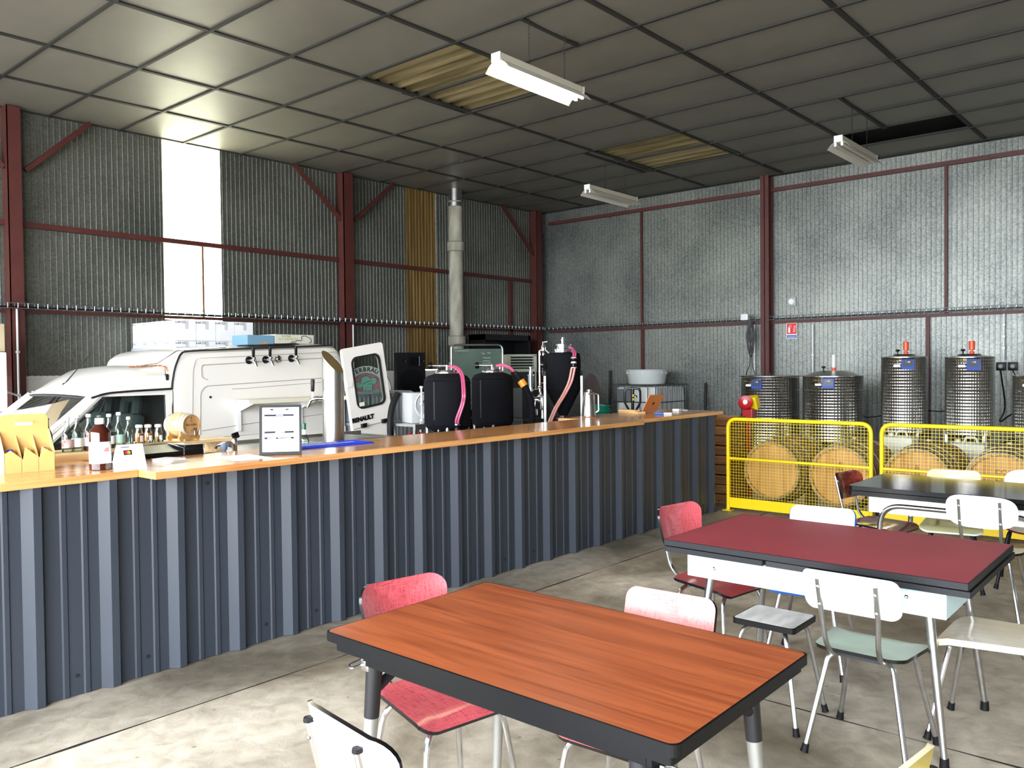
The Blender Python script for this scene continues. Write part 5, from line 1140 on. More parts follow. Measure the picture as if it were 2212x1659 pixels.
def glassbottle(lab, c, h, r, body, liquid=None, lh=0.5, label=None, cap=None, neck=0.40, nr=0.36, name='glass_bottle', group='glass bottles on the shelf behind the bar', extra=None):
    t = thing(name, lab, 'bottle', c, group=group); hs = h*(1-neck)
    mb = MB(); mb.lathe([(r*0.9, 0), (r, 0.005), (r, hs*0.82), (r*0.8, hs*0.98), (r*nr*1.15, hs*1.22), (r*nr, h*0.80), (r*nr, h-0.012), (r*nr*1.2, h-0.010), (r*nr*1.2, h)], c, n=20); mb.build('bottle_body', body, t, world=True)
    if liquid:
        mb = MB(); top = hs*0.80*lh/0.5 if lh < 0.5 else hs*0.82
        pr_ = [(r*0.86, 0.004), (r*0.94, 0.008), (r*0.94, min(top, hs*0.82))]
        if lh >= 0.9: pr_ += [(r*0.75, hs*0.98), (r*nr, hs*1.2), (r*nr*0.9, h*0.85)]
        mb.lathe(pr_, c, n=18); mb.build('drink', liquid, t, world=True)
    if label: mb = MB(); mb.lathe([(r*1.01, hs*0.22), (r*1.015, hs*0.23), (r*1.015, hs*0.62), (r*1.01, hs*0.63)], c, n=20, capa=False, capb=False); mb.build('label', label, t, world=True)
    if cap: mb = MB(); mb.lathe([(r*nr*1.3, h-0.012), (r*nr*1.35, h-0.008), (r*nr*1.35, h+0.004), (r*nr*1.1, h+0.007)], c, n=16); mb.build('cap', cap, t, world=True)
    return t
pinkl = mat('raspberry_drink', (150, 46, 56), 0.1, trans=0.3); orl = mat('apricot_juice', (240, 150, 62), 0.3); pale_l = mat('amber_cider', (190, 140, 40), 0.1, trans=0.4); green_b = mat('green_bottle_glass', (40, 90, 30), 0.05, trans=0.6); darkp = mat('cola_drink', (70, 18, 14), 0.1, trans=0.2)
wl_ = paper
glassbottle('green bottle just right of the kraft carrier, half hidden', (1.86, 5.17, SH), 0.205, 0.030, green_b, None, label=mat('green_paper_label', (90, 190, 60), 0.6))
glassbottle('clear square-shouldered bottle with a red and green label, on the shelf', (1.965, 5.155, SH), 0.198, 0.031, clear, None, label=mat('red_green_label', (210, 214, 208), 0.6, rgb2=(180, 70, 60), vscale=30), cap=white_pl)
glassbottle('clear bottle with white label, left of the raspberry-red one', (2.022, 5.16, SH), 0.210, 0.031, clear, None, label=wl_, cap=white_pl)
glassbottle('raspberry-red drink bottle with white label, behind the brown bottle', (2.09, 5.165, SH), 0.212, 0.031, clear, pinkl, 0.6, wl_, white_pl)
glassbottle('clear bottle almost hidden by the large brown bottle', (2.155, 5.18, SH), 0.205, 0.030, clear, darkp, 0.6, wl_, None)
glassbottle('dark red drink bottle with white cap, right of the brown bottle', (2.225, 5.20, SH), 0.205, 0.030, clear, darkp, 0.6, wl_, white_pl)
glassbottle('tallest clear bottle with white cap and greenish tint on the shelf', (2.288, 5.21, SH), 0.212, 0.030, clear, None, 0.5, mat('pale_teal_label', (170, 200, 190), 0.6), white_pl)
glassbottle('smaller clear bottle between the tall bottle and the juices', (2.355, 5.225, SH), 0.180, 0.027, clear, None, 0.5, None, white_pl)
for k, (x, y, m, lb) in enumerate([(2.470, 5.33, orl, 'left of the three small orange juice bottles'), (2.515, 5.30, orl, 'middle one of the three small orange juice bottles'), (2.566, 5.265, pale_l, 'small bottle of clear amber juice, right of the orange juices')]):
    t = glassbottle(lb, (x, y, SH), 0.118, 0.026, clear, m, 0.6, None, white_pl, 0.30, 0.62, name='juice_bottle', group='small juice bottles on the shelf')
    mb = MB(); n = (Vector((0, 0, 0))-Vector((x, y, 0))).normalized(); rt = Vector((-n.y, n.x, 0)); 
    P = [Vector((x, y, SH))+(n*math.cos(a)+rt*math.sin(a))*0.0268 for a in (0.2, 0.45, 0.7, 0.95, 1.2)]
    for p, q in zip(P, P[1:]): mb.quad([p+Vector((0, 0, 0.015)), q+Vector((0, 0, 0.015)), q+Vector((0, 0, 0.055)), p+Vector((0, 0, 0.055))])
    mb.build('label', wl_, t, world=True, smooth=False)
for k, (x, y) in enumerate([(2.318, 5.08), (2.415, 5.10), (2.452, 5.14), (2.508, 5.12), (2.53, 5.16)]):
    c = (x, y, SH); mb = MB(); mb.lathe([(0.014, 0), (0.015, 0.004), (0.018, 0.036), (0.0165, 0.036), (0.014, 0.008), (0.001, 0.007)], c, n=16, capb=False); o = mb.build('shot_glass', clear, loc=c); tag(o, 'small empty tasting glass on the shelf, ' + ['beside the tall clear bottle', 'left of the juice bottles', 'in front of the left juice bottle', 'in front of the middle juice bottle', 'in front of the amber juice bottle'][k], 'glass', 'tasting glasses on the bottle shelf')
# small display barrel with lettering, on a cradle
ax = Vector((0.55, -0.835, 0)).normalized(); ax = -ax; bc_ = Vector((2.835, 5.47, SH+0.098))
mini_h = wood('mini_oak_head', (176, 126, 70), (212, 168, 108), 2, 2.0, 0.45); mini_s = wood('mini_oak_stave', (176, 134, 80), (214, 176, 122), 0, 2.0, 0.4)
ax = Vector((0.18, -0.98, 0)).normalized()
t = make_barrel('display_barrel', 'small pale oak display barrel lettered BELLION on a wooden cradle', bc_, 0.200, 0.086, 0.072, ax, 'barrel', ns=16, loc=(2.835, 5.47, SH-0.010), mats=(mini_h, mini_s, mat('silver_painted_hoop', (170, 170, 168), 0.4, 0.3)), hoopw=0.013)
rt = ax.cross(Vector((0, 0, 1))); rt = -rt
fc = bc_+ax*(0.200/2-0.008)
text('BELLION', 0.021, mat('burnt_brand', (70, 40, 24), 0.8), frame(fc+ax*0.0015+Vector((0, 0, 0.002)), -ax.cross(Vector((0, 0, 1))) if False else Vector((-ax.y, ax.x, 0)), (0, 0, 1)), parent=t, depth=0.0004)
mb = MB(); q = fc+Vector((0, 0, 0.034))+ax*0.002; e1 = Vector((-ax.y, ax.x, 0)); 
for (u0, v0, u1, v1) in ((-0.006, 0.012, 0.0, 0.022), (0.0, 0.022, 0.004, 0.010), (-0.008, 0.006, 0.008, 0.006), (-0.014, -0.006, 0.014, -0.006), (-0.010, -0.012, 0.010, -0.012)): mb.tube([q+e1*u0+Vector((0, 0, v0)), q+e1*u1+Vector((0, 0, v1))], 0.0010, 4)
mb.build('burnt_mark', MATS['burnt_brand'], t, world=True)
mb = MB(); q = fc-Vector((0, 0, 0.038)); mb.cyl(q, q+ax*0.05, 0.006); mb.cyl(q+ax*0.04, q+ax*0.04-Vector((0, 0, 0.03)), 0.006); mb.box(q+ax*0.04+Vector((-0.014, -0.003, 0.008)), q+ax*0.04+Vector((0.014, 0.003, 0.018)), 0.002); mb.build('spigot', chrome, t, world=True)
t2 = thing('barrel_stand', 'small wooden cradle carrying the display barrel', 'cradle', (2.835, 5.47, SH-0.010))
for s in (-0.06, 0.062):
    mb = MB(); o_ = bc_+ax*s; P = [(a*0.76, b*0.755) for a, b in [(-0.10, -0.143), (0.10, -0.143), (0.115, -0.11), (0.095, -0.09), (0.10, -0.055), (0.082, -0.058), (0.045, -0.090), (0, -0.1035), (-0.045, -0.090), (-0.082, -0.058), (-0.10, -0.055), (-0.095, -0.09), (-0.115, -0.11)]]
    A_ = [mb.bm.verts.new(o_+e1*a+Vector((0, 0, b))) for a, b in P]; B_ = [mb.bm.verts.new(o_+ax*0.016+e1*a+Vector((0, 0, b))) for a, b in P]; n = len(P)
    for i in range(n): mb._f([A_[i], A_[(i+1) % n], B_[(i+1) % n], B_[i]])
    mb._f(A_); mb._f(B_[::-1]); mb.build('cradle_board', mini_h, t2, world=True, smooth=False)
mb = MB()
for s in (-0.045, 0.045): mb.box(bc_+e1*s+Vector((-0.010, -0.10, -0.108)), bc_+e1*s+Vector((0.010, 0.10, -0.094)), 0, Matrix.Rotation(math.atan2(ax.y, ax.x)+PI/2, 3, 'Z'))
mb.build('cross_bar', mini_h, t2, world=True, smooth=False)

# ------------------------------------------------------------------ round sign, crates, loudspeaker behind the van door
t = thing('round_sign', 'round brewery sign with curved lettering seen through the van door window', 'sign', (6.15, 7.52, 0.9))
sc_ = Vector((6.385, 7.82, 1.317)); fn_ = Vector((-0.40, -0.92, 0)).normalized(); ru = Vector((-fn_.y, fn_.x, 0)); upz = Vector((0, 0, 1)); RS = 0.312
def sg(u, v, d=0.0): return sc_+ru*u+upz*v+fn_*d
def disc(name, m, r, d, r0=0.0, cu=0, cv=0):
    mb = MB(); mb.lathe([(r, 0), (r, 0.002), (max(r0, 0.0005), 0.0022)], sg(cu, cv, d), fn_, 56, capb=(r0 == 0)); return mb.build(name, m, t, world=True)
disc('rim', ink, RS, 0.0); mb = MB(); mb.cyl(sg(0, -RS+0.02, -0.02), (sg(0, 0, -0.02).x, sg(0, 0, -0.02).y, 0.0), 0.02); mb.build('support_post', dark_steel, t, world=True); disc('letter_band', mat('pale_blue_grey_print', (236, 242, 242), 0.5), RS-0.008, 0.0025); disc('inner_outline', ink, RS-0.095, 0.005); disc('pink_field', mat('dusty_pink_print', (196, 140, 154), 0.5), RS-0.100, 0.0075)
word = 'INTERBR\u00c4U'
for i, ch in enumerate(word):
    a = math.radians(150-11*i); rr_ = RS-0.052; text(ch, 0.070, ink, frame(sg(rr_*math.cos(a), rr_*math.sin(a), 0.0052), ru*math.cos(a-PI/2)+upz*math.sin(a-PI/2), ru*math.cos(a)+upz*math.sin(a)), parent=t, depth=0.0006, bold=0.002)
teal = mat('teal_print', (150, 216, 204), 0.5)
def blob(name, pts, m, d, cu=0.0, cv=0.0):
    P = spline([(a, b, 0) for a, b in pts]+[(pts[0][0], pts[0][1], 0)], 5)[:-1]; mb = MB(); mb.quad([sg(0.9*p.x+cu, 0.9*p.y+cv, d) for p in P]); return mb.build(name, m, t, world=True, smooth=False)
hat = [(-0.155, 0.075), (-0.15, 0.11), (-0.11, 0.115), (-0.085, 0.10), (-0.075, 0.17), (-0.03, 0.20), (0.02, 0.195), (0.05, 0.165), (0.09, 0.18), (0.13, 0.165), (0.135, 0.12), (0.10, 0.095), (0.05, 0.10), (0.0, 0.085), (-0.06, 0.06), (-0.10, 0.045), (-0.14, 0.05)]
blob('hat_outline', [(a*1.06, b*1.05-0.004) for a, b in hat], ink, 0.0102); blob('hat', hat, teal, 0.0108)
blob('face_outline', [(-0.06, 0.07), (-0.065, 0.0), (-0.03, -0.05), (0.03, -0.05), (0.075, 0.0), (0.08, 0.09), (0.0, 0.09)], ink, 0.0104); blob('face', [(-0.053, 0.07), (-0.058, 0.0), (-0.027, -0.044), (0.027, -0.044), (0.068, 0.0), (0.073, 0.088), (0.0, 0.085)], teal, 0.0107)
blob('shoulders', [(-0.08, -0.06), (0.0, -0.045), (0.07, -0.04), (0.12, 0.02), (0.17, 0.01), (0.19, -0.06), (0.15, -0.20), (-0.12, -0.20)], teal, 0.0100)
mb = MB()
for P in ([(-0.06, 0.095), (0.0, 0.125), (0.07, 0.14)], [(0.0, 0.05), (0.02, 0.055)], [(0.045, 0.055), (0.06, 0.05)], [(0.01, 0.01), (0.03, 0.0), (0.05, 0.01)], [(-0.02, 0.03), (-0.03, -0.02)], [(-0.08, -0.05), (0.0, -0.08), (0.07, -0.04)], [(-0.2, -0.05), (-0.12, -0.02), (-0.09, -0.09)], [(-0.16, 0.0), (-0.11, -0.06)]): mb.tube([sg(0.9*a, 0.9*b, 0.0115) for a, b in P], 0.003, 4)
mb.build('face_lines', ink, t, world=True)
mb = MB(); P = [(0.095, -0.01), (0.13, -0.005), (0.13, -0.075), (0.095, -0.08)]; mb.quad([sg(a, b, 0.0112) for a, b in P]); mb.build('printed_glass', ink, t, world=True, smooth=False)
crate_g = mat('grey_crate_plastic', (148, 154, 160), 0.5)
def crate(lab, x, y, z, w=0.58, d=0.38, h=0.30, rz=0.0):
    t = thing('stacking_crate', lab, 'crate', (x, y, z), rz, 'grey plastic stacking crates behind the van'); 
    mb = MB(); ring_frame(mb, 0.02, 0.02, w-0.02, d-0.02, 0.0, h-0.02, 0.004); mb.box((0.02, 0.02, 0), (w-0.02, d-0.02, 0.006)); mb.build('crate_body', crate_g, t, smooth=False)
    mb = MB(); ring_frame(mb, 0, 0, w, d, h-0.03, h, 0.022); ring_frame(mb, 0.008, 0.008, w-0.008, d-0.008, h-0.055, h-0.045, 0.012); mb.build('rim', crate_g, t, smooth=False)
    mb = MB()
    for k in range(5):
        xx = 0.02+(w-0.06)*k/4; mb.box((xx, 0.008, 0.0), (xx+0.012, 0.022, h-0.04)); mb.box((xx, d-0.022, 0.0), (xx+0.012, d-0.008, h-0.04))
    for k in range(4):
        yy = 0.03+(d-0.08)*k/3; mb.box((0.008, yy, 0.0), (0.022, yy+0.012, h-0.04)); mb.box((w-0.022, yy, 0.0), (w-0.008, yy+0.012, h-0.04))
    mb.build('wall_rib', crate_g, t, smooth=False); return t
names = ['left crate', 'middle crate', 'right crate']
for k, xx in enumerate((5.705, 6.005, 6.305)):
    for L in range(4):
        crate('grey plastic crate behind the van door, %s stack, %s' % (['left', 'middle', 'right'][k], ['lowest', 'second from the floor', 'third from the floor', 'topmost'][L]), xx, 7.26, 0.332*L, w=0.295, d=0.39, h=0.330)
t = thing('loudspeaker', 'black loudspeaker cabinet standing on a stack behind the van door', 'loudspeaker', (8.0, 8.65, 1.2))
LP = Vector((7.66, 8.72, 1.205)); e1 = Vector((0.90, -0.42, 0)).normalized(); e2 = Vector((0.42, 0.90, 0)).normalized(); WL, HL, DL = 0.415, 0.60, 0.36
def lp(u, v, d): return LP+e1*u+Vector((0, 0, v))-e2*d
def lbox(mb, u0, v0, d0, u1, v1, d1, tp=1.0):
    vs = [mb.bm.verts.new(lp(u, v, d)) for d in (d0, d1) for u, v in ((u0, v0), (u1, v0), (u1, v1), (u0, v1))]
    for f in ((0, 1, 2, 3), (7, 6, 5, 4), (0, 4, 5, 1), (1, 5, 6, 2), (2, 6, 7, 3), (3, 7, 4, 0)): mb._f([vs[i] for i in f])
mb = MB(); P = [(0, 0), (WL, 0), (WL-0.06, -DL), (0.06, -DL)]; A_ = [mb.bm.verts.new(lp(a, 0, b)) for a, b in P]; B_ = [mb.bm.verts.new(lp(a, HL, b)) for a, b in P]
for i in range(4): mb._f([A_[i], A_[(i+1) % 4], B_[(i+1) % 4], B_[i]])
mb._f(A_); mb._f(B_[::-1]); mb.build('cabinet', black_pl, t, world=True, smooth=False)
mb = MB(); lbox(mb, 0.16, 0.40, 0, 0.34, 0.56, 0.006); mb.build('horn_plate', black_gloss, t, world=True, smooth=False)
mb = MB(); vs = [(0.17, 0.41), (0.33, 0.41), (0.33, 0.55), (0.17, 0.55)]; vi = [(0.225, 0.45), (0.275, 0.45), (0.275, 0.51), (0.225, 0.51)]; A_ = [mb.bm.verts.new(lp(a, b, 0.012)) for a, b in vs]; B_ = [mb.bm.verts.new(lp(a, b, -0.02)) for a, b in vi]
for i in range(4): mb._f([A_[i], A_[(i+1) % 4], B_[(i+1) % 4], B_[i]])
mb.build('horn', dark_steel, t, world=True, smooth=False)
mb = MB(); mb.lathe([(0.165, 0), (0.160, 0.010), (0.150, 0.012), (0.001, 0.020)], lp(0.21, 0.20, 0.0), -e2, 40); mb.build('woofer_grille', black_soft, t, world=True)
for uu in (0.105, 0.375): mb = MB(); mb.lathe([(0.022, 0), (0.02, 0.006), (0.012, 0.002)], lp(uu, 0.48, 0), -e2, 16); mb.build('bass_port', black_gloss, t, world=True)
mb = MB(); lbox(mb, 0.20, 0.03, 0.012, 0.225, 0.055, 0.018); mb.build('badge', paper, t, world=True, smooth=False)
t = thing('speaker_stand_crate', 'tall white storage bin under the loudspeaker, behind the grey crates', 'bin', (8.0, 8.8, 0)); mb = MB(); mb.box((7.72, 8.50, 0), (8.22, 9.15, 1.19), 0.01); mb.box((7.70, 8.48, 1.14), (8.24, 9.17, 1.20), 0.006); mb.build('bin_body', mat('pale_bin_plastic', (186, 194, 200), 0.5), t, world=True, smooth=False)
t = thing('storage_drum', 'pale blue-grey plastic drum between the van door and the loudspeaker', 'drum', (7.3, 9.3, 0)); mb = MB(); mb.lathe([(0.25, 0), (0.27, 0.02), (0.29, 1.40), (0.30, 1.42), (0.30, 1.50), (0.29, 1.52), (0.001, 1.53)], (7.36, 9.40, 0), n=32); mb.build('drum_body', mat('pale_drum_plastic', (176, 188, 200), 0.5), t, world=True)
# ------------------------------------------------------------------ brewing vessels behind the bar
pinkh = mat('pink_silicone_hose', (184, 82, 116), 0.25, spec=0.6, trans=0.15); peach = mat('peach_silicone_hose', (196, 132, 120), 0.3, trans=0.1)
def vessel(lab, x, y, r, zb, zt, hoses):
    t = thing('jacketed_tank', lab, 'fermenter', (x, y, 0), group='black jacketed tanks behind the bar'); H = zt-zb
    mb = MB(); mb.lathe([(r*0.25, zb-0.09), (r*0.86, zb-0.025), (r*0.97, zb), (r, zb+0.03), (r, zt-0.06), (r*0.97, zt-0.03), (r*0.86, zt), (r*0.45, zt+0.03)], (x, y, 0), n=44); mb.build('jacket', black_soft, t, world=True)
    tv = Vector((-x, -y, 0)).normalized(); sd = Vector((-tv.y, tv.x, 0))
    mb = MB()
    for zz in (zb+0.01, zt-0.04): mb.lathe([(r*0.985, zz-0.003), (r*1.006, zz), (r*0.985, zz+0.003)], (x, y, 0), n=44, capa=False, capb=False)
    d = (tv*0.86-sd*0.50).normalized(); 
    for s in (0, 0.02):
        dd = (tv*0.84-sd*(0.54+s*2)).normalized(); mb.tube([Vector((x, y, 0))+dd*(r*1.004)+Vector((0, 0, z)) for z in (zb+0.06, zt-0.05)]+[Vector((x, y, 0))+dd*(r*0.7)+Vector((0, 0, zt+0.012))], 0.004, 5)
    mb.build('zip_seam', black_pl, t, world=True)
    mb = MB(); mb.lathe([(r*0.50, zt+0.015), (r*0.50, zt+0.045), (r*0.47, zt+0.055), (0.001, zt+0.062)], (x, y, 0), n=32)
    mb.lathe([(r*0.53, zt+0.022), (r*0.54, zt+0.028), (r*0.53, zt+0.036)], (x, y, 0), n=32); mb.build('steel_lid', chrome, t, world=True)
    c = Vector((x, y, zt+0.06)); mb = MB(); mb.cyl(c, c+Vector((0, 0, 0.04)), 0.014); a = c-sd*0.0+Vector((0, 0, 0.035)); L = sd*-1; mb.cyl(a, a+L*0.14, 0.012); mb.lathe([(0.017, 0), (0.017, 0.012)], a+L*0.06, L, 12)
    for q in (0.05, -0.02): mb.lathe([(0.010, 0), (0.008, 0.03), (0.012, 0.035)], c+sd*(0.03+q)+Vector((0, 0, 0)), n=10)
    mb.build('lid_fitting', chrome, t, world=True)
    mb = MB(); mb.lathe([(0.030, 0), (0.032, 0.01), (0.030, 0.04)], a+L*0.13, L, 16); mb.build('pressure_gauge', black_gloss, t, world=True)
    for k in range(4):
        an = PI/4+k*PI/2; p = Vector((x+math.cos(an)*r*0.86, y+math.sin(an)*r*0.86, 0)); mb = MB(); mb.cyl(p, p+Vector((0, 0, zb+0.0)), 0.019, n=10); mb.lathe([(0.03, 0), (0.03, 0.012)], p, n=12); mb.build('leg', white_paint if False else chrome_worn, t, world=True)
    q = Vector((x, y, 0))-sd*(r+0.022); mb = MB(); mb.tube([q+Vector((0, 0, zb+0.05)), q+Vector((0, 0, zt-0.09))], 0.008, 8); 
    for z in (zb+0.05, zb+0.20, zt-0.10): mb.box(q+Vector((-0.012, -0.012, z-0.008)), q+Vector((0.012, 0.012, z+0.012)), 0.002)
    mb.build('sight_tube', clear_pl, t, world=True)
    p = Vector((x, y, zb-0.07))+tv*r*0.5; mb = MB(); mb.cyl(p, p+tv*0.16-sd*0.10, 0.016); mb.cyl(p+tv*0.12-sd*0.08, p+tv*0.12-sd*0.08+Vector((0, 0, 0.05)), 0.010); mb.lathe([(0.024, 0), (0.024, 0.012)], p+tv*0.08-sd*0.05, tv, 14); mb.build('bottom_valve', chrome, t, world=True)
    return t, tv, sd
A_, tv, sd = vessel('black jacketed steel tank with two pink hoses looping down its front', 5.30, 5.35, 0.212, 1.065, 1.515, 1)
c0 = Vector((5.30, 5.35, 0)); z1 = 1.515
for s in (0, 1):
    o = sd*(0.012+0.030*s); mb = MB()
    P = [c0+sd*0.0+o+Vector((0, 0, z1+0.085)), c0+tv*0.04+sd*(0.05+0.03*s)+Vector((0, 0, z1+0.085)), c0+tv*0.12+sd*(0.12+0.018*s)+Vector((0, 0, z1+0.02)), c0+tv*0.235+sd*(0.135+0.018*s)+Vector((0, 0, z1-0.14)), c0+tv*0.235+sd*(0.125+0.018*s)+Vector((0, 0, z1-0.24)), c0+tv*0.23+sd*(0.078+0.022*s)+Vector((0, 0, z1-0.37)), c0+tv*0.225+sd*(0.072+0.020*s)+Vector((0, 0, z1-0.42))]
    mb.tube(spline(P, 7), 0.0105, 9); mb.build('hose', pinkh, A_, world=True)
p = c0+tv*0.225+sd*0.082+Vector((0, 0, z1-0.42)); mb = MB(); mb.lathe([(0.022, 0), (0.026, -0.015), (0.018, -0.03), (0.024, -0.045), (0.022, -0.075), (0.026, -0.09)], p, n=14); mb.build('hose_coupling', black_pl, A_, world=True)
mb = MB(); mb.lathe([(0.027, -0.004), (0.028, -0.010)], p, n=14); mb.lathe([(0.0265, -0.088), (0.0265, -0.094)], p, n=14); mb.build('hose_clamp', chrome, A_, world=True)
mb = MB(); mb.lathe([(0.016, -0.09), (0.018, -0.13)], p, n=12); mb.build('hose_end', pinkh, A_, world=True)
mb = MB(); mb.lathe([(0.0185, -0.13), (0.0185, -0.15)], p, n=12); mb.build('hose_tip', mat('orange_tape', (240, 140, 30), 0.4), A_, world=True)
B_v, tv, sd = vessel('black jacketed tank whose hose joins a thick black arm with an orange band', 6.12, 5.54, 0.208, 1.035, 1.515, 2)
c0 = Vector((6.12, 5.54, 0)); orb = mat('orange_tape', (240, 140, 30), 0.4)
for s in (0, 1):
    P = [c0+sd*(0.04)+Vector((0, 0, z1+0.085+0.008*s)), c0+tv*0.03+sd*0.11+Vector((0, 0, z1+0.09+0.010*s)), c0+tv*0.06+sd*0.17+Vector((0, 0, z1+0.065+0.012*s)), c0+tv*0.09+sd*0.215+Vector((0, 0, z1+0.030+0.010*s))]
    mb = MB(); mb.tube(spline(P, 7), 0.0105, 9); mb.build('hose', pinkh, B_v, world=True)
qq = [c0+tv*0.09+sd*0.225+Vector((0, 0, z1+0.025)), c0+tv*0.11+sd*0.275+Vector((0, 0, z1-0.05)), c0+tv*0.13+sd*0.33+Vector((0, 0, z1-0.14)), c0+tv*0.15+sd*0.375+Vector((0, 0, z1-0.26)), c0+tv*0.16+sd*0.385+Vector((0, 0, z1-0.42)), c0+tv*0.16+sd*0.375+Vector((0, 0, z1-0.60))]
S_ = spline(qq, 8); mb = MB(); mb.tube(S_, 0.032, 14, radii=[0.020+0.014*min(1, i/12) for i in range(len(S_))]); mb.build('insulated_hose', black_soft, B_v, world=True)
mb = MB(); mb.tube(S_[9:15], 0.0375, 14); mb.build('tape_band', orb, B_v, world=True)
mb = MB(); mb.lathe([(0.020, -0.02), (0.028, 0), (0.022, 0.02), (0.028, 0.035), (0.020, 0.05)], S_[2], (S_[3]-S_[2]).normalized(), 14); mb.build('hose_coupling', black_pl, B_v, world=True)

# conical fermenter
x, y = 7.05, 5.36; r = 0.188; ZT = 1.735; ZC = 1.345; ZB = 1.06
t = thing('conical_fermenter', 'tall black jacketed conical fermenter with chrome pipework on its left', 'fermenter', (x, y, 0)); tv = Vector((-x, -y, 0)).normalized(); sd = Vector((-tv.y, tv.x, 0)); c0 = Vector((x, y, 0)); Zv = lambda z: Vector((0, 0, z))
mb = MB(); mb.lathe([(0.04, ZB), (r*0.985, ZC), (r, ZC+0.01), (r, ZT-0.05), (r*0.96, ZT-0.015), (r*0.86, ZT)], (x, y, 0), n=48); mb.build('jacket', black_soft, t, world=True)
mb = MB(); mb.lathe([(r*1.0, ZC-0.003), (r*1.012, ZC), (r*1.0, ZC+0.004)], (x, y, 0), n=48, capa=False, capb=False); mb.build('jacket_seam', black_pl, t, world=True)
mb = MB(); mb.lathe([(r*0.55, ZT), (r*0.56, ZT+0.02), (r*0.60, ZT+0.022), (r*0.60, ZT+0.040), (r*0.42, ZT+0.05), (r*0.42, ZT+0.075), (r*0.50, ZT+0.077), (r*0.50, ZT+0.092), (0.10*r, ZT+0.10), (0.022, ZT+0.101), (0.022, ZT+0.13), (0.03, ZT+0.132), (0.03, ZT+0.142), (0.018, ZT+0.145), (0.018, ZT+0.165), (0.001, ZT+0.166)], (x, y, 0), n=36); mb.build('steel_lid', chrome, t, world=True)
mb = MB(); mb.lathe([(0.045, ZB-0.10), (0.045, ZB-0.03), (0.055, ZB-0.028), (0.055, ZB-0.016), (0.043, ZB-0.014), (0.043, ZB+0.01)], (x, y, 0), n=24); mb.cyl((x, y, ZB-0.07), Vector((x, y, ZB-0.09))-sd*0.16+tv*0.05, 0.022); mb.lathe([(0.034, 0), (0.034, 0.03)], Vector((x, y, ZB-0.085))-sd*0.10+tv*0.03, -sd, 18); mb.build('bottom_outlet', chrome, t, world=True)
for k, an in enumerate((-1, 1, -1, 1)):
    f = 1 if k < 2 else -1; p = c0+sd*an*(r+0.005)*0.98+tv*f*0.06
    u1 = sd*an; 
    mb = MB(); a0 = p-u1*0.006; 
    vs = [mb.bm.verts.new(q) for q in (a0+tv*0.030*f+Zv(0.0), a0-tv*0.030*f+Zv(0.0), a0-tv*0.030*f+Zv(ZC+0.20), a0+tv*0.030*f+Zv(ZC+0.145), a0+u1*0.022+tv*0.030*f+Zv(0.0), a0+u1*0.022-tv*0.030*f+Zv(0.0), a0+u1*0.022-tv*0.030*f+Zv(ZC+0.20), a0+u1*0.022+tv*0.030*f+Zv(ZC+0.145))]
    for fc in ((0, 1, 2, 3), (7, 6, 5, 4), (0, 4, 5, 1), (1, 5, 6, 2), (2, 6, 7, 3), (3, 7, 4, 0)): mb._f([vs[i] for i in fc])
    mb.build('leg', mat('brushed_leg_steel', (150, 150, 148), 0.3, 1.0), t, world=True, smooth=False)
# hoses at the front
for s in (0, 1):
    P = [c0+sd*(0.02)+Zv(ZT+0.055), c0+tv*0.06+sd*(0.10)+Zv(ZT+0.05), c0+tv*0.16+sd*(0.112+0.02*s)+Zv(ZT+0.0), c0+tv*0.205+sd*(0.106+0.022*s)+Zv(ZT-0.05)]
    mb = MB(); mb.tube(spline(P, 6), 0.0105, 9); mb.build('hose', pinkh, t, world=True)
    P = [c0+tv*0.205+sd*(0.092+0.032*s)+Zv(ZT-0.155), c0+tv*0.21+sd*(0.060+0.030*s)+Zv(ZT-0.30), c0+tv*0.22+sd*(0.0+0.024*s)+Zv(ZT-0.43), c0+tv*0.24+sd*(-0.09+0.022*s)+Zv(ZT-0.58), c0+tv*0.26+sd*(-0.16+0.024*s)+Zv(ZT-0.74), c0+tv*0.27+sd*(-0.19+0.024*s)+Zv(ZT-0.84)]
    mb = MB(); mb.tube(spline(P, 7), 0.0125, 9); mb.build('hose', peach, t, world=True)
p = c0+tv*0.205+sd*0.112+Zv(ZT-0.055); mb = MB(); mb.lathe([(0.026, 0), (0.030, -0.02), (0.020, -0.04), (0.028, -0.06), (0.024, -0.085), (0.028, -0.10)], p, n=14); mb.build('hose_coupling', black_pl, t, world=True)
mb = MB(); mb.lathe([(0.030, 0.004), (0.031, -0.004)], p, n=14); mb.lathe([(0.030, -0.098), (0.031, -0.106)], p, n=14); mb.lathe([(0.022, -0.038), (0.031, -0.05), (0.031, -0.056)], p, n=14); mb.build('hose_clamp', mat('pale_clamp', (210, 200, 196), 0.4), t, world=True)
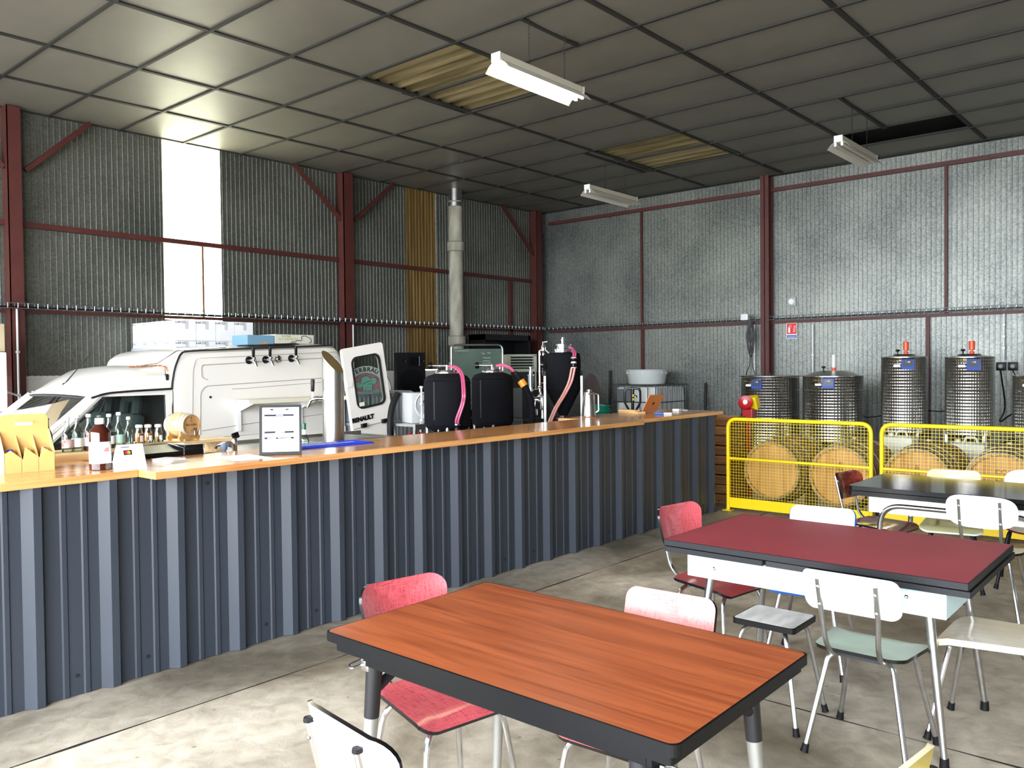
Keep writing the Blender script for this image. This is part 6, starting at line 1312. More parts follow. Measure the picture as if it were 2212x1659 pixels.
# chrome pipework
def L(s_, z, f=0.0): return c0-sd*s_+tv*f+Zv(z)
mb = MB(); mb.tube(fillet([L(r*0.75, ZT-0.01, 0.05), L(0.185, ZT+0.035, 0.05), L(0.248, ZT+0.035, 0.05), L(0.248, ZC-0.02, 0.05)], 0.05, 7), 0.0135, 12); mb.build('riser_pipe', chrome, t, world=True)
mb = MB(); mb.lathe([(0.020, -0.03), (0.026, -0.02), (0.026, 0.03), (0.016, 0.05), (0.012, 0.085), (0.020, 0.09)], L(0.205, ZT+0.035, 0.05), n=16); mb.cyl(L(0.205, ZT+0.115, 0.05), L(0.165, ZT+0.120, 0.05), 0.010); mb.lathe([(0.018, -0.06), (0.014, -0.03)], L(0.205, ZT+0.035, 0.05), n=12); mb.build('relief_valve', chrome, t, world=True)
mb = MB()
for z in (ZT-0.20, ZT-0.32): mb.cyl(L(0.265, z, 0.05), L(r-0.02, z, 0.03), 0.008); mb.lathe([(0.018, 0), (0.018, 0.010)], L(0.255, z, 0.05), sd, 14)
for z in (ZC+0.03, ZC-0.07, ZC-0.12): mb.lathe([(0.022, -0.015), (0.026, -0.005), (0.026, 0.008), (0.020, 0.02)], L(0.248, z, 0.05), n=16)
mb.cyl(L(0.248, ZC-0.02, 0.05), L(0.225, ZC-0.09, 0.05), 0.016); mb.lathe([(0.028, -0.10), (0.030, -0.05), (0.030, 0.03), (0.022, 0.05)], L(0.222, ZC-0.11, 0.05), n=18)
mb.cyl(L(0.222, ZC-0.11, 0.05), L(0.300, ZC-0.11, 0.05), 0.016); mb.cyl(L(0.30, ZC-0.14, 0.05), L(0.36, ZC-0.19, 0.05), 0.008); mb.lathe([(0.016, 0), (0.014, 0.10), (0.010, 0.11)], L(0.222, ZC-0.31, 0.05), n=12)
mb.build('valve_cluster', chrome, t, world=True)
mb = MB(); mb.cyl(L(0.30, ZC-0.105, 0.05), L(0.345, ZC-0.11, 0.05), 0.011, 0.013); mb.build('blue_valve_grip', mat('blue_grip', (36, 70, 170), 0.4), t, world=True)
mb = MB(); mb.lathe([(0.030, 0), (0.030, 0.012), (0.012, 0.02)], L(0.215, ZT-0.125, 0.09), tv, 24); mb.cyl(L(0.215, ZT-0.125, 0.05), L(0.215, ZT-0.24, 0.05), 0.009); mb.build('pressure_gauge', black_gloss, t, world=True)
g = L(0.345, ZC+0.04, 0.05); mb = MB(); mb.cyl(g+Zv(-0.05), g+Zv(0.16), 0.021); mb.lathe([(0.012, 0.16), (0.012, 0.19), (0.020, 0.195), (0.020, 0.203)], g, n=14); mb.lathe([(0.026, -0.06), (0.026, -0.045)], g, n=14); mb.tube(spline([g+Zv(-0.05), g+Zv(-0.10)+sd*0.01, L(0.30, ZC-0.09, 0.05), L(0.25, ZC-0.07, 0.05)], 6), 0.015, 10); mb.build('spunding_cylinder', chrome, t, world=True)
mb = MB(); mb.lathe([(0.036, -0.01), (0.038, 0.12)], g, n=18, capa=False, capb=False); mb.build('graduated_sleeve', glass('clear_sleeve', (210, 214, 212), 0.1, 0.8), t, world=True)
mb = MB(); mb.tube([g+Zv(-0.03)-sd*0.06, g+Zv(-0.045), g+Zv(-0.03)+sd*0.12], 0.008, 8); mb.build('clamp_bar', chrome, t, world=True)
mb = MB(); q = L(0.305, ZC-0.27, 0.06); mb.lathe([(0.033, 0), (0.033, 0.065), (0.010, 0.07)], q, n=20); mb.cyl(q+Zv(0.065), q+Zv(0.16)+sd*0.01, 0.004); mb.cyl(q-sd*0.02, q-sd*0.03-Zv(0.10), 0.006); mb.build('sampling_cup', chrome, t, world=True)

# small bench with pump box and coiled hose, left of the first tank
t = thing('steel_bench', 'small grey steel bench behind the bar, carrying the grey pump box', 'bench', (5.6, 6.1, 0))
bx_, by_ = 5.67, 6.15
mb = MB(); mb.box((bx_-0.20, by_-0.18, 1.015), (bx_+0.25, by_+0.22, 1.04)); mb.box((bx_-0.20, by_-0.18, 0.985), (bx_+0.25, by_-0.16, 1.016)); mb.build('bench_top', chrome_worn, t, world=True, smooth=False)
for sx_ in (-1, 1):
    for sy_ in (-1, 1): mb = MB(); mb.box((bx_+0.025+sx_*0.20-0.015, by_+0.02+sy_*0.17-0.015, 0), (bx_+0.025+sx_*0.20+0.015, by_+0.02+sy_*0.17+0.015, 1.015)); mb.build('leg', chrome_worn, t, world=True, smooth=False)
t = thing('pump_box', 'grey metal pump box with coiled clear hose hanging over it', 'pump', (bx_, by_, 1.04)); gb = mat('pale_grey_enamel', (170, 172, 172), 0.45)
mb = MB(); mb.box((bx_-0.11, by_-0.12, 1.041), (bx_+0.15, by_+0.14, 1.345), 0.012, Matrix.Rotation(-0.35, 3, 'Z')); mb.build('housing', gb, t, world=True)
mb = MB(); random.seed(2)
for k in range(5):
    R_c = 0.105+0.006*k; cc = Vector((bx_-0.05, by_-0.17-0.004*k, 1.235-0.003*k)); P = [cc+Vector((math.cos(a)*R_c*0.85, -math.cos(a)*R_c*0.35, math.sin(a)*R_c)) for a in [2*PI*i/26 for i in range(27)]]; mb.tube(P, 0.006, 6)
mb.build('hose_coil', clear_pl, t, world=True)
mb = MB(); mb.lathe([(0.016, 0), (0.03, 0.02), (0.028, 0.06), (0.012, 0.09)], (bx_-0.05, by_-0.20, 1.17), n=12); mb.tube(spline([(bx_-0.03, by_-0.2, 1.30), (bx_+0.06, by_-0.21, 1.27), (bx_+0.08, by_-0.2, 1.18), (bx_+0.12, by_-0.2, 1.14)], 6), 0.007, 6); mb.tube(spline([(bx_-0.02, by_-0.2, 1.31), (bx_-0.10, by_-0.21, 1.28), (bx_-0.12, by_-0.2, 1.22)], 6), 0.006, 6); mb.build('hose_hook', black_pl, t, world=True)
mb = MB(); mb.box((bx_-0.12, by_-0.165, 1.02), (bx_-0.08, by_-0.160, 1.06)); mb.build('rating_label', paper, t, world=True, smooth=False)
t = thing('suction_hose', 'thick black corrugated hose curving down beside the pump box', 'hose', (5.4, 6.3, 0)); mb = MB(); mb.tube(spline([(5.57, 6.33, 1.34), (5.49, 6.33, 1.20), (5.445, 6.31, 1.03), (5.44, 6.30, 0.8), (5.43, 6.28, 0.03)], 8), 0.033, 12); mb.build('hose_body', rubber, t, world=True)
t = thing('cable_bundle', 'tangle of red cord on a hook under the steel bench', 'cord', (5.62, 6.15, 0.8)); mb = MB(); random.seed(4)
for k in range(9): a = random.uniform(-0.12, 0.12); b = random.uniform(-0.1, 0.1); mb.tube(spline([(5.60+a, 6.1+b, 0.945), (5.66+a+random.uniform(-.05, .05), 6.08+b, 0.85), (5.60+a*0.5, 6.12, 0.78), (5.55+a+random.uniform(-.05, .05), 6.1+b, 0.86), (5.60+a, 6.12+b, 0.945)], 5), 0.008, 6)
mb.build('cord_loops', mat('red_cord', (150, 36, 30), 0.5), t, world=True)
# low steel rack behind the vessels (dark) that carries valves and cables
t = thing('machine_base', 'dark steel machine base behind the black tanks', 'machine', (7.9, 6.9, 0)); mb = MB(); mb.box((7.72, 6.5, 0.0), (8.42, 6.90, 0.92), 0.01); mb.box((7.70, 6.48, 0.92), (8.44, 6.92, 0.96)); mb.build('frame_body', dark_steel, t, world=True, smooth=False)
mc = mat('black_machine_panel', (28, 28, 30), 0.5)
t = thing('filter_machine', 'black slanted control box behind the chrome pipework of the conical fermenter', 'machine', (8.2, 6.7, 0.96)); mb = MB(); mb.prism([(7.78, 0.962), (8.38, 0.962), (8.22, 1.29), (7.78, 1.33)], 1, 6.55, 6.88); mb.build('casing', mc, t, world=True, smooth=False)
mb = MB(); mb.lathe([(0.014, 0), (0.014, 0.006)], (8.0, 6.55, 1.22), (0, -1, 0), 12); mb.build('button', chrome, t, world=True)

# chalkboard
t = thing('chalkboard', 'dark green chalkboard on a rounded tubular stand with chalk list', 'chalkboard', (7.95, 7.1, 0))
K0 = Vector((7.46, 7.42, 0)); ke = Vector((0.80, -0.60, 0)).normalized(); kf = Vector((-ke.y, ke.x, 0)); kf = -kf if kf.dot(Vector((-1, -1, 0))) < 0 else kf; Wc = 0.62
def kp(u, z, d=0.0): return K0+ke*u+Vector((0, 0, z))+kf*d
mb = MB(); mb.tube(fillet([kp(-0.02, 0.0), kp(-0.02, 1.875), kp(Wc+0.02, 1.875), kp(Wc+0.02, 0.0)], 0.07, 8), 0.014, 10); mb.build('tube_stand', chrome_worn, t, world=True)
cbm = mat('green_chalkboard', (46, 66, 54), 0.6, var=0.2, vscale=2.5, rgb2=(66, 84, 72))
mb = MB(); vs = [kp(0.0, 1.05, -0.01), kp(Wc, 1.05, -0.01), kp(Wc, 1.825, -0.01), kp(0.0, 1.825, -0.01), kp(0.0, 1.05, 0.01), kp(Wc, 1.05, 0.01), kp(Wc, 1.825, 0.01), kp(0.0, 1.825, 0.01)]; vs = [mb.bm.verts.new(v) for v in vs]
for f in ((0, 1, 2, 3), (7, 6, 5, 4), (0, 4, 5, 1), (1, 5, 6, 2), (2, 6, 7, 3), (3, 7, 4, 0)): mb._f([vs[i] for i in f])
mb.build('board', cbm, t, world=True, smooth=False)
mb = MB(); random.seed(11); 
def scribble(u, z, n, h=0.018):
    P = [];
    for k in range(n*3): P.append(kp(u+0.008*k/1.6, z+h*0.5*random.uniform(-1, 1), 0.013))
    for a, b in zip(P[::3], P[1::3]): mb.tube([a, b], 0.0016, 4)
    for a, b in zip(P[1::3], P[2::3]): mb.tube([a, b], 0.0016, 4)
scribble(0.02, 1.80, 12, 0.012); scribble(0.36, 1.765, 3, 0.03); scribble(0.44, 1.77, 3)
for z, n in ((1.71, 7), (1.67, 7), (1.64, 8), (1.60, 5), (1.565, 10)): scribble(0.38, z, n)
mb.build('chalk_writing', mat('chalk', (200, 206, 200), 0.9), t, world=True)
# air heater cabinet
hm_ = mat('sage_grey_enamel', (166, 172, 152), 0.45); t = thing('air_heater', 'sage-grey industrial air heater cabinet with louvred outlet on top', 'heater', (9.4, 7.3, 0))
h0 = Vector((8.52, 7.42, 0)); he = Vector((0.86, -0.51, 0)).normalized(); hf = Vector((he.y, -he.x, 0)); hf = hf if hf.dot(Vector((-1, -1, 0))) > 0 else -hf
def hp(u, z, d=0.0): return h0+he*u+Vector((0, 0, z))+hf*d
def hbox(mb, u0, z0, d0, u1, z1, d1):
    vs = [mb.bm.verts.new(hp(u, z, d)) for d in (d0, d1) for u, z in ((u0, z0), (u1, z0), (u1, z1), (u0, z1))]
    for f in ((0, 1, 2, 3), (7, 6, 5, 4), (0, 4, 5, 1), (1, 5, 6, 2), (2, 6, 7, 3), (3, 7, 4, 0)): mb._f([vs[i] for i in f])
mb = MB(); hbox(mb, 0, 0.0, -0.5, 0.04, 1.75, 0); hbox(mb, 0.38, 1.55, -0.5, 0.42, 1.75, 0); hbox(mb, 0, 1.73, -0.5, 0.42, 1.76, 0.0); hbox(mb, 0.0, 1.52, -0.5, 0.42, 1.56, 0); hbox(mb, 0.04, 0.75, -0.5, 0.42, 1.18, 0.0); hbox(mb, 0.40, 0, -0.5, 0.42, 1.75, -0.02); mb.build('cabinet', hm_, t, world=True, smooth=False)
mb = MB(); hbox(mb, 0.04, 1.18, -0.5, 0.40, 1.52, -0.03); hbox(mb, 0.04, 1.56, -0.5, 0.38, 1.73, -0.06); mb.build('dark_panel', mc, t, world=True, smooth=False)
for k in range(4): mb = MB(); hbox(mb, 0.045, 1.58+0.038*k, -0.05, 0.375, 1.592+0.038*k, -0.002); mb.build('louvre', hm_, t, world=True, smooth=False)
mb = MB(); P = [(0.0, 0.80), (0.0, 1.17), (0.10, 1.17), (0.20, 1.13), (0.27, 1.05), (0.30, 0.95), (0.30, 0.80)]; A1 = [mb.bm.verts.new(hp(u, z, 0.0)) for u, z in P]; B1 = [mb.bm.verts.new(hp(u, z, 0.3)) for u, z in P]
for i in range(len(P)): mb._f([A1[i], A1[(i+1) % len(P)], B1[(i+1) % len(P)], B1[i]])
mb._f(A1); mb._f(B1[::-1]); mb.build('fan_hood', hm_, t, world=True, smooth=False)
# dark opening in the left wall, its shade built as black boards
t = thing('dark_opening', 'dark opening in the left wall behind the chalkboard, filled with black boards', 'wall opening', (10.75, 9.9, 0))
for xx in (10.50, 11.72): mb = MB(); mb.box((xx, 9.70, 0), (xx+0.05, 10.05, 2.16)); mb.build('post', black_pl, t, world=True, smooth=False)
for zz in (0.3, 0.9, 1.5, 2.06): mb = MB(); mb.box((10.5, 9.70, zz), (11.77, 10.05, zz+0.10)); mb.build('shelf_board', black_pl, t, world=True, smooth=False)
mb = MB(); mb.box((10.5, 10.03, 0), (11.77, 10.05, 2.1)); mb.build('back_panel', black_pl, t, world=True, smooth=False)
# flue pipe
fib = mat('weathered_fibre_cement', (120, 118, 104), 0.85, rgb2=(176, 172, 156), vscale=6, stretch=(1, 1, 0.4), bump=0.3, bscale=12); t = thing('flue_pipe', 'grey fibre-cement flue pipe with collars rising to the ceiling', 'pipe', (9.97, 9.85, 0))
zc_ = cz(9.97)
for a, b in ((0, 1.62), (1.62, 2.05), (2.05, 3.62), (3.62, 4.36)): mb = MB(); mb.lathe([(0.118, a), (0.118, b)], (9.91, 9.76, 0), n=28); mb.build('pipe_length', fib, t, world=True)
for z in (1.62, 2.05, 3.62): mb = MB(); mb.lathe([(0.12, z-0.10), (0.145, z-0.09), (0.148, z+0.05), (0.12, z+0.07)], (9.91, 9.76, 0), n=28, capa=False, capb=False); mb.build('collar', fib, t, world=True)
mb = MB(); mb.lathe([(0.125, 4.30), (0.125, 4.34), (0.112, 4.35), (0.112, zc_+0.03)], (9.91, 9.76, 0), n=28); mb.lathe([(0.132, 4.27), (0.132, 4.33)], (9.91, 9.76, 0), n=28); mb.build('steel_sleeve', chrome_worn, t, world=True)

# IBC tote with round tub
t = thing('bulk_container', 'white bulk liquid tote in a galvanised cage under the round white tub', 'tote', (12.1, 7.2, 0))
X0, X1, Y0, Y1, ZH = 11.70, 12.66, 6.98, 7.84, 1.265
tote = mat('milky_tank_plastic', (222, 224, 220), 0.35); cage = mat('galvanised_cage', (96, 100, 102), 0.45, 0.5)
mb = MB(); n = 5
def pad(mb, axis, pos, a0, a1, z0, z1, sgn):
    # pillowed bay
    N_ = 6; V = []
    for i in range(N_+1):
        row = []
        for j in range(N_+1):
            u = i/N_; v = j/N_; d = 0.025*min(1, 4*u*(1-u)*1.8)*min(1, 4*v*(1-v)*2.2); a = a0+(a1-a0)*u; z = z0+(z1-z0)*v
            row.append(mb.bm.verts.new((a, pos+sgn*d, z) if axis == 0 else (pos+sgn*d, a, z)))
        V.append(row)
    for i in range(N_):
        for j in range(N_): mb._f([V[i][j], V[i+1][j], V[i+1][j+1], V[i][j+1]])
mb.box((X0+0.035, Y0+0.035, 0.17), (X1-0.03, Y1-0.03, ZH-0.03), 0.05)
for k in range(5): pad(mb, 1, X0+0.036, Y0+0.05+0.148*k, Y0+0.188+0.148*k, 0.2, ZH-0.05, -1)
for k in range(6): pad(mb, 0, Y0+0.036, X0+0.05+0.148*k, X0+0.188+0.148*k, 0.2, ZH-0.05, -1)
mb.build('inner_tank', tote, t, world=True, angle=1.0)
mb = MB()
for k in range(6): yy = Y0+0.035+0.150*k; mb.tube([(X0, yy, 0.15), (X0, yy, ZH)], 0.007, 6)
for k in range(7): xx = X0+0.02+0.152*k; mb.tube([(xx, Y0, 0.15), (xx, Y0, ZH)], 0.007, 6); mb.tube([(xx, Y1, 0.15), (xx, Y1, ZH)], 0.007, 6)
for z in (0.15, 0.45, 0.72, 0.98, ZH): mb.tube([(X0, Y0, z), (X1, Y0, z), (X1, Y1, z), (X0, Y1, z), (X0, Y0, z)], 0.009, 6)
mb.tube([(X0, Y0+0.3, ZH), (X1, Y0+0.3, ZH)], 0.009, 6); mb.tube([(X0, Y1-0.3, ZH), (X1, Y1-0.3, ZH)], 0.009, 6)
mb.build('cage', cage, t, world=True)
mb = MB(); mb.box((X0-0.006, Y1-0.42, 0.99), (X0-0.003, Y1-0.10, 1.20)); mb.build('grey_plate', mat('grey_label_plate', (116, 124, 124), 0.5), t, world=True, smooth=False)
mb = MB(); mb.box((X0-0.006, Y1-0.30, 0.80), (X0-0.003, Y1-0.13, 0.96)); mb.build('paper_label', paper, t, world=True, smooth=False)
mb = MB(); mb.box((X0, Y0, 0.0), (X1, Y1, 0.03))
for yy in (Y0, (Y0+Y1)/2-0.05, Y1-0.1): mb.box((X0, yy, 0.03), (X1, yy+0.1, 0.12))
mb.box((X0, Y0, 0.12), (X1, Y1, 0.145)); mb.build('pallet', pw, t, world=True, smooth=False)
t = thing('round_tub', 'round white plastic tub standing on the caged tote', 'tub', (12.12, 7.22, ZH)); tubm = mat('white_tub_plastic', (206, 212, 208), 0.35); cc = (12.10, 7.42, ZH+0.009)
mb = MB(); mb.lathe([(0.295, 0), (0.305, 0.01), (0.345, 0.225), (0.362, 0.228), (0.364, 0.240), (0.355, 0.246), (0.34, 0.243), (0.298, 0.02), (0.001, 0.015)], cc, n=48, capb=False); mb.build('tub_body', tubm, t, world=True)
mb = MB()
for k in range(18): a = 2*PI*k/18; d = Vector((math.cos(a), math.sin(a), 0)); s_ = Vector((-d.y, d.x, 0))*0.005; p = Vector(cc)+d*0.338; mb.box(p-Vector((0.006, 0.006, -0.17)), p+Vector((0.006, 0.006, 0.23)), 0, Matrix.Rotation(a, 3, 'Z')) ; mb.merge(bmesh.new())
mb.build('rim_rib', tubm, t, world=True, smooth=False)
# dark round reel behind the jug
t = thing('cask_lid', 'dark brown oval cask lid standing upright with a small wooden plaque', 'barrel lid', (10.9, 7.72, 0)); rc = Vector((10.9, 7.72, 0.87)); rn = Vector((-0.8, -0.6, 0)).normalized()
dk = wood('dark_stained_wood', (34, 20, 16), (60, 36, 28), 2, 0.6, 0.6); mb = MB(); A1 = []; rt_ = Vector((-rn.y, rn.x, 0)); nseg = 40
P = [(0.175*math.cos(a), 0.60*math.sin(a)) for a in [2*PI*k/nseg for k in range(nseg)]]; P = [(a, b) for a, b in P]
A1 = [mb.bm.verts.new(rc+rt_*a+Vector((0, 0, b))) for a, b in P]; B1 = [mb.bm.verts.new(rc+rn*0.05+rt_*a+Vector((0, 0, b))) for a, b in P]; 
for i in range(nseg): mb._f([A1[i], A1[(i+1) % nseg], B1[(i+1) % nseg], B1[i]])
mb._f(A1); mb._f(B1[::-1]); mb.build('lid_body', dk, t, world=True)
mb = MB(); q = rc+rn*0.06+Vector((0, 0, 0.22)); P = [(-0.055, -0.045), (0.055, -0.045), (0.055, 0.045), (-0.055, 0.045)]; A1 = [mb.bm.verts.new(q+rt_*a+Vector((0, 0, b))) for a, b in P]; B1 = [mb.bm.verts.new(q+rn*0.012+rt_*a+Vector((0, 0, b))) for a, b in P]
for i in range(4): mb._f([A1[i], A1[(i+1) % 4], B1[(i+1) % 4], B1[i]])
mb._f(A1); mb._f(B1[::-1]); pq = mb.build('plaque', wood('plaque_wood', (120, 70, 24), (160, 100, 44), 0), t, world=True, smooth=False)
mb = MB(); mb.box(rc+Vector((-0.2, -0.2, -0.87)), rc+Vector((0.2, 0.2, -0.58)), 0.01); mb.build('foot_block', dk, t, world=True)
for lab, a, b in (('thin black pole leaning on the right wall, left of the white tub', (12.55, 8.50, 0.01), (12.72, 8.58, 1.5)), ('thin black pole leaning on the right wall, right of the caged tote', (12.50, 6.55, 0.01), (12.72, 6.65, 1.28))):
    mb = MB(); mb.cyl(a, b, 0.022, n=10); o = mb.build('pole', black_pl, loc=a); tag(o, lab, 'pole', 'black poles leaning on the right wall')
# pallet truck handle
t = thing('pallet_truck', 'black loop handle of a hand pallet truck standing behind the bar end', 'pallet truck', (9.2, 5.72, 0)); hx, hy = 9.20, 5.86; hd = Vector((-0.53, 0.85, 0)).normalized()
def hq(u, z): return Vector((hx, hy, 0))+hd*u*-1+Vector((0, 0, z))
mb = MB(); mb.tube(fillet([hq(0, 0.93), hq(-0.10, 1.10), hq(-0.10, 1.29), hq(0.10, 1.29), hq(0.10, 1.10), hq(0, 0.93)], 0.05, 6), 0.015, 10); mb.tube([hq(0, 0.15), hq(0, 1.285)], 0.020, 10); mb.build('handle', black_gloss, t, world=True)
mb = MB(); 
for z in (1.15, 1.20): mb.box(hq(0.012, z-0.014)+Vector((-0.03, -0.022, 0)), hq(0.012, z+0.014)+Vector((-0.015, -0.004, 0)))
mb.build('yellow_marker', yel, t, world=True, smooth=False)
mb = MB(); mb.tube(fillet([hq(0.0, 1.20), hq(0.05, 1.20), hq(0.06, 1.17)], 0.01), 0.006, 6); mb.build('release_lever', black_gloss, t, world=True)
mb = MB(); mb.box((hx-0.1, hy-0.27, 0.10), (hx+0.1, hy+0.27, 0.22), 0.01); mb.box((hx+0.1, hy-0.27, 0.05), (hx+1.2, hy-0.11, 0.09), 0.005); mb.box((hx+0.1, hy+0.11, 0.05), (hx+1.2, hy+0.27, 0.09), 0.005); mb.build('forks', mat('truck_yellow', (210, 170, 30), 0.4), t, world=True, smooth=False)
mb = MB(); 
for yy in (-0.08, 0.03): mb.cyl((hx-0.05, hy+yy, 0.09), (hx-0.05, hy+yy+0.05, 0.09), 0.09, n=20)
mb.build('wheel', rubber, t, world=True)
# ------------------------------------------------------------------ right end of the bar
def fr3(c, rz): return Matrix.Translation(c) @ Matrix.Rotation(rz, 4, 'Z')
c = (6.69, 4.77, T); t = thing('steel_jug', 'tall brushed steel insulated jug on the bar behind the conical fermenter', 'jug', c)
mb = MB(); mb.lathe([(0.068, 0), (0.070, 0.004), (0.070, 0.02), (0.066, 0.10), (0.058, 0.19), (0.050, 0.225), (0.048, 0.245), (0.030, 0.252), (0.001, 0.254)], c, n=32); mb.build('jug_body', steel, t, world=True)
C_ = Vector(c); hr = Vector((0.62, -0.78, 0)).normalized()
mb = MB(); mb.tube(fillet([C_+hr*0.046+Vector((0, 0, 0.235)), C_+hr*0.095+Vector((0, 0, 0.228)), C_+hr*0.098+Vector((0, 0, 0.06)), C_+hr*0.066+Vector((0, 0, 0.045))], 0.02), 0.009, 8); mb.build('handle', steel, t, world=True)
mb = MB(); mb.box(C_+Vector((-0.015, -0.02, 0.25)), C_+Vector((0.03, 0.02, 0.275)), 0.004); mb.lathe([(0.022, 0.222), (0.03, 0.240)], C_-Vector((0.02, 0.03, 0)), n=12); mb.build('thumb_lid', chrome_worn, t, world=True)
# laptop with copper-coloured lid
cop = mat('copper_coloured_metal', (222, 146, 84), 0.4, 0.3); c = Vector((7.78, 4.70, T)); t = thing('laptop', 'open copper-coloured laptop seen from behind its tilted lid, on the bar', 'laptop', tuple(c), 0)
le = Vector((0.35, -0.94, 0)).normalized(); ld = Vector((0.94, 0.35, 0)).normalized(); le = Vector((0.80, -0.60, 0)); ld = Vector((-0.60, -0.80, 0))
def lq(u, d, z): return c+le*u+ld*d+Vector((0, 0, z))
def slabq(mb, pts, th, nrm_):
    A1 = [mb.bm.verts.new(p) for p in pts]; B1 = [mb.bm.verts.new(p+nrm_*th) for p in pts]; n = len(pts)
    for i in range(n): mb._f([A1[i], A1[(i+1) % n], B1[(i+1) % n], B1[i]])
    mb._f(A1); mb._f(B1[::-1])
le = Vector((1, 0, 0)); ld = Vector((0, 1, 0)); c = Vector((7.49, 4.66, T))
mb = MB(); P = rrect(0.30, 0.21, 0.012, 3, 0.15, 0.105); slabq(mb, [lq(a, b, 0.002) for a, b in P], 0.012, Vector((0, 0, 1))); mb.build('keyboard_base', chrome_worn, t, world=True, smooth=False)
ln = Vector((0.45, 0, 0.89)); upv = (Vector((0, 0, 1))*0.86-ld*0.46).normalized(); lnn = le.cross(upv).normalized()
def lidp(u, v, d=0): return lq(u, 0.0, 0.014)+upv*v+lnn*d
mb = MB(); P = rrect(0.30, 0.205, 0.012, 3, 0.15, 0.1025); slabq(mb, [lidp(a, b) for a, b in P], 0.006, lnn); mb.build('lid', cop, t, world=True, smooth=False)
mb = MB()
for s in (-0.0015, 0.0075): P = spline([(0.0, 0.022, 0), (0.016, 0.014, 0), (0.017, -0.004, 0), (0.008, -0.02, 0), (0.0, -0.016, 0), (-0.008, -0.02, 0), (-0.017, -0.004, 0), (-0.016, 0.014, 0), (0.0, 0.014, 0)], 4); mb.quad([lidp(0.15+p.x, 0.10+p.y, s) for p in P])
mb.build('lid_emblem', black_gloss, t, world=True, smooth=False)
pine = mat('pale_pine', (226, 190, 134), 0.6)
for k, (lab, cc, sz, rz) in enumerate((('flat pale wooden offcut, lowest of the pile beside the laptop', (7.52, 4.80, T), (0.10, 0.34, 0.018), -0.35), ('short pale wooden offcut lying on the pile beside the laptop', (7.50, 4.82, T+0.0185), (0.08, 0.24, 0.016), -0.2))):
    mb = MB(); mb.box((cc[0]-sz[0]/2, cc[1]-sz[1]/2, cc[2]), (cc[0]+sz[0]/2, cc[1]+sz[1]/2, cc[2]+sz[2]), 0.001, Matrix.Rotation(rz, 3, 'Z')); o = mb.build('wood_offcut', pine, loc=cc, smooth=False); tag(o, lab, 'wood piece')
t = thing('marker_pen', 'blue and white marker pen lying in front of the laptop', 'pen', (7.42, 4.40, T)); a = Vector((7.36, 4.42, T+0.011)); d = Vector((0.45, -0.89, 0)).normalized(); mb = MB(); mb.cyl(a, a+d*0.09, 0.010); mb.build('cap', mat('blue_pen_plastic', (40, 90, 180), 0.4), t, world=True); mb = MB(); mb.cyl(a+d*0.09, a+d*0.17, 0.011); mb.build('barrel', white_pl, t, world=True)
t = thing('power_adapter', 'white power adapter with cable right of the laptop', 'adapter', (8.05, 4.55, T)); mb = MB(); mb.box((7.99, 4.50, T), (8.06, 4.58, T+0.028), 0.005); mb.build('adapter_body', white_pl, t, world=True); mb = MB(); mb.tube(spline([(8.05, 4.54, T+0.01), (8.12, 4.58, T+0.004), (8.18, 4.50, T+0.004), (8.25, 4.55, T+0.005), (8.30, 4.62, T+0.004)], 6), 0.003, 6); mb.build('cable', white_pl, t, world=True)
# green hose coil, on a steel drum stub behind the bar
t = thing('hose_coil', 'coil of dark green garden hose heaped behind the steel jug', 'hose', (7.35, 5.55, 1.0)); mb = MB(); gh = mat('green_hose', (24, 128, 104), 0.4)
for k in range(7):
    R_c = 0.15-0.008*(k % 3); zz = 1.015+0.018*k; cc_ = Vector((7.95+0.01*(k % 2), 5.55, zz)); mb.tube([cc_+Vector((math.cos(a)*R_c*1.1, math.sin(a)*R_c, 0.006*math.sin(3*a+k))) for a in [2*PI*i/30 for i in range(31)]], 0.0095, 7)
mb.build('hose_loops', gh, t, world=True)
t = thing('utility_table', 'plain steel utility table behind the bar under the green hose', 'table', (7.9, 5.6, 0)); mb = MB(); mb.box((7.55, 5.30, 0.975), (8.4, 5.85, 1.003)); mb.build('table_top', dark_steel, t, world=True, smooth=False)
for xx in (7.58, 8.34):
    for yy in (5.33, 5.79): mb = MB(); mb.box((xx, yy, 0), (xx+0.03, yy+0.03, 0.975)); mb.build('leg', dark_steel, t, world=True, smooth=False)
# red and yellow plug socket unit above the fence
t = thing('plug_unit', 'red and yellow industrial plug socket on a red stand behind the fence', 'power connector', (9.6, 4.62, 0)); c = Vector((9.55, 4.60, 1.14)); n_ = Vector((-0.88, -0.30, 0.30)).normalized(); redpl = mat('signal_red_plastic', (170, 18, 26), 0.35)
c = Vector((9.60, 4.47, 1.10))
mb = MB(); mb.lathe([(0.001, 0.075), (0.02, 0.072), (0.072, 0.090), (0.085, 0.095), (0.088, 0.08), (0.070, 0.03), (0.062, -0.06), (0.05, -0.10)], c, n_, 26); mb.build('socket_bell', redpl, t, world=True)
mb = MB(); mb.lathe([(0.030, 0.078), (0.028, 0.105), (0.012, 0.107)], c, n_, 16); mb.build('contact_pin', white_pl, t, world=True)
mb = MB(); mb.box(c+Vector((0.02, -0.12, -0.06)), c+Vector((0.14, 0.02, 0.10)), 0.012, Quaternion((0.3, 1, 0), -0.35).to_matrix()); mb.build('yellow_housing', yel, t, world=True)
mb = MB(); mb.box(c+Vector((-0.03, -0.09, -0.22)), c+Vector((0.08, 0.04, -0.05)), 0.01); mb.box((c.x-0.02, c.y-0.05, 0), (c.x+0.03, c.y+0.0, 0.93), 0.004); mb.box((c.x-0.18, c.y-0.18, 0), (c.x+0.18, c.y+0.15, 0.02), 0.004); mb.build('stand', redpl, t, world=True, smooth=False)
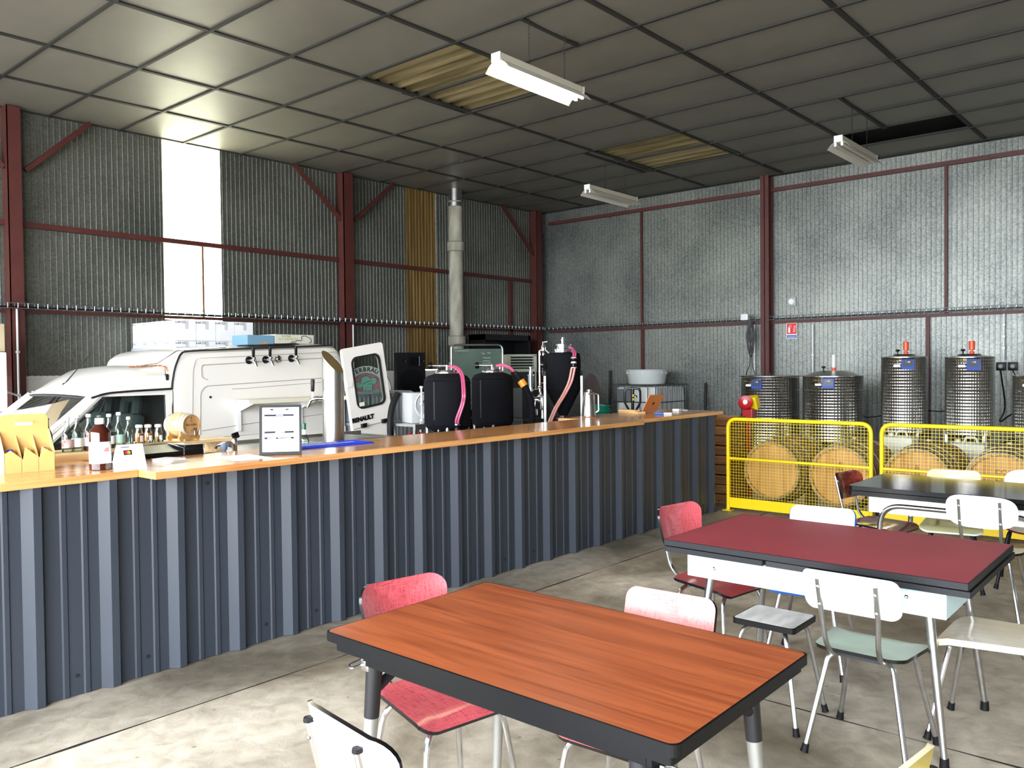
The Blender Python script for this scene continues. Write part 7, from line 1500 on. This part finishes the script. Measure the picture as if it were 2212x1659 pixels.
mb = MB(); mb.tube(spline([c+Vector((0, 0.02, -0.1)), c+Vector((0.02, 0.12, -0.2)), c+Vector((0.0, 0.2, -0.5)), Vector((c.x, c.y+0.25, 0.02))], 6), 0.008, 6); mb.build('cable', black_pl, t, world=True)
# crates seen through mesh at the bar end
for k in range(3): 
    t = thing('wooden_crate', 'brown slatted wooden crate between bar end and first barrel, ' + ['lowest', 'middle', 'topmost'][k] + ' of the stack', 'crate', (8.9, 4.45, 0.33*k), group='wooden crates at the bar end'); z = 0.335*k; cw = wood('crate_wood', (96, 60, 30), (150, 104, 60), 1, 1.0, 0.7)
    for s in range(3):
        zz = z+0.01+0.108*s
        for (p, q) in (((8.70, 4.24, zz), (8.715, 4.60, zz+0.095)), ((9.06, 4.24, zz), (9.075, 4.60, zz+0.095)), ((8.70, 4.24, zz), (9.075, 4.252, zz+0.095)), ((8.70, 4.588, zz), (9.075, 4.60, zz+0.095))): mb = MB(); mb.box(p, q); mb.build('slat', cw, t, world=True, smooth=False)
    mb = MB(); mb.box((8.71, 4.25, z+0.004), (9.07, 4.59, z+0.014)); mb.build('bottom', cw, t, world=True, smooth=False)
# white bags / containers between barrels and tanks
for lab, (x, y, w, h) in (('white plastic canister between the barrels, right of the fence gap', (10.45, 2.93, 0.36, 0.78)), ('white plastic canister behind the barrels, under the right tall tank', (10.45, 2.20, 0.40, 0.74)), ('white plastic canister in the gap between the two fences', (10.45, 3.42, 0.3, 0.62))):
    t = thing('canister', lab, 'canister', (x, y, 0), group='white canisters behind the barrels'); mb = MB(); mb.box((x-0.13, y-w/2, 0), (x+0.13, y+w/2, h-0.06), 0.03); mb.build('canister_body', tubm, t, world=True); mb = MB(); mb.lathe([(0.03, h-0.062), (0.03, h-0.03), (0.026, h-0.025)], (x, y+w/4, 0), n=14); mb.tube(fillet([(x, y-w/4, h-0.065), (x, y-w/4+0.02, h), (x, y+0.02, h), (x, y+0.04, h-0.065)], 0.02), 0.012, 8); mb.build('handle_and_cap', tubm, t, world=True)

# ------------------------------------------------------------------ hanging fluorescent lights
def lamp(lab, x0, x1, y, z, lit):
    t = thing('fluorescent_light', lab, 'ceiling light', ((x0+x1)/2, y, z), group='hanging twin-tube fluorescent lights'); ivory = mat('ivory_lamp_enamel', (206, 198, 180), 0.45)
    mb = MB(); mb.box((x0, y-0.045, z+0.005), (x1, y+0.045, z+0.060), 0.004); mb.build('housing', ivory, t, world=True, smooth=False)
    mb = MB(); w2 = 0.125; P = [(y-w2, z-0.075), (y-0.085, z-0.030), (y-0.035, z+0.003), (y, z-0.012), (y+0.035, z+0.003), (y+0.085, z-0.030), (y+w2, z-0.075)]
    Q = [(a, b+0.003) for a, b in P[::-1]]; mb.prism(P+Q, 0, x0+0.01, x1-0.005); mb.build('reflector', mat('white_reflector', (226, 222, 210), 0.35), t, world=True, smooth=False)
    for s in (-1, 1):
        mb = MB(); mb.cyl((x0+0.02, y+s*0.036, z-0.035), (x1-0.02, y+s*0.036, z-0.035), 0.0145, n=12)
        mb.build('tube', mat('lit_tube', (255, 246, 225), 0.5, emit=((1.0, 0.86, 0.64), 22.0)) if lit else mat('unlit_tube', (214, 208, 200), 0.3), t, world=True)
        mb = MB()
        for xx in (x0+0.006, x1-0.02): mb.box((xx, y+s*0.036-0.013, z-0.052), (xx+0.016, y+s*0.036+0.013, z+0.01), 0.003)
        mb.build('lamp_holder', white_pl, t, world=True)
    for xa_, xb_ in ((x0-0.006, x0+0.004), (x1-0.004, x1+0.006)): mb = MB(); mb.box((xa_, y-0.048, z-0.008), (xb_, y+0.048, z+0.064), 0.002); mb.build('end_cap', white_pl, t, world=True, smooth=False)
    for xx, ch in ((x0+0.37*(x1-x0), True), (x0+0.80*(x1-x0), True)):
        mb = MB(); z0 = z+0.06; z1_ = cz(xx)-0.005; n_ = int((z1_-z0)/0.030)
        for k in range(n_):
            zz = z0+(z1_-z0)*(k+0.5)/n_; a = PI/2*(k % 2); d = Vector((math.cos(a), math.sin(a), 0)); hh = (z1_-z0)/n_*0.68
            mb.tube([Vector((xx, y, zz))+d*0.006*math.cos(q)+Vector((0, 0, hh*math.sin(q))) for q in [2*PI*i/8 for i in range(9)]], 0.0018, 4, cap=False)
        mb.build('chain', dark_steel, t, world=True)
    return t
lamp('lit twin-tube fluorescent light hanging nearest the camera', 4.99, 6.13, 4.44, 4.05, True)
lamp('unlit fluorescent light left of the middle red wall column, over the far bar', 9.40, 10.62, 6.70, 4.04, False)
lamp('unlit fluorescent light hanging below the black ceiling gap, on the right', 9.30, 10.50, 3.24, 4.04, False)

# ------------------------------------------------------------------ wall fittings
def conduit(lab, p, q, grp='white conduits on the walls'):
    mb = MB(); mb.cyl(p, q, 0.011, n=10); L_ = (Vector(q)-Vector(p)).length
    for k in range(1, 4): c_ = Vector(p).lerp(Vector(q), k/4); mb.box(c_-Vector((0.016, 0.016, 0.01)), c_+Vector((0.016, 0.016, 0.01)))
    o = mb.build('conduit', white_pl, loc=p); tag(o, lab, 'conduit', grp)
conduit('white conduit dropping down the red column at the far left', (3.32, YW-0.20, 0.4), (3.32, YW-0.20, 2.28))
conduit('white conduit dropping behind the open van door', (7.92, YW-0.20, 0.4), (7.92, YW-0.20, 2.25))
conduit('white conduit left of the dark wall opening at the back', (10.36, YW-0.08, 0.4), (10.36, YW-0.08, 2.25))
conduit('white conduit right of the first wide tank, dropping from the tray', (XW-0.05, 4.83, 0.3), (XW-0.05, 4.83, 2.2))
conduit('white conduit dropping to the black wall sockets', (XW-0.05, 2.25, 1.62), (XW-0.05, 2.25, 2.24))
conduit('white conduit left of the middle red wall column', (XW-0.05, 5.78, 0.3), (XW-0.05, 5.78, 2.24))
t = thing('junction_box', 'white junction box on the cable tray left of the middle red column', 'junction box', (XW-0.2, 5.86, 2.3)); mb = MB(); mb.box((XW-0.26, 5.80, 2.30), (XW-0.20, 5.92, 2.40), 0.006); mb.build('box_body', white_pl, t, world=True)
t = thing('wall_switch_box', 'flat grey box with round dial on the right wall above the fire sign', 'wall box', (XW-0.03, 5.18, 2.5)); mb = MB(); mb.box((XW-0.04, 5.10, 2.50), (XW-0.005, 5.24, 2.64), 0.004); mb.build('box_body', mat('clear_grey_box', (160, 164, 160), 0.4), t, world=True); mb = MB(); mb.lathe([(0.045, 0), (0.043, 0.01)], (XW-0.04, 5.17, 2.57), (-1, 0, 0), 20); mb.build('dial', white_pl, t, world=True)
# fire sign
t = thing('fire_sign', 'red, white and blue fire extinguisher sign on the right wall by the red column', 'sign', (XW-0.03, 5.2, 2.0))
mb = MB(); sx0 = XW-0.030; mb.box((sx0, 5.085, 1.985), (sx0+0.006, 5.255, 2.235)); mb.build('panel', paper, t, world=True, smooth=False)
mb = MB(); mb.box((sx0-0.001, 5.093, 2.060), (sx0, 5.247, 2.228)); mb.build('red_field', mat('sign_red', (214, 36, 40), 0.5), t, world=True, smooth=False)
mb = MB(); mb.box((sx0-0.001, 5.093, 1.993), (sx0, 5.247, 2.045)); mb.build('blue_field', mat('sign_blue', (40, 70, 160), 0.5), t, world=True, smooth=False)
mb = MB(); xx = sx0-0.002; mb.prism([(5.195, 2.08), (5.225, 2.08), (5.225, 2.155), (5.217, 2.165), (5.217, 2.175), (5.203, 2.175), (5.203, 2.165), (5.195, 2.155)], 0, xx, xx+0.0008); mb.tube([(xx, 5.21, 2.175), (xx, 5.20, 2.20), (xx, 5.185, 2.205), (xx, 5.178, 2.165)], 0.003, 4); mb.build('extinguisher_pictogram', paper, t, world=True, smooth=False)
mb = MB()
for k in range(4): a = 5.150-0.004*k; mb.quad([(xx, a, 2.09+0.028*k), (xx, a-0.035, 2.095+0.028*k), (xx, a-0.035, 2.105+0.028*k), (xx, a, 2.10+0.028*k)])
for k in range(2): mb.quad([(xx, 5.235, 2.005+0.018*k), (xx, 5.105, 2.005+0.018*k), (xx, 5.105, 2.010+0.018*k), (xx, 5.235, 2.010+0.018*k)])
mb.build('sign_text_lines', paper, t, world=True, smooth=False)
# coiled black cables hanging from the tray
t = thing('hanging_cable', 'black cable coils hanging from the tray left of the middle red column', 'cable', (XW-0.15, 5.83, 1.5)); mb = MB(); random.seed(9)
for k in range(8):
    w2 = random.uniform(0.03, 0.07); zl = random.uniform(1.70, 1.95); y_ = 5.80+random.uniform(-.03, .03); mb.tube(spline([(XW-0.14, y_, 2.29), (XW-0.15, y_-w2, (2.29+zl)/2), (XW-0.15, y_, zl), (XW-0.15, y_+w2, (2.29+zl)/2), (XW-0.14, y_+0.01, 2.29)], 7), 0.007, 6)
for a_, b_ in ((5.82, 5.88), (5.78, 5.74)): mb.tube(spline([(XW-0.14, a_, 1.9), (XW-0.14, a_, 1.6), (XW-0.14, b_, 1.45), (XW-0.10, b_, 1.3)], 6), 0.007, 6)
mb.build('cable_loops', black_pl, t, world=True)
for k, yy in enumerate((2.285, 2.145)):
    t = thing('wall_socket', ['left', 'right'][k] + ' one of the two black wall sockets beside the tall tank', 'socket', (XW-0.05, yy, 1.5), group='black wall sockets'); mb = MB(); mb.box((XW-0.07, yy-0.055, 1.475), (XW-0.01, yy+0.055, 1.585), 0.006); mb.build('socket_body', black_pl, t, world=True); mb = MB(); mb.lathe([(0.028, 0), (0.026, 0.004)], (XW-0.07, yy, 1.53), (-1, 0, 0), 20); mb.build('socket_face', mat('grey_socket_face', (150, 150, 150), 0.5), t, world=True)
t = thing('power_cable', 'black cable drooping between the tanks along the right wall', 'cable', (XW-0.5, 3.0, 0.9)); mb = MB()
mb.tube(spline([(XW-0.07, 2.145, 1.48), (XW-0.2, 2.0, 1.2), (11.6, 1.9, 1.05), (11.3, 1.90, 1.1)], 8), 0.007, 6); mb.tube(spline([(XW-0.07, 2.285, 1.48), (XW-0.25, 2.2, 1.0), (XW-0.3, 2.25, 0.8), (XW-0.25, 2.1, 0.9), (12.0, 1.95, 0.7), (11.6, 2.35, 0.4)], 8), 0.010, 6); mb.tube(spline([(11.5, 2.60, 1.0), (11.7, 2.75, 0.96), (11.4, 2.87, 0.98)], 8), 0.007, 6); mb.tube(spline([(11.35, 3.33, 0.98), (11.5, 3.42, 0.9), (11.4, 3.60, 0.87), (11.3, 3.62, 0.9)], 8), 0.007, 6)
mb.build('cable_run', black_pl, t, world=True)
# fridge and box at far left edge
t = thing('fridge', 'white fridge cut off by the left edge of the photo', 'fridge', (2.5, 9.2, 0)); mb = MB(); mb.box((2.05, 8.95, 0), (2.865, 9.55, 1.79), 0.015); mb.build('fridge_body', white_paint, t, world=True); mb = MB(); mb.box((2.05, 8.915, 0.05), (2.862, 8.948, 1.20), 0.01); mb.box((2.05, 8.915, 1.21), (2.862, 8.948, 1.785), 0.01); mb.build('fridge_door', white_paint, t, world=True)
t = thing('cardboard_box', 'beige cardboard box on top of the white fridge at the left edge', 'box', (2.5, 9.2, 1.79)); mb = MB(); mb.box((2.2, 8.95, 1.792), (2.86, 9.4, 2.06), 0.004); mb.build('box_body', mat('beige_card', (190, 172, 140), 0.7), t, world=True)
t = thing('wall_box', 'small grey electrical box with white cable on the concrete wall beside the fridge', 'electrical box', (3.6, YW, 1.3)); mb = MB(); mb.box((3.52, YW-0.06, 1.20), (3.72, YW-0.004, 1.38), 0.006); mb.build('box_body', crate_g, t, world=True); mb = MB(); mb.tube(spline([(3.50, YW-0.04, 1.22), (3.40, YW-0.36, 1.26), (3.2, YW-0.38, 1.36), (3.0, YW-0.4, 1.42)], 8), 0.010, 6); mb.build('cable', white_pl, t, world=True)

def finish():
    for o in bpy.data.objects:
        if '_o' in o: del o['_o']
finish()
